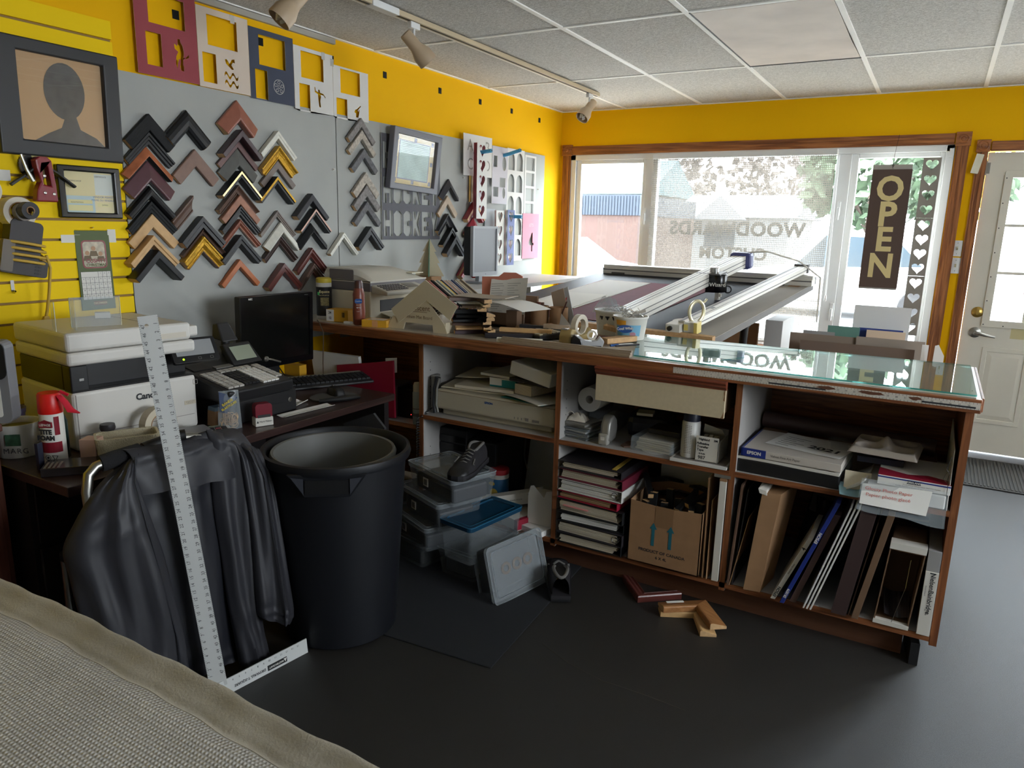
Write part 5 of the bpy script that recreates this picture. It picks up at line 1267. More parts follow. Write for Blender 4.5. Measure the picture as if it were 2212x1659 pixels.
# --- right bay, shelf
slab('tray', 'flat black box under the papers in the right bay', 'box', (2.56, 2.88, ZS), (.36, .32, .05), 'black', -2, bevel=.004)
b = bpy.data.objects['tray']; obj('maker_plate', MB().at(frameY(.12, -.1605, .012)).box(-.03, -.006, 0, .03, .006, .0008), 'silver_grey', b)
sheets('loose plastic-wrapped sheets sticking out under the paper box', (2.56, 2.87, ZS + .051), (.36, .30, .010), 'card_white', -3, -.002)
t = thing('photo_paper_box', 'flat pale box of fine art paper with a blue end', 'paper box', (2.565, 2.865, ZS + .064), R(-2))
obj('carton', MB().box(-.175, -.145, 0, .175, .165, .030), mat('box_pale', (198, 190, 180), .5), t, bevel=.0015)
obj('blue_end', MB().box(-.1755, -.1458, .0, -.085, -.14, .0302).box(-.1755, -.1458, 0, -.168, .1655, .0302), 'epson_blue', t)
c = MB().at(frameY(0, -.1462, 0)); c.text('EPSON', .017, frameZ(-.128, .015, 0), bold=.0007, lift=0); obj('brand_lettering', c, 'paper_white', t)
c = MB().at(frameY(0, -.1462, 0)); c.text('Velvet Fine Art Paper', .012, frameZ(-.015, .016, 0), bold=.0003, lift=0); obj('lettering', c, 'tape_grey', t)
t = thing('printed_sheet', 'white printed form with bold black letters on the paper box', 'paper', (2.61, 2.90, ZS + .0955), R(-14))
obj('sheet', MB().grid(8, 8, lambda u, v: ((u - .5) * .28, (v - .5) * .21, .0012 + .008 * max(0, u - .7)), .0008), 'paper_white', t)
c = MB(); c.text('2021', .055, frameZ(.06, -.03, .0024), bold=.002, sx=1.1); 
for k in range(6): c.box(-.11, -.08 + k * .025, .0022, -.11 + .05 + (k % 3) * .02, -.077 + k * .025, .0024)
obj('lettering', c, 'ink', t)
slab('plastic_wrap', 'crumpled clear film over the papers in the right bay', 'plastic bag', (2.70, 2.98, ZS + .002), (.10, .22, .10), 'clear_plastic', 6, bevel=.03)
solo('mailing_tube', MB().tube([(2.385, 3.13, ZS + .118), (3.02, 3.10, ZS + .105)], .033, 20), mat('tube_brown', (74, 56, 54), .5), 'long dark brown mailing tube at the back of the right bay', 'mailing tube', smooth=True)
slab('block', 'wood block that carries the mailing tube at its right end', 'block', (3.0, 3.11, ZS), (.06, .12, .072), 'brown_board')
slab('block', 'pile of dark envelopes that carries the mailing tube at its left end', 'paper', (2.44, 3.13, ZS), (.10, .14, .084), 'kraft_dark')
sheets('white curled envelope left of the red and white carton', (2.80, 2.82, ZS + .03), (.07, .24, .004), 'paper_white', -4, .004, ry=-38)
sheets('cream leaflet standing at the front of the right bay', (2.79, 2.74, ZS + .028), (.085, .09, .002), 'paper_cream', 4, .002, rx=48)
sheets('pale blue plastic sleeve drooping over the shelf edge', (2.775, 2.715, ZS + .008), (.08, .09, .002), mat('sleeve_blue', (150, 190, 200), .3), 10, .004, rx=12)
t = thing('glossy_paper_pack', 'clear bag of glossy photo paper sagging over the shelf edge', 'paper pack', (2.935, 2.665, ZS + .004))
obj('pack', MB().box(-.11, .03, 0, .125, .27, .045), 'paper_white', t, bevel=.003)
obj('front_sheet', MB().hexa([(-.125, .02, .046), (.085, .02, .058), (.085, .024, .058), (-.125, .024, .046)], [(-.124, -.05, -.004), (.075, -.05, -.006), (.075, -.046, -.006), (-.124, -.046, -.004)]), 'paper_white', t)
Fp = frame((-.02, -.0155, .024), (1, 0, .02), (0, .7, .62))
c = MB().at(Fp).text('Glossy Photo Paper', .018, frameZ(-.022, .022, .0012), lift=.0).text('Papier photo glacé', .018, frameZ(-.022, -.002, .0012), lift=0); obj('lettering', c, mat('print_red', (196, 96, 84), .6), t)
obj('bag', MB().grid(14, 8, lambda u, v: (-.13 + .26 * u, .03 - .09 * v, .062 - .085 * v - .004 * math.sin(u * 9) * v - .01 * u * v)), 'clear_plastic', t, fix=False, smooth=True)
t = thing('photo_paper_box', 'red and white box of glossy inkjet photo paper', 'paper box', (2.962, 2.705, ZS + .052), R(0))
obj('carton', MB().box(-.109, 0, 0, .109, .27, .034), 'paper_white', t, bevel=.0015)
obj('blue_stripe', MB().box(-.1094, -.0005, .026, .1094, .004, .0305), 'epson_blue', t)
c = MB().prism([(-.109, .0), (.109, .0), (.109, .05), (.04, .075), (-.02, .05), (-.109, .09)], .0342, .0348); obj('red_print', c, 'crimson', t)
c = MB().at(frameY(0, -.0008, 0)); c.box(-.02, .0175, 0, .022, .0285, .0004); obj('brand_plate', c, 'navy_plastic', t)
c = MB().at(frameY(0, -.0014, 0)).text('KIRKLAND', .0088, frameZ(.001, .023, 0), bold=.0003, lift=0); obj('brand_lettering', c, 'paper_white', t)
c = MB().at(frameY(0, -.0008, 0)).text('Professional Glossy Inkjet PHOTO PAPER', .0065, frameZ(.025, .0125, 0), lift=0).text('PAPIER PHOTO professionnel pour imprimantes', .0058, frameZ(.005, .0055, 0), lift=0); obj('lettering', c, 'tape_grey', t)
t = thing('cup_tray', 'moulded pulp cup tray on top of the photo paper boxes', 'cup tray', (2.862, 2.86, ZS + .09), R(-4))
def tray(u, v):
    x = (u - .5) * .22; y = (v - .5) * .22; z = .03
    for cx in (-.05, .05):
        for cy in (-.05, .05):
            d = math.hypot(x - cx, y - cy); z -= .03 * max(0, 1 - (d / .042) ** 4) if d < .042 else 0
    z += .03 * math.exp(-(x / .02) ** 2 - (y / .02) ** 2)
    e = max(abs(x), abs(y)); z -= .018 * max(0, (e - .098) / .012)
    return (x, y, z + .035)
obj('tray', MB().grid(44, 44, tray, .003), mat('pulp', (170, 160, 148), .95), t, smooth=50)
slab('envelope', 'bundle of dark envelopes that props up the pulp tray', 'paper', (2.845, 2.92, ZS + .088), (.15, .2, .022), 'navy_plastic', 3)
stand('thin pale board against the end panel', 3.066, 3.064, .80, 2.70, .5, .003, 'card_white', z0=ZS)
solo('wire_hook', MB().tube([(3.055, 2.70, .73), (3.045, 2.70, .70), (3.055, 2.70, .69), (3.06, 2.70, .72), (3.05, 2.70, .735), (3.06, 2.70, .78), (3.061, 2.70, .595)], .0012, 5), 'chrome', 'twist of thin wire hanging by the end panel', 'wire', smooth=True)
# --- right bay, bottom: boards and cartons standing on edge
stand('brown board, first on edge in the lower right bay', 2.384, 2.40, .545, 2.69, .5, .008, 'brown_board')
stand('thin dark board leaning behind the brown one', 2.40, 2.424, .53, 2.70, .5, .004, 'dark_cover')
stand('thin kraft sheet leaning beside the open carton', 2.392, 2.438, .42, 2.695, .4, .003, 'kraft')
t = thing('folded_carton', 'tall kraft carton with an open top in the lower right bay', 'box')
c = MB().hexa([(2.448, 2.69, ZB), (2.508, 2.70, ZB), (2.53, 2.85, ZB), (2.47, 3.1, ZB)], [(2.482, 2.69, .535), (2.548, 2.70, .54), (2.585, 2.85, .55), (2.50, 3.1, .54)]); obj('carton', c, 'kraft', t, bevel=.001)
c = MB().hexa([(2.474, 2.685, .535), (2.50, 2.685, .53), (2.50, 2.80, .54), (2.474, 2.80, .54)], [(2.468, 2.684, .552), (2.497, 2.686, .546), (2.497, 2.80, .556), (2.468, 2.80, .556)]); obj('flap', c, 'card_white', t)
t = thing('plastic_sack', 'dark bag wrapped in shiny film in the lower right bay', 'plastic bag', (2.615, 3.06, ZB + .002), rot=(0, R(10), 0))
obj('bag', MB().grid(16, 16, lambda u, v: (-.055 + .12 * u, .04 * math.sin(PI * u) * -1 + .01 * math.sin(9 * v + 5 * u), .31 * v), .03), mat('film_dark', (46, 42, 44), .12), t, smooth=50)
obj('paper_header', MB().box(-.05, -.025, .24, .05, .03, .325), mat('header_brown', (70, 58, 54), .6), t, bevel=.004)
def leaner(lab, x0, x1, z1, th, m_, texts=(), yf=2.675, dep=.28, name='paper_box', cat='paper box', y2=None):
    t = thing(name, lab, cat)
    y2 = yf + .02 if y2 is None else y2
    b = MB().hexa([(x0, yf, ZB + .001), (x0 + th, yf, ZB + .001), (x0 + th, yf + dep, ZB + .001), (x0, yf + dep, ZB + .001)], [(x1, y2, z1), (x1 + th, y2, z1), (x1 + th, yf + dep, z1), (x1, yf + dep, z1)])
    obj('carton', b, m_, t, bevel=.001)
    F_ = frame((x0 + th / 2, yf - .0006, ZB + .001), (x1 - x0, y2 - yf, z1 - ZB), (-1, 0, 0))
    L_ = math.hypot(x1 - x0, z1 - ZB)
    for k, (s_, pos, sz, mm) in enumerate(texts):
        obj('lettering', MB().at(F_).text(s_, sz, frameZ(L_ * pos, 0, .0004), bold=sz * .03, lift=0), mm, t)
    return t
leaner('white slim paper box leaning left of the blue one', 2.552, 2.658, .40, .017, 'paper_white', (('EPSON', .12, .015, 'ink'), ('Premium Glossy', .5, .007, 'tape_grey'), ('4', .82, .02, 'ink')))
leaner('blue slim paper box leaning across the lower right bay', 2.588, 2.735, .555, .015, 'epson_blue', (('SR1079', .1, .013, 'paper_white'), ('EPSON', .66, .015, 'paper_white')), yf=2.66)
stand('brown board leaning right of the blue box', 2.618, 2.732, .50, 2.69, .28, .022, 'brown_board')
for i in range(3):
    stand(['white board, leftmost of three leaning together', 'white board, middle of three leaning together', 'white board, rightmost of three leaning together'][i], 2.668 + i * .012, 2.782 + i * .013, .545, 2.665, .45, .006, 'paper_white')
sheets('torn white paper edge beside the leaning white boards', (2.745, 2.72, .30), (.03, .06, .001), 'paper_white', 0, .002, ry=-70)
stand('broad dark board in the lower right bay', 2.762, 2.815, .525, 2.685, .5, .05, mat('umber_board', (62, 46, 44), .5))
stand('thin reddish board beside the broad dark one', 2.818, 2.872, .50, 2.70, .5, .004, 'brown_board')
stand('thick kraft panel in the lower right bay', 2.83, 2.90, .54, 2.685, .5, .022, 'kraft_dark')
t = thing('open_box', 'narrow open box with a dark inside and a pale top edge', 'box', (2.955, 2.70, ZB))
c = MB()
sh = lambda z: .022 * z / .31
def para(x0, y0, z0, x1, y1, z1): c.hexa([(x0 + sh(z0), y0, z0), (x1 + sh(z0), y0, z0), (x1 + sh(z0), y1, z0), (x0 + sh(z0), y1, z0)], [(x0 + sh(z1), y0, z1), (x1 + sh(z1), y0, z1), (x1 + sh(z1), y1, z1), (x0 + sh(z1), y1, z1)])
para(-.055, 0, 0, -.051, .2, .31); para(.051, 0, 0, .055, .2, .31); para(-.055, 0, 0, .055, .2, .012); para(-.055, .0, .285, .055, .2, .31); para(-.055, .196, 0, .055, .2, .31)
obj('carton', c, 'kraft_dark', t)
c = MB(); para(-.056, -.001, .288, .056, .05, .3105); obj('pale_edge', c, 'card_white', t)
c = MB(); para(-.056, -.001, .0, .056, .02, .016); obj('pale_foot', c, 'card_white', t)
sheets('crumpled dark film inside the narrow open box', (2.962, 2.78, ZB + .05), (.08, .10, .002), 'film_dark', 10, .02, rx=40)
solo('wire', MB().tube([(2.955, 2.70, ZB + .005), (2.985, 2.71, ZB + .15), (2.99, 2.75, ZB + .24)], .0012, 5), 'chrome', 'thin wire crossing the narrow open box', 'wire')
t = thing('mount_board_box', 'tall white printed carton at the end of the lower right bay', 'box', (3.056, 2.695, ZB))
obj('carton', MB().box(-.020, 0, 0, .020, .4, .235), 'card_white', t, bevel=.001)
obj('upper_part', MB().box(-.020, 0.006, .235, .020, .4, .31), mat('card_grey', (150, 148, 146), .7), t, bevel=.001)
Fv = frame((0, -.0006, .12), (0, 0, -1), (1, 0, 0))
c = MB().at(Fv).text('NielsenBainbridge.', .021, frameZ(-.035, .004, 0), bold=.0004, lift=0).text('mount board', .007, frameZ(-.045, -.012, 0), lift=0).plate(rect(-.113, -.006, -.109, .012), [], 0, .0002); obj('lettering', c, 'ink', t)
slab('dark_offcut', 'black broken offcut under the counter end', 'offcut', (3.03, 2.80, 0), (.03, .16, .085), 'black', 8)
# ================================================================= ON THE COUNTERTOP
ZT = .9858; ZG = .9932
mat('fax_cream', (206, 198, 176), .5); mat('fax_grey', (104, 100, 102), .5); mat('fax_lid', (196, 192, 180), .5); mat('box_yellow', (214, 160, 40), .55); mat('lotion_brown', (128, 66, 50), .35); mat('cap_brown', (74, 44, 40), .35)
mat('display_cream', (206, 194, 166), .7); mat('tape_beige', (176, 154, 104), .45); mat('tub_white', (220, 218, 210), .4); mat('label_sky', (120, 176, 206), .4); mat('blue_mid', (40, 84, 150), .4)
t = thing('fax_machine', 'cream and grey fax machine with a domed lid at the wall end of the counter', 'fax machine')
obj('body', MB().box(.165, 2.85, ZT, .46, 3.31, 1.138), 'fax_cream', t, bevel=.008)
obj('grey_band', MB().box(.164, 2.848, 1.138, .466, 3.312, 1.184), 'fax_grey', t, bevel=.003)
def lidp(u, v):
    y = 2.846 + .468 * v; x = .16 + .31 * u
    h = .062 * (1 - max(0, (u - .45) / .55) ** 2.2) * min(1, v / .08 + .6) if v < .7 else .062 * (1 - max(0, (u - .45) / .55) ** 2.2) * (1 - ((v - .7) / .3) ** 2 * .9)
    return (x, y, 1.186 + max(0.004, h))
c = MB().grid(20, 24, lidp, .0); c.box(.16, 2.846, 1.182, .47, 3.314, 1.190)
for i in range(20):
    a = lidp(i / 20, 0); b = lidp((i + 1) / 20, 0); c.quad((a[0], a[1], 1.186), (b[0], b[1], 1.186), b, a)
for j in range(24):
    a = lidp(0, j / 24); b = lidp(0, (j + 1) / 24); c.quad((a[0], a[1], 1.186), (b[0], b[1], 1.186), b, a)
obj('lid', c, 'fax_lid', t, smooth=50)
obj('lid_inlay', MB().at(frameY(0, 2.8455, 0)).plate(rrect(.195, 1.192, .36, 1.243, .006), [], 0, .0014), 'fax_grey', t)
c = MB().hexa([(.46, 2.86, 1.128), (.565, 2.86, 1.122), (.565, 3.22, 1.122), (.46, 3.22, 1.128)], [(.46, 2.86, 1.172), (.565, 2.86, 1.142), (.565, 3.22, 1.142), (.46, 3.22, 1.172)]); obj('control_panel', c, 'fax_lid', t, bevel=.006)
Fk = frame((.467, 2.87, 1.1709), (0, 1, 0), (-.105, 0, .030))
c = MB().at(frame((.56, 2.87, 1.1439), (0, 1, 0), (-.105, 0, .030)))
for r_ in range(4):
    for k in range(9): c.box(.012 + k * .02, .012 + r_ * .02, 0, .025 + k * .02, .022 + r_ * .02, .004)
obj('keys', c, 'fax_grey', t)
c = MB().at(frame((.56, 2.87, 1.1439), (0, 1, 0), (-.105, 0, .030))).box(.21, .03, 0, .30, .085, .002); obj('display', c, 'silver_grey', t)
obj('paper_slot', MB().box(.455, 2.93, 1.03, .4615, 3.24, 1.09), 'black', t)
obj('output_tray', MB().hexa([(.46, 2.94, 1.02), (.56, 2.94, .995), (.56, 3.22, .995), (.46, 3.22, 1.02)], [(.46, 2.94, 1.024), (.56, 2.94, .999), (.56, 3.22, .999), (.46, 3.22, 1.024)]), 'fax_cream', t)
obj('paper_guide', MB().box(.32, 3.20, 1.215, .46, 3.30, 1.220), 'fax_cream', t)
t = thing('paper_tree', 'standing fir tree of slotted beige and green mat board behind the fax machine', 'paper tree', (.385, 3.46, 1.1005))
trp = [(-.085, 0), (.085, 0), (.045, .075), (.06, .075), (.028, .14), (.04, .14), (0, .215), (-.04, .14), (-.028, .14), (-.06, .075), (-.045, .075)]
T_ = M.Rotation(R(32), 4, 'Z') @ M.Translation((0, 0, .085))
obj('tree_plane', MB().at(T_ @ frameY(0, 0, 0)).prism(trp, -.0015, .0015), 'display_cream', t)
obj('tree_plane', MB().at(M.Rotation(R(122), 4, 'Z') @ M.Translation((0, 0, .085)) @ frameY(0, 0, 0)).prism(trp, -.0015, .0015), mat('mat_green', (78, 112, 88), .8), t)
obj('pedestal', MB().box(-.05, -.05, 0, .05, .05, .085), 'kraft', t)
t = thing('cleaner_bottle', 'tall black cleaner canister with a yellow cap between monitor and fax machine', 'bottle', (.195, 2.80, ZT))
obj('canister', MB().lathe([(.040, .012), (.04, .165), (.036, .17)], 28), 'black', t, smooth=True)
obj('foot_ring', MB().lathe([(.039, 0), (.041, .004), (.041, .016), (.039, .018)], 28), 'white_plastic', t, smooth=True)
obj('neck', MB().lathe([(.0395, .165), (.0395, .186), (.037, .188)], 28), 'white_plastic', t, smooth=True)
obj('cap', MB().lathe([(.039, .187), (.04, .19), (.039, .208), (.03, .213), (0, .213)], 28), mat('cap_yellow', (206, 184, 60), .45), t, smooth=True)
T_ = M.Rotation(R(44), 4, 'Z') @ frameY(0, -.0408, 0)
c = MB().at(T_).text('Equate', .019, frameZ(.002, .142, 0), bold=.0004, lift=0).text('MULTIPURPOSE', .0075, frameZ(0, .123, 0), lift=0); obj('lettering', c, 'form_cream', t)
obj('photo_band', MB().at(T_).box(-.018, .07, -.003, .024, .112, .0), mat('label_photo', (130, 120, 80), .6, var=(150, .5)), t)
obj('green_mark', MB().at(T_).box(-.032, .125, -.008, -.022, .14, -.003), mat('mark_green', (60, 160, 80), .5), t)
def ybox(lab, c, d, rz, end):
    t = thing('yellow_box', lab, 'box', c, R(rz))
    obj('carton', MB().box(-d[0] / 2, -d[1] / 2, 0, d[0] / 2, d[1] / 2, d[2]), 'box_yellow', t, bevel=.0012)
    return t
t = ybox('yellow box with a white end panel beside the brown bottle', (.34, 2.775, ZT), (.13, .085, .062), 8, 1)
obj('white_panel', MB().box(-.0656, -.0433, .002, -.02, -.0425, .061), 'paper_white', t)
c = MB().at(frameY(0, -.0436, 0)).text('24', .017, frameZ(-.043, .045, 0), bold=.0006, lift=0).text('12', .017, frameZ(-.043, .018, 0), bold=.0006, lift=0).box(.03, .025, 0, .034, .05, .0004).box(.038, .025, 0, .044, .05, .0004); obj('lettering', c, 'ink', t)
t = ybox('flat yellow box with a picture on its lid, right of the brown bottle', (.60, 2.745, ZT), (.13, .09, .034), 16, 0)
obj('lid_picture', MB().box(-.045, -.03, .034, .045, .03, .0346), mat('lid_photo', (206, 190, 176), .5, var=(40, .25)), t)
obj('end_panel', MB().box(-.01, -.0456, .002, .02, -.045, .033), mat('panel_tan', (206, 150, 100), .5), t)
t = thing('spray_bottle', 'brown lotion spray bottle with a dark cap on the counter', 'bottle', (.490, 2.735, ZT))
obj('bottle', MB().lathe([(.026, 0), (.029, .006), (.031, .06), (.028, .11), (.029, .15), (.024, .17), (.0215, .18)], 28), 'lotion_brown', t, smooth=True)
obj('cap', MB().lathe([(.0215, .178), (.0205, .205), (.017, .217), (0, .22)], 24), 'cap_brown', t, smooth=True)
T_ = M.Rotation(R(40), 4, 'Z') @ frameY(0, -.0312, 0)
obj('brand_badge', MB().at(T_).plate(rrect(-.019, .107, .017, .13, .009), [], -.004, .0), 'blue_mid', t)
c = MB().at(T_).text('Vaseline', .0095, frameZ(-.001, .1185, .0004), lift=0).text('Intensive', .0065, frameZ(0, .10, 0), lift=0).text('spray', .0105, frameZ(0, .088, 0), lift=0).text('lotion', .006, frameZ(-.003, .068, 0), lift=0); obj('lettering', c, 'paper_white', t)
slab('eraser', 'small white eraser between the yellow box and the brown bottle', 'eraser', (.43, 2.72, ZT), (.04, .02, .012), 'white_plastic', 10)
# mat board display
t = thing('sample_display', 'cream cardboard display lettered Premium Mat Board with a cut-out foot', 'display box', (.845, 2.745, ZT))
c = MB().at(frameY(0, 0, 0)).plate([(-.185, 0), (-.085, 0), (-.075, .035), (.085, .035), (.09, 0), (.17, 0), (.155, .04), (.05, .155), (-.0, .16), (-.13, .055), (-.15, .06)], [], -.003, 0)
obj('front_board', c, 'display_cream', t)
c = MB().box(-.17, .003, 0, -.166, .29, .05).box(.155, .003, 0, .159, .29, .05)
obj('tray', c, 'display_cream', t)
c = MB().at(frameY(0, -.0008, 0)).text('Crescent', .036, frameZ(.005, .108, 0), sx=1.0, lift=0).text('Premium Mat Board', .022, frameZ(-.005, .065, 0), lift=0).box(-.055, .089, 0, .055, .0905, .0002).box(-.05, .0925, 0, .055, .0932, .0002); obj('lettering', c, 'kraft_dark', t)
cols = [(206, 194, 166), (150, 90, 84), (186, 120, 110), (70, 66, 66), (40, 38, 40), (44, 42, 44), (196, 186, 158), (206, 196, 176), (150, 156, 148), (170, 178, 168), (206, 196, 150), (212, 172, 70), (60, 62, 84), (196, 186, 170), (190, 130, 110), (120, 98, 82), (214, 208, 196), (160, 120, 100), (92, 84, 84), (196, 190, 180), (80, 90, 120), (206, 200, 190), (40, 40, 44), (214, 210, 200), (176, 166, 146), (200, 182, 140), (150, 140, 124), (210, 200, 176), (120, 104, 84), (206, 192, 164)]
cn = ['cream', 'dusty rose', 'salmon', 'charcoal', 'black', 'soft black', 'buff', 'ivory', 'grey-green', 'sage', 'straw', 'mustard', 'navy', 'sand', 'terracotta', 'walnut brown', 'off-white', 'copper brown', 'taupe', 'pearl grey', 'slate blue', 'chalk', 'jet', 'snow', 'stone', 'ochre', 'fawn', 'vanilla', 'umber', 'parchment']
for k in range(30):
    m_ = mat('matboard_%d' % k, cols[k], .8)
    y = 2.742 + .0102 * k + (0 if k == 0 else .004)
    ap = V((.892 + (k % 3) * .002, 0, 1.228 - (k % 4) * .002 - .0004 * k)); wd = .078 if k == 0 else .07; th = .004
    c = MB()
    for ex, ez in ((-.205, -.150), (.180, -.110) if k == 0 else (.165, -.108)):
        d = V((ex, 0, ez)); n_ = V((0, 0, -wd))
        nn = V((ez, 0, -ex)).normalized() * wd
        if nn.z > 0: nn = -nn
        iz = -wd * math.sqrt(ex * ex + ez * ez) / abs(ex)
        c.at(M.Translation((ap.x, y, ap.z))).hexa([(0, 0, 0), (0, th, 0), (0, th, iz), (0, 0, iz)], [(d.x, 0, d.z), (d.x, th, d.z), (d.x + nn.x, th, d.z + nn.z), (d.x + nn.x, 0, d.z + nn.z)])
    lab = 'big cream mat corner at the front of the display box' if k == 0 else '%s mat corner in the display row, %s' % (cn[k], 'near the front' if k < 10 else ('in the middle' if k < 20 else 'towards the back'))
    solo('mat_corner', c, m_, lab, 'mat sample', 'mat corners in the display box', rot=(0, 0, 0))
# heap of moulding corners lying flat
hp = [('darkburg', 'lip', .16, .030, .018), ('maple', 'step', .16, .034, .018), ('umber', 'scoop', .17, .036, .018), ('blackgl', 'ogee', .15, .04, .02), ('black', 'round', .16, .038, .02), ('black', 'rev', .17, .04, .02), ('palewood', 'ogee', .165, .04, .018), ('white', 'step', .16, .034, .016), ('umber', 'lip', .165, .036, .018)]
hn = ['dark burgundy corner, lowest of the heap on the counter', 'pale maple stepped corner second from the bottom of the heap', 'brown scooped corner third from the bottom of the heap', 'glossy ornate black corner inside the heap', 'rounded black corner in the middle of the heap', 'sloped black corner in the middle of the heap', 'pale weathered corner third from the top of the heap', 'white stepped corner second from the top of the heap', 'brown corner, topmost of the heap']
z = ZT; q = random.Random(5)
for k, (fin, prof, L, wd, dp) in enumerate(hp):
    if k == 1: z = ZT + .0185
    ang = [50, 46, 40, 52, 44, 47, 38, 42, 52][k]
    solo('corner_offcut', chev_bm(L, wd, dp, prof), ['moulding_' + fin, 'raw_wood'], hn[k], 'frame sample', 'heap of moulding corners on the counter', loc=(1.125 + q.uniform(-.02, .02), 2.90 + q.uniform(-.012, .012), z), rot=(0, R(-90), R(ang - 138)), bevel=.001, seg=1)
    z += dp + .0008
sheets('grey card lying on top of the moulding heap', (1.15, 2.86, z + .001), (.26, .16, .0025), mat('card_taupe', (168, 156, 140), .7), 8, .003)
for i, (x, y, rz, fin, L) in enumerate(((1.33, 2.93, 62, 'white', .2), (1.27, 2.98, 40, 'maple', .16), (1.36, 2.99, 100, 'charcoal', .18))):
    b = MB().box(-.012, -L / 2, 0, .012, L / 2, .015); solo('moulding_stick', b, 'moulding_' + fin, ['short white stick right of the moulding heap', 'short maple stick behind the moulding heap', 'short charcoal stick right of the moulding heap'][i], 'moulding offcut', loc=(x, y, ZT + i * .0155), rot=(0, 0, R(rz)), bevel=.002)
# papers and folders behind
t = thing('paper_rack', 'small rack holding letters and a pink folder behind the mat corners', 'paper rack')
obj('rack', MB().box(.93, 3.10, ZT, 1.22, 3.25, 1.0).box(.93, 3.235, ZT, 1.22, 3.25, 1.14).box(.93, 3.10, ZT, 1.22, 3.106, 1.06), 'kraft_dark', t)
solo('folder', MB().at(frameY(0, 3.225, 0)).prism([(.90, 1.003), (1.14, 1.003), (1.14, 1.236), (1.10, 1.252), (1.03, 1.25), (1.0, 1.228), (.90, 1.222)], 0, .004), mat('folder_pink', (206, 130, 110), .7), 'pink file folder standing behind the letters', 'folder')
t = thing('letter_sheet', 'white typed letter standing in the rack, slightly tilted', 'paper', (1.085, 3.16, 1.003), rot=(R(-8), R(-5), R(-4)))
obj('sheet', MB().grid(10, 10, lambda u, v: ((u - .5) * .225, .016 * math.sin(PI * u) * .6 + .02 * v * v, .225 * v)), 'paper_white', t, fix=False)
c = MB(); q = random.Random(3)
for k in range(15):
    for j in range(2):
        x = -.095 + j * .1; c.at(frameY(0, -.003, .035 + k * .0115)).box(x, 0, -.001 - .012 * .0, x + q.uniform(.04, .085), .0022, -.0004)
obj('typing', c, 'letter_grey', t)
slab('notepad', 'cream pad standing left of the typed letter', 'notepad', (.955, 3.13, 1.003), (.075, .012, .125), 'paper_cream', 5)
sheets('white sheet sliding off the rack to the right', (1.23, 3.03, 1.12), (.24, .20, .0012), 'paper_white', -14, -.01, ry=6)
slab('dark_box', 'stack of dark boxes under the sliding white sheet', 'box', (1.20, 3.04, ZT), (.06, .05, .10), 'kraft_dark', 0)
sheets('tall thin grey card standing right of the rack', (1.26, 3.14, ZT + .062), (.12, .002, .0), 'card_taupe', 0) if False else None
def cup(lab, c, r, h):
    t = thing('pencil_cup', lab, 'pencil cup', c)
    obj('tube', MB().lathe([(r - .003, .003), (r, 0), (r, h), (r - .003, h), (r - .003, .003)], 28, caps=False), 'kraft', t, smooth=True)
    return t
cup('brown cardboard tube of odds and ends, left of the pair', (1.232, 3.245, ZT), .046, .108)
cup('brown cardboard tube with photo cards and pencil, right of the pair', (1.328, 3.265, ZT), .047, .106)
for i, (x, y, h, m_, dx, lab) in enumerate(((1.225, 3.235, .125, 'mahog', 5, 'dark stick standing in the left cardboard tube'), (1.245, 3.255, .12, 'umber', -6, 'brown stick standing in the left cardboard tube'), (1.21, 3.26, .122, 'palewood', 2, 'pale stick standing in the left cardboard tube'))):
    solo('moulding_stick', MB().box(-.008, -.006, 0, .008, .006, h), 'moulding_' + m_, lab, 'moulding offcut', loc=(x, y, ZT + .004), rot=(R(dx), R(dx), 0))
t = thing('photo_card', 'grey card with a red bird print leaning in the cardboard tube', 'card', (1.36, 3.318, ZT + .002), rot=(R(-6), R(-22), R(-14)))
obj('card', MB().box(-.045, 0, 0, .045, .003, .20), mat('card_bluegrey', (188, 194, 198), .6), t)
c = MB().at(frameY(0, -.0006, 0)).prism([(-.03, .14), (-.012, .128), (-.004, .15), (.008, .158), (.018, .148), (.03, .15), (.016, .13), (.006, .116), (-.012, .112)], 0, .0003); obj('bird_print', c, mat('bird_red', (214, 90, 90), .6), t)
for i in range(3):
    solo('photo_card', MB().box(-.043, 0, 0, .043, .003, .19), ['card_taupe', 'dark_cover', 'card_white'][i], ['taupe card behind the bird card', 'dark card behind the bird card', 'white card edge behind the bird card'][i], 'card', loc=(1.328 + i * .003, 3.325 + i * .006, ZT + .002), rot=(R(-5), R(-20 + i * 1.5), R(-14)))
solo('pencil', MB().tube([(0, 0, 0), (.0, 0, .15)], .004, 6), 'cap_brown', 'dark pencil slanting out of the cardboard tube', 'pencil', loc=(1.33, 3.245, ZT + .006), rot=(R(8), R(24), 0))
solo('paper_flap', MB().grid(6, 6, lambda u, v: (1.375 + .11 * u, 3.20 - .02 * v - .06 * u, 1.07 - .075 * u * (1 - .3 * v) - .06 * v)), 'paper_white', 'white torn paper flap in front of the right cardboard tube', 'paper')
slab('block', 'small cardboard block right of the cardboard tubes', 'block', (1.375, 3.12, ZT), (.09, .03, .034), 'kraft', -28, ry=8)
slab('block', 'short raw wood block beside the cream tape dispenser', 'block', (1.45, 3.13, ZT), (.05, .03, .028), 'raw_wood', -20)
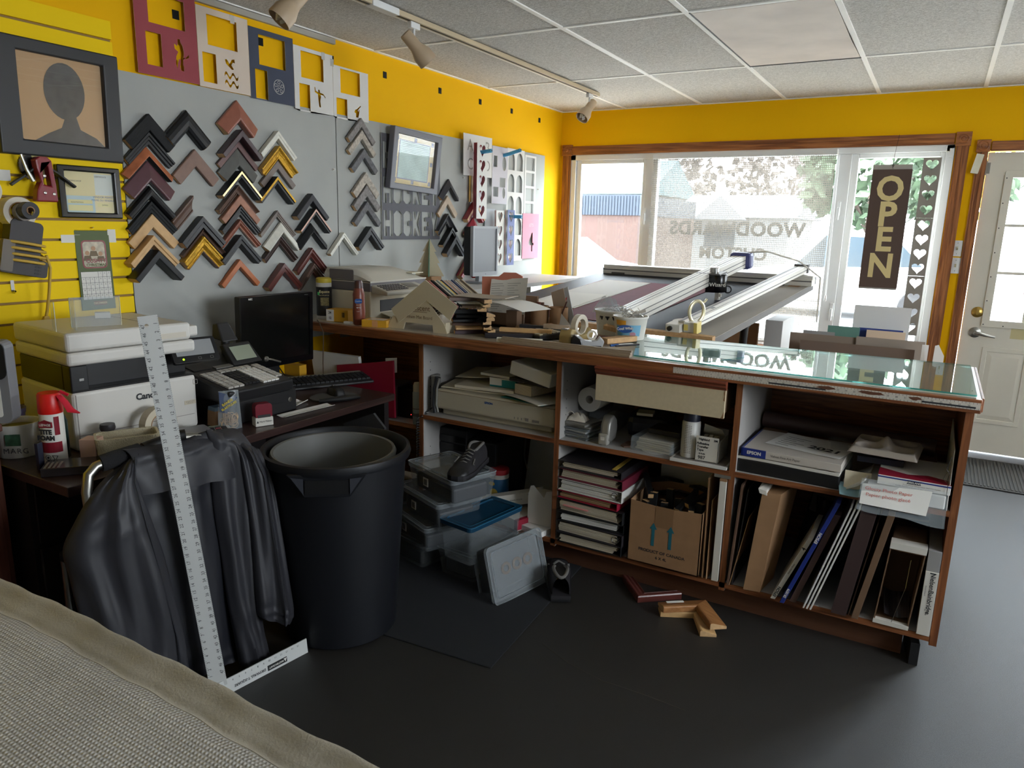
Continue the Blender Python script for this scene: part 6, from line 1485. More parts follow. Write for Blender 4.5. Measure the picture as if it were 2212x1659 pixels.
def calculator(lab, c, d, rz, keys, tilt=0, m_='black'):
    t = thing('calculator', lab, 'calculator', c, 0, rot=(R(tilt), 0, R(rz)))
    obj('case', MB().hexa([(-d[0] / 2, -d[1] / 2, 0), (d[0] / 2, -d[1] / 2, 0), (d[0] / 2, d[1] / 2, 0), (-d[0] / 2, d[1] / 2, 0)], [(-d[0] / 2, -d[1] / 2, d[2] * .5), (d[0] / 2, -d[1] / 2, d[2] * .5), (d[0] / 2, d[1] / 2, d[2]), (-d[0] / 2, d[1] / 2, d[2])]), m_, t, bevel=.003)
    T_ = frame((-d[0] / 2, -d[1] / 2, d[2] * .5 + .0002), (1, 0, 0), (0, d[1], d[2] * .5))
    c2 = MB().at(T_); nx, ny = 6, 5
    for i in range(nx):
        for j in range(ny):
            c2.m(1 if (i + j * 7) % 11 == 3 else 0); c2.box(.01 + i * (d[0] - .02) / nx, .01 + j * d[1] * .62 / ny, 0, .01 + (i + .76) * (d[0] - .02) / nx, .01 + (j + .72) * d[1] * .62 / ny, .005)
    obj('keys', c2, [keys, 'mat_red'], t)
    obj('display', MB().at(T_).box(.02, d[1] * .74, 0, d[0] - .02, d[1] * .93, .0012), mat('lcd', (140, 148, 132), .25), t)
    return t
calculator('black desk calculator with pale keys among the moulding sticks', (1.425, 2.955, ZT + .004), (.165, .19, .034), -28, 'pages')
calculator('flat grey calculator peeking out under the black one', (1.50, 2.875, ZT + .0), (.10, .07, .008), -28, 'fax_grey', m_='silver_grey') if False else None
b = MB().box(-.14, -.02, 0, .14, .02, .022)
solo('black_case', MB().box(-.13, -.045, 0, .13, .045, .024), 'dark_cover', 'long black hinged case left of the calculator', 'case', loc=(1.305, 2.855, ZT), rot=(0, 0, R(30)), bevel=.004)
for i, (x, y, z, rz, L, fin, lab) in enumerate(((1.40, 2.745, ZT, 22, .20, 'white', 'white moulding stick left of the calculator'), (1.36, 2.87, ZT + .026, 18, .24, 'maple', 'maple stick lying across the black case'), (1.455, 2.99, ZT + .039, 8, .12, 'palewood', 'pale wood offcut lying on the calculator'))):
    solo('moulding_stick', MB().at(M(((0, 0, 1, 0), (1, 0, 0, 0), (0, 1, 0, 0), (0, 0, 0, 1)))).prism([(-.012, 0), (.012, 0), (.012, .018), (.004, .018), (.004, .012), (-.004, .012), (-.004, .018), (-.012, .018)], -L / 2, L / 2), 'moulding_' + fin, lab, 'moulding offcut', loc=(x, y, z), rot=(0, 0, R(rz)))
c = MB().at(M(((0, 0, 1, 1.335), (1, 0, 0, 2.700), (0, 1, 0, ZT), (0, 0, 0, 1)))).prism([(-.016, 0), (.014, 0), (.014, .025), (.002, .025), (.002, .018), (-.008, .018), (-.008, .010), (-.016, .010)], 0, .598)
solo('moulding_stick', c, mat('fillet_taupe', (150, 132, 112), .5), 'long taupe moulding length along the front edge of the counter', 'moulding offcut', bevel=.001)
solo('keypad', MB().box(-.05, -.03, 0, .05, .03, .008), 'silver_grey', 'flat grey keypad under the calculator front', 'keypad', loc=(1.52, 2.80, ZT), rot=(0, 0, R(14)), bevel=.002)
def tape_disp(lab, c, rz, body, base, s, tape):
    t = thing('tape_dispenser', lab, 'tape dispenser', c, R(rz))
    P = [(-.08, 0), (.075, 0), (.085, .03), (.06, .055), (.045, .035), (.02, .028), (-.02, .034), (-.045, .055), (-.07, .058), (-.082, .03)]
    obj('body', MB().at(M(((0, 0, 1, -.026 * s), (1, 0, 0, 0), (0, 1, 0, 0), (0, 0, 0, 1)))).prism([(a * s, b * s) for a, b in P], 0, .052 * s), body, t, bevel=.005 * s)
    obj('foot', MB().box(-.027 * s, -.078 * s, 0, .027 * s, .07 * s, .006), base, t)
    obj('tape_reel', MB().at(M(((0, 0, 1, -.011 * s), (1, 0, 0, .02 * s), (0, 1, 0, .06 * s), (0, 0, 0, 1)))).plate(circ(0, 0, tape * s, 24), [circ(0, 0, tape * .62 * s, 20)], 0, .022 * s), 'tape_cream', t)
    obj('cutter', MB().box(-.013 * s, -.083 * s, .055 * s, .013 * s, -.07 * s, .06 * s), 'chrome', t)
    return t
tape_disp('tan desk tape dispenser with a big cream reel on the counter', (1.592, 2.915, ZT), -8, 'tape_beige', 'black', 1.15, .046)
t = tape_disp('small silver and black tape dispenser on the counter', (1.682, 2.84, ZT), -62, mat('disp_silver', (172, 174, 176), .4), 'black', .82, .026)
obj('black_cheek', MB().at(M(((0, 0, 1, -.024), (1, 0, 0, 0), (0, 1, 0, 0), (0, 0, 0, 1)))).prism([(-.074, -.0), (-.02, 0), (-.03, .03), (-.06, .05), (-.072, .03)], 0, .048), 'black_gloss', t, bevel=.003)
def tub(lab, c, r, h, rz, name='whipped_topping_tub'):
    t = thing('plastic_tub', lab, 'tub', c, R(rz))
    obj('tub', MB().lathe([(r * .80, 0), (r * .82, .004), (r * .97, h - .012), (r, h - .01), (r * 1.03, h - .006), (r * 1.03, h), (r * .98, h), (r * .95, h - .008), (r * .79, .006), (0, .006)], 32), 'tub_white', t, smooth=50)
    return t
def wrap(r0, r1, z0, z1, a0, a1, off=.0006, n=14):
    return lambda u, v: ((r0 + (r1 - r0) * v + off) * math.cos(a0 + (a1 - a0) * u), (r0 + (r1 - r0) * v + off) * math.sin(a0 + (a1 - a0) * u), z0 + (z1 - z0) * v)
t = tub('white dessert tub with a sky-blue label, holding wires', (1.765, 3.12, ZG), .078, .105, 0)
A0, A1 = R(-125), R(-30)
obj('label_band', MB().grid(14, 3, wrap(.0658, .0728, .02, .07, A0, A1)), 'label_sky', t)
obj('orange_flash', MB().grid(8, 2, wrap(.0722, .0758, .066, .09, A0, A0 + .7)), mat('label_orange', (226, 160, 50), .5), t)
Tl = M.Rotation(R(12), 4, 'Z') @ frameY(0, -.0735, .048) @ M.Rotation(R(8), 4, 'X')
obj('brand_oval', MB().at(Tl).plate(circ(-.012, .004, .034, 24, .018), [], -.008, -.002), 'blue_mid', t)
obj('lettering', MB().at(Tl).text('Cool Whip', .0165, M.Translation((-.012, .006, -.0015)) @ M.Rotation(R(6), 4, 'Z'), bold=.0006, lift=0), 'paper_white', t)
obj('pink_print', MB().at(Tl).plate(circ(.022, -.018, .014, 16, .008), [], -.008, -.0024), mat('print_pink', (206, 160, 180), .5), t)
c = MB(); q = random.Random(8)
for k in range(10):
    a = q.uniform(0, 6.3); p = [(math.cos(a + j * .8) * q.uniform(.02, .062), math.sin(a + j * .8) * q.uniform(.02, .062), .085 + q.uniform(0, .055) - .02 * (j == 0)) for j in range(6)]
    c.tube(p, .0014, 5)
solo('wire_bundle', c, 'chrome', 'tangle of picture wire heaped in the labelled tub', 'wire', loc=(1.765, 3.12, ZG), smooth=True)
solo('price_tag', MB().box(-.03, -.02, 0, .03, .02, .0012), 'paper_white', 'small white tag on the tangle of wire', 'tag', loc=(1.81, 3.10, 1.118), rot=(R(12), R(-14), R(20)))
t = tub('white tub with blue and grey print standing behind the labelled one', (1.63, 3.23, ZT), .082, .12, 0)
obj('label_band', MB().grid(14, 3, wrap(.068, .0732, .02, .062, A0, A1)), 'tape_grey', t)
for k in range(3): obj('blue_patch', MB().grid(5, 2, wrap(.0745, .0775, .074, .095, A0 + .15 + k * .42, A0 + .42 + k * .42)), 'navy_plastic', t)
solo('clear_bag', crumple(.12, .09, .09, 3), 'clear_plastic', 'crumpled clear plastic bag in the rear tub', 'plastic bag', loc=(1.60, 3.23, 1.09), smooth=60)
c = MB()
for k in range(8):
    a = q.uniform(0, 6.3); c.tube([(math.cos(a + j * .9) * q.uniform(.02, .06), math.sin(a + j * .9) * q.uniform(.02, .06), .10 + q.uniform(0, .045)) for j in range(5)], .0014, 5)
solo('wire_bundle', c, 'chrome', 'tangle of picture hangers in the rear tub', 'wire', loc=(1.645, 3.23, ZT), smooth=True)
t = thing('wood_offcut', 'square raw wood offcut in front of the labelled tub', 'offcut', (1.765, 2.99, ZG), R(-24))
obj('offcut', MB().box(-.022, -.09, 0, .022, .09, .024), 'raw_wood', t, bevel=.001)
solo('wood_offcut', MB().box(-.02, -.05, 0, .02, .05, .022), 'moulding_mahog', 'dark red offcut left of the labelled tub', 'offcut', loc=(1.685, 3.02, ZT), rot=(0, 0, R(70)))
solo('wood_offcut', MB().box(-.05, -.014, 0, .05, .014, .02), 'raw_wood', 'brown offcut between the two tubs', 'offcut', loc=(1.70, 3.09, ZT + .04), rot=(R(10), R(8), R(-6)))
t = thing('pen', 'white and blue pen beside the square wood offcut', 'pen', (1.815, 2.90, ZG + .005), R(60))
obj('barrel', MB().tube([(-.06, 0, 0), (.05, 0, 0), (.062, 0, 0)], [.0045, .0045, .002], 8), 'white_plastic', t, smooth=True)
obj('cap', MB().tube([(-.062, 0, 0), (-.02, 0, 0)], .005, 8), 'blue_mid', t, smooth=True)
solo('pen', MB().tube([(-.06, 0, 0), (.06, 0, 0)], .0042, 8), 'dark_cover', 'dark pen lying against the white and blue one', 'pen', loc=(1.838, 2.905, ZG + .0045), rot=(0, 0, R(56)), smooth=True)
# ================================================================= BEHIND THE COUNTER
t = thing('side_table', 'grey table along the left wall carrying the small monitor', 'table')
obj('tabletop', MB().box(.05, 3.39, 1.075, .53, 5.35, 1.10), mat('table_grey', (160, 158, 154), .5), t)
for x in (.06, .50):
    for y in (3.42, 5.28): obj('leg', MB().box(x - .02, y - .02, 0, x + .02, y + .02, 1.075), 'silver_grey', t)
t = thing('monitor', 'small silver-framed monitor with a grey screen beside the hanging mats', 'monitor', (.30, 4.19, 1.1005), R(0))
obj('bezel', MB().at(frameX(0, 0, 0)).plate(rrect(-.155, .05, .155, .375, .006), [rect(-.14, .075, .14, .36)], -.01, .012), mat('bezel_silver', (150, 152, 156), .4), t)
obj('housing', MB().box(-.07, -.15, .055, -.005, .15, .37), 'black', t, bevel=.012)
obj('screen', MB().at(frameX(0, 0, 0)).box(-.14, .075, -.004, .14, .36, .004), mat('screen_pale', (128, 130, 134), .3), t)
obj('stand', MB().box(-.05, -.03, .01, -.02, .03, .12).box(-.09, -.09, 0, .06, .09, .012), 'bezel_silver', t)
obj('lettering', MB().at(frameX(.0125, 0, .062)).text('hp', .012, frameZ(0, 0, 0)), 'black', t)
# computerised mat cutter
u_ = V((.993, -.116, 0)); NR = V((2.078, 3.385, .989)); v_ = V((.116, .987, .107)); n_ = u_.cross(v_)
PT = M(((u_.x, v_.x, n_.x, NR.x), (u_.y, v_.y, n_.y, NR.y), (u_.z, v_.z, n_.z, NR.z), (0, 0, 0, 1)))
PT = frame(NR, u_, v_)
mat('bed_black', (34, 37, 46), .55, spec=.1); mat('alu', (218, 215, 206), .42, .12); mat('alu_dark', (96, 94, 92), .45, .2); mat('rail_purple', (72, 78, 128), .4); mat('bed_edge', (92, 88, 82), .6); mat('bed_pale', (168, 163, 155), .7, spec=.1); mat('carriage_yellow', (206, 186, 100), .4)
t = thing('mat_cutter', 'large tilted mat cutting table with aluminium rails behind the counter', 'mat cutter')
obj('bed', MB().at(PT).box(-1.52, .02, -.035, 0, 1.64, -.002), 'bed_edge', t)
obj('bed_surface', MB().at(PT).box(-1.515, .025, -.002, -.20, 1.63, .0), 'bed_black', t)
obj('bed_margin', MB().at(PT).box(-.20, .025, -.002, -.002, 1.63, .0005), 'bed_pale', t)
obj('front_strip', MB().at(PT).box(-1.52, -.015, -.03, 0, .02, .012), 'raw_wood', t)
obj('tape_patch', MB().at(PT).box(-.12, 1.50, .0006, -.05, 1.57, .0012), 'kraft', t)
def extr(x0, x1, y0, y1, z0, z1, along):
    c = MB().at(PT)
    if along == 'x':
        c.box(x0, y0, z0, x1, y1, z1 - (z1 - z0) * .35); c.box(x0, y0 + .012, z1 - (z1 - z0) * .35, x1, y1 - .012, z1)
        c.m(1).box(x0 + .001, y0 - .001, z0 + (z1 - z0) * .42, x1 - .001, y0 + .004, z0 + (z1 - z0) * .54)
    return c
obj('rear_rail', extr(-1.48, .015, 1.545, 1.62, .001, .064, 'x'), ['alu', 'alu_dark'], t, bevel=.002)
obj('rear_cover', MB().at(PT).box(-1.47, 1.62, .0, .01, 1.66, .045), 'alu_dark', t)
for x in (-1.40, -.25): obj('rail_foot', MB().at(PT).box(x, 1.53, 0, x + .1, 1.6, .014), 'alu_dark', t)
def slant(p0, p1, w, h, cuts, name, parent):
    """hollow extrusion between two points of the bed frame, w wide and h high, with lengthwise grooves."""
    p0, p1 = V(p0), V(p1); d = (p1 - p0); L = d.length
    T_ = PT @ frame(p0, d, (-d.y, d.x, 0))
    c = MB().at(T_).box(0, -w / 2, 0, L, w / 2, h)
    c.m(1)
    for (a, b, sd) in cuts:
        if sd == 't': c.box(.001, a, h - .002, L - .001, b, h + .0008)
        else: c.box(.001, -w / 2 - .0008, a, L - .001, -w / 2 + .002, b)
    return obj(name, c, ['alu', 'alu_dark'], parent, bevel=.002)
slant((-.455, -.06, .03), (-.415, 1.50, .115), .085, .075, ((-.028, -.024, 't'), (-.004, .004, 't'), (.022, .026, 't'), (.020, .026, 's'), (.046, .052, 's')), 'gantry_arm', t)
c = MB().at(PT).box(-.485, 1.44, .10, -.345, 1.52, .205); obj('gantry_cover', c, 'rail_purple', t, bevel=.02)
c = MB().at(PT @ M.Translation((-.35, .93, .045))).lathe([(.048, .0), (.05, .004), (.05, .10), (.046, .106), (0, .106)], 28).box(-.06, -.05, .0, .0, .05, .104); obj('cutting_head', c, 'black_gloss', t, bevel=.003, smooth=50)
obj('head_plate', MB().at(PT @ M.Translation((-.35, .93, .045))).box(-.115, -.055, .104, .03, .055, .112), 'alu_dark', t)
obj('motor_cap', MB().at(PT @ M.Translation((-.375, .93, .155))).lathe([(.028, 0), (.028, .03), (.024, .034), (0, .034)], 22), 'chrome', t, smooth=True)
c = MB().at(PT @ M.Translation((-.34, .90, .003))).box(-.012, -.012, .012, .012, .012, .045).box(.012, -.008, .018, .022, .008, .034).lathe([(.016, 0), (.016, .012), (0, .012)], 12); obj('blade_holder', c, 'alu', t)
obj('blade_lever', MB().at(PT).tube([(-.30 + .022 * math.cos(a), .95, .058 + .02 * math.sin(a)) for a in [i * PI / 7 for i in range(14)]], .004, 6, closed=True), 'black', t, smooth=True)
hT = PT @ M.Translation((-.35, .93, .095)) @ M.Rotation(R(14), 4, 'Z')
obj('lettering', MB().at(hT @ frameY(.002, -.0512, -.002)).text('Wizard', .03, frameZ(0, 0, 0), bold=.0006), 'card_white', t)
obj('feed_cable', MB().at(PT).tube([(-.42, 1.50, .20), (-.25, 1.48, .215), (-.08, 1.58, .15), (.05, 1.60, .05), (.03, 1.68, -.25)], .005, 7), 'card_white', t, smooth=True)
slant((-.165, .05, .02), (-.075, 1.64, .075), .072, .04, ((-.02, -.016, 't'), (.012, .03, 't'), (.014, .02, 's')), 'production_rail', t)
obj('rail_end', MB().at(PT).box(-.12, 1.62, .07, -.035, 1.65, .125), 'alu_dark', t)
obj('rail_label', MB().at(PT @ M.Translation((-.155, .34, .0705)) @ M.Rotation(R(-3), 4, 'Z')).box(-.012, 0, 0, .012, .2, .0008), 'alu_dark', t)
c = MB().at(PT).box(-.245, .0, .004, -.17, .085, .05).box(-.165, .03, .01, -.10, .09, .06); obj('carriage', c, 'alu', t, bevel=.003)
obj('carriage_plate', MB().at(PT).box(-.20, -.012, -.006, -.06, .05, .004), 'alu_dark', t)
obj('carriage_face', MB().at(PT).box(-.11, .02, .008, -.092, .075, .062).box(-.162, .024, .02, -.14, .028, .05), 'carriage_yellow', t, bevel=.002)
obj('knob', MB().at(PT @ M.Translation((-.22, -.0, .03)) @ M.Rotation(R(90), 4, 'X')).lathe([(.012, 0), (.012, .012), (0, .012)], 14), 'black', t)
obj('round_stop', MB().at(PT).at(PT @ M.Translation((-.225, .17, .03))).lathe([(.055, 0), (.055, .003), (0, .003)], 28), 'alu', t)
rT = PT @ M.Translation((-.13, .10, .10)) @ M.Rotation(R(62), 4, 'Z')
c = MB().at(rT).tube([(.043 * math.cos(a), 0, .052 * math.sin(a)) for a in [i * PI / 14 for i in range(28)]], .0085, 8, closed=True).box(-.02, -.006, -.075, .01, .006, -.048).tube([(.03, 0, .038), (.05, 0, .045), (.06, 0, .055)], .006, 6); obj('ring_handle', c, mat('handle_gold', (214, 206, 170), .3, .4), t, smooth=True)
for x, y in ((-.16, 1.05), (-1.3, 1.05)):
    c = MB().at(PT).tube([(x, y, -.03), (x - .03, y - .08, -.12), (x - .035, y - .1, -.30)], .024, 10); obj('leg_brace', c, 'black', t, smooth=True)
    p = PT @ V((x - .035, y - .1, -.30)); obj('leg', MB().tube([(p.x, p.y, 0), (p.x, p.y, p.z + .01)], .026, 12).box(p.x - .035, p.y - .12, 0, p.x + .035, p.y + .12, .04), 'alu', t, smooth=40)
    c = MB().at(PT).tube([(x + .05, y + .06, -.03), (x - .0, y - .02, -.1), (x - .03, y - .08, -.17)], .016, 8); obj('leg_brace', c, 'black', t, smooth=True)
def onbed(name, lab, x0, y0, x1, y1, z, m_, rz=0, cat='mat board'):
    c = MB().at(PT @ M.Translation(((x0 + x1) / 2, (y0 + y1) / 2, z)) @ M.Rotation(R(rz), 4, 'Z')).box(-(x1 - x0) / 2, -(y1 - y0) / 2, 0, (x1 - x0) / 2, (y1 - y0) / 2, .0022)
    return solo(name, c, m_, lab, cat)
onbed('mat_board', 'wine red mat board lying on the cutter bed', -1.32, .10, -.50, 1.28, .0008, mat('mat_wine', (120, 70, 82), .8, var=(30, .06), spec=.1))
onbed('mat_board', 'large white mat board lying on the wine red one', -1.31, .32, -.955, 1.26, .0034, 'mat_white', -1)
onbed('mat_board', 'narrow white mat board strip, topmost on the cutter bed', -1.27, .28, -.985, .74, .006, 'paper_white', 2)
onbed('blue_slip', 'small blue slip under the arm end on the cutter bed', -.60, .16, -.50, .36, .0034, 'rail_purple', 4, 'paper')
slab('kraft_board', 'tall kraft board standing under the cutter table', 'board', (1.68, 4.64, .0), (.70, .03, .93), 'kraft', 0, bevel=.003)
solo('cabinet_side', MB().box(-.05, -.2, 0, .05, .2, .97), mat('leaf_white', (190, 190, 188), .5), 'pale cabinet side standing under the far end of the cutter', 'cabinet', loc=(2.14, 4.72, 0), bevel=.003)
# boards in a bin behind the right end of the counter
t = thing('board_bin', 'floor rack holding sheets of mat board behind the counter end', 'rack')
obj('rack', MB().box(2.33, 3.45, 0, 3.03, 3.47, .78).box(2.33, 4.02, 0, 3.03, 4.04, .5).box(2.33, 3.45, 0, 2.35, 4.04, .4).box(3.01, 3.45, 0, 3.03, 4.04, .4).box(2.33, 3.45, 0, 3.03, 4.04, .03), 'kraft_dark', t)
def bd(lab, x0, x1, zt, y, m_, rx=-3, z0=.031): return solo('mat_board', MB().box(x0 - (x0 + x1) / 2, 0, 0, x1 - (x0 + x1) / 2, .003, zt - z0), m_, lab, 'mat board', 'mat boards in the floor rack', loc=((x0 + x1) / 2, y, z0), rot=(R(rx), 0, 0))
bd('white board, tallest in the floor rack below the OPEN sign', 2.615, 2.86, 1.15, 3.85, 'mat_white')
bd('teal green board in the floor rack', 2.52, 2.66, 1.055, 3.72, mat('mat_teal', (96, 136, 124), .8))
bd('dark blue board in the floor rack', 2.655, 2.84, 1.055, 3.735, mat('mat_blue', (46, 64, 130), .8))
bd('pinkish cream board in the floor rack', 2.69, 2.852, 1.05, 3.71, mat('mat_blush', (214, 190, 164), .8))
bd('pale grey board behind the taupe one in the floor rack', 2.42, 2.56, 1.03, 3.66, 'card_grey')
bd('taupe board, front left in the floor rack', 2.372, 2.68, 1.022, 3.60, mat('mat_taupe', (134, 118, 104), .8))
bd('wide grey taupe board, front right in the floor rack', 2.66, 2.935, 1.03, 3.59, mat('mat_greytaupe', (150, 136, 124), .8))
bd('dark taupe board, lowest at the front of the floor rack', 2.43, 2.90, 1.000, 3.53, mat('mat_darktaupe', (112, 94, 82), .8))
bd('white card at the right end of the floor rack', 2.925, 2.95, 1.03, 3.50, 'paper_white')
c = MB().at(frameY(0, 3.50, 0)).plate([(2.955, .035), (3.0, .035), (3.01, .995), (2.985, 1.04), (2.972, 1.035)], [], -.002, 0)
solo('paper_scrap', c, 'paper_white', 'torn white paper scrap standing behind the counter end', 'paper')
# ================================================================= DESK ALONG THE LEFT WALL
ZD = .7208
mat('desk_brown', (66, 46, 42), .35, wood=('y', 2.5), col2=(48, 33, 30), coat=.2); mat('desk_side', (30, 24, 24), .5); mat('printer_white', (214, 211, 204), .4); mat('printer_black', (26, 26, 28), .35)
mat('cabinet_red', (112, 62, 44), .45, wood=('z', 2.0), col2=(84, 44, 32)); mat('register_black', (34, 34, 36), .45); mat('key_pale', (186, 182, 174), .5); mat('dark_red', (120, 22, 40), .3)
t = thing('desk', 'dark brown office desk along the left wall', 'desk')
obj('desktop', MB().box(.022, 1.075, .69, .866, 2.545, .72), 'desk_brown', t, bevel=.002)
obj('pedestal', MB().box(.04, 1.085, 0, .62, 1.52, .69), 'desk_side', t)
obj('side_panel', MB().box(.04, 2.50, 0, .84, 2.53, .69), 'desk_side', t)
obj('back_panel', MB().box(.03, 1.52, .25, .05, 2.50, .69), 'desk_side', t)
for z in (.06, .27, .48): obj('drawer', MB().box(.62, 1.10, z, .632, 1.50, z + .19), 'desk_side', t, bevel=.002)
t = thing('wood_cabinet', 'reddish brown wood cabinet at the left edge of the photo', 'cabinet')
obj('carcass', MB().box(.022, .5, 0, .54, 1.06, .84), 'cabinet_red', t, bevel=.002)
obj('top', MB().box(.022, .49, .84, .56, 1.068, .864), 'cabinet_red', t, bevel=.003)
obj('door', MB().box(.54, .52, .03, .556, 1.04, .83), 'cabinet_red', t, bevel=.003)
t = thing('label_maker', 'grey and black device with a round dial at the left photo edge', 'device', (.50, 1.02, .8645), R(38))
obj('body', MB().at(frameY(0, 0, 0)).plate(rrect(-.12, 0, .11, .25, .022), [], -.05, 0), mat('device_grey', (124, 124, 128), .4), t, bevel=.004)
obj('head', MB().at(frameY(0, -.0008, 0)).plate(rrect(-.118, .135, .108, .248, .022), [], 0, .004), 'black_gloss', t)
c = MB().at(frameY(.02, -.005, .185)).plate(circ(0, 0, .038, 28), [circ(0, 0, .026, 24)], 0, .004); obj('dial_ring', c, 'silver_grey', t)
obj('window', MB().at(frameY(0, -.0012, 0)).plate(rrect(-.10, .02, .085, .12, .008), [], 0, .001), 'paper_white', t)
obj('lettering', MB().at(frameY(.055, -.0052, .228)).text('6.0', .022, frameZ(0, 0, 0)), 'card_white', t)
t = thing('laser_printer', 'white and black office printer with a tilting touch panel on the desk', 'printer', (.397, 1.507, ZD), R(83.8))
W_, D_ = .43, .40
def pb(x0, y0, z0, x1, y1, z1): return MB().box(x0 - W_ / 2, y0 - D_ / 2, z0, x1 - W_ / 2, y1 - D_ / 2, z1)
obj('body', pb(0, 0, 0, W_, D_, .20), 'printer_white', t, bevel=.014, seg=3)
obj('output_bay', pb(.004, .06, .20, W_ - .004, D_ - .01, .285).box(.004 - W_ / 2, .004 - D_ / 2, .196, W_ / 2 - .004, .06 - D_ / 2, .204).box(-W_ / 2 + .004, .004 - D_ / 2, .2, -W_ / 2 + .06, .06 - D_ / 2, .285), 'printer_black', t, bevel=.004)
obj('usb_port', pb(.03, .0025, .235, .044, .006, .243), 'chrome', t)
obj('scanner_unit', pb(-.004, -.006, .286, W_ + .004, D_, .330), 'printer_white', t, bevel=.012, seg=3)
obj('document_feeder', pb(-.004, -.006, .332, W_ - .01, D_, .394), 'printer_white', t, bevel=.012, seg=3)
obj('feeder_end', pb(W_ - .01, .05, .332, W_ + .05, D_ - .03, .372), 'printer_white', t, bevel=.008)
obj('lid_seam', pb(.30, .0, .3935, .303, D_ - .02, .3945).box(.30 - W_ / 2, .2 - D_ / 2, .3935, W_ / 2 - .012, .203 - D_ / 2, .3945), 'tape_grey', t)
obj('lid_grip', pb(.255, -.0072, .343, .40, -.005, .362), 'tape_cream', t)
obj('tray_seam', pb(.015, -.0008, .052, W_ - .015, .001, .0535).box(-W_ / 2 + .012, -.0008 - D_ / 2, .01, -W_ / 2 + .0135, .001 - D_ / 2, .19), 'tape_grey', t)
obj('brand_lettering', MB().at(frameY(.245 - W_ / 2, -D_ / 2 - .0006, .150)).text('Canon', .030, frameZ(0, 0, 0), bold=.0012), 'ink', t)
obj('model_plate', MB().at(frameY(.40 - W_ / 2, -D_ / 2 - .0006, .098)).box(-.022, -.007, 0, .022, .008, .0006), 'pages', t)
obj('model_lettering', MB().at(frameY(.40 - W_ / 2, -D_ / 2 - .0013, .100)).text('imageCLASS', .0065, frameZ(0, .001, 0), lift=0).text('MF644Cdw', .005, frameZ(0, -.005, 0), lift=0), 'tape_grey', t)
obj('home_key', MB().at(frameY(.425 - W_ / 2, -D_ / 2 - .0006, .172)).plate(rrect(-.009, -.009, .009, .009, .002), [rrect(-.0075, -.0075, .0075, .0075, .0015)], 0, .0006), 'tape_grey', t)
Tp = M.Translation((.40 - W_ / 2, -.02 - D_ / 2, .25)) @ M.Rotation(R(-6), 4, 'Z') @ M.Rotation(R(-32), 4, 'X')
c = MB().at(Tp @ frameY(0, 0, 0)).plate(rrect(-.055, 0, .115, .096, .008), [], -.016, 0); p = obj('control_panel', c, 'printer_black', t, bevel=.003)
obj('touch_screen', MB().at(Tp @ frameY(0, -.0006, 0)).box(-.04, .026, 0, .10, .086, .0008), mat('lcd_grey', (150, 152, 154), .2), t)
c = MB().at(Tp @ frameY(0, -.0008, 0))
for x in (.04, .085): c.plate(rrect(x - .006, .008, x + .006, .018, .002), [rrect(x - .005, .009, x + .005, .017, .0015)], 0, .0006)
obj('touch_keys', c, 'silver_grey', t)
obj('ready_light', MB().at(Tp @ frameY(0, -.0008, 0)).plate(circ(-.02, .013, .004, 10), [], 0, .0008), mat('led_green', (150, 220, 40), .4, emit=1.2), t)
t = thing('acrylic_stand', 'clear acrylic sign holder standing on top of the printer', 'sign holder', (.50, 1.42, 1.1165), R(70))
c = MB().box(-.075, 0, 0, .075, .003, .10).box(-.075, .0, 0, -.072, -.075, .10).box(-.13, -.07, 0, -.128, .0, .095); obj('panel', c, 'clear_plastic', t)
obj('edge', MB().box(-.0765, -.002, 0, -.0745, .004, .10).box(.0742, -.001, 0, .0758, .004, .10).box(-.131, -.0715, 0, -.129, -.0695, .095), mat('acrylic_edge', (206, 206, 190), .2), t)
slab('rubber_block', 'white plug lying behind the acrylic holder on the printer', 'plug', (.30, 1.56, 1.1165), (.05, .04, .02), 'white_plastic', 60)
# things in front of the printer
def margarine(lab, x, y, z, r, h, m_, lid):
    t = thing('margarine_tub', lab, 'tub', (x, y, z))
    obj('tub', MB().lathe([(r * .86, 0), (r * .9, .005), (r * .97, h - .02), (r * 1.02, h - .016), (r * 1.04, h), (r * .97, h), (r * .85, .008), (0, .008)], 30), m_, t, smooth=50)
    if lid: obj('contents', MB().lathe([(0, h - .018), (r * .94, h - .02)], 28, caps=False), lid, t)
    return t
t = margarine('white margarine tub with an olive content by the left wall side', .435, 1.165, ZD, .066, .11, 'tub_white', mat('olive', (112, 108, 50), .7))
Tl = M.Rotation(R(40), 4, 'Z') @ frameY(0, -.0645, 0)
obj('lettering', MB().at(Tl).text('MARG', .024, frameZ(.02, .028, .002), lift=0, space=1.2), 'ink', t)
obj('picture', MB().at(Tl).box(-.008, .045, -.003, .035, .082, .0012), mat('marg_green', (60, 96, 70), .6, var=(60, .4)), t)
margarine('grey-white tub at the back, under the purple one', .30, 1.20, ZD, .06, .09, 'tub_white', None)
margarine('purple tub stacked in the grey-white one by the wall', .30, 1.20, ZD + .04, .056, .085, mat('tub_purple', (96, 88, 120), .4), None)
t = thing('foam_can', 'white and red foam spray can with a bright red cap on the desk', 'spray can', (.628, 1.175, ZD), R(0))
obj('can', MB().lathe([(.031, 0), (.033, .004), (.033, .165), (.029, .172)], 30), 'tub_white', t, smooth=True)
obj('cap', MB().lathe([(.0335, .166), (.0345, .17), (.033, .225), (.03, .229), (0, .229)], 30), mat('cap_red', (222, 30, 24), .35), t, smooth=True)
Ta = R(-62)
obj('red_band', MB().grid(18, 2, wrap(.033, .033, .045, .078, Ta - 1.1, Ta + 1.3)), 'stapler_red', t)
Tl = M.Rotation(Ta + PI / 2, 4, 'Z') @ frameY(0, -.0337, 0)
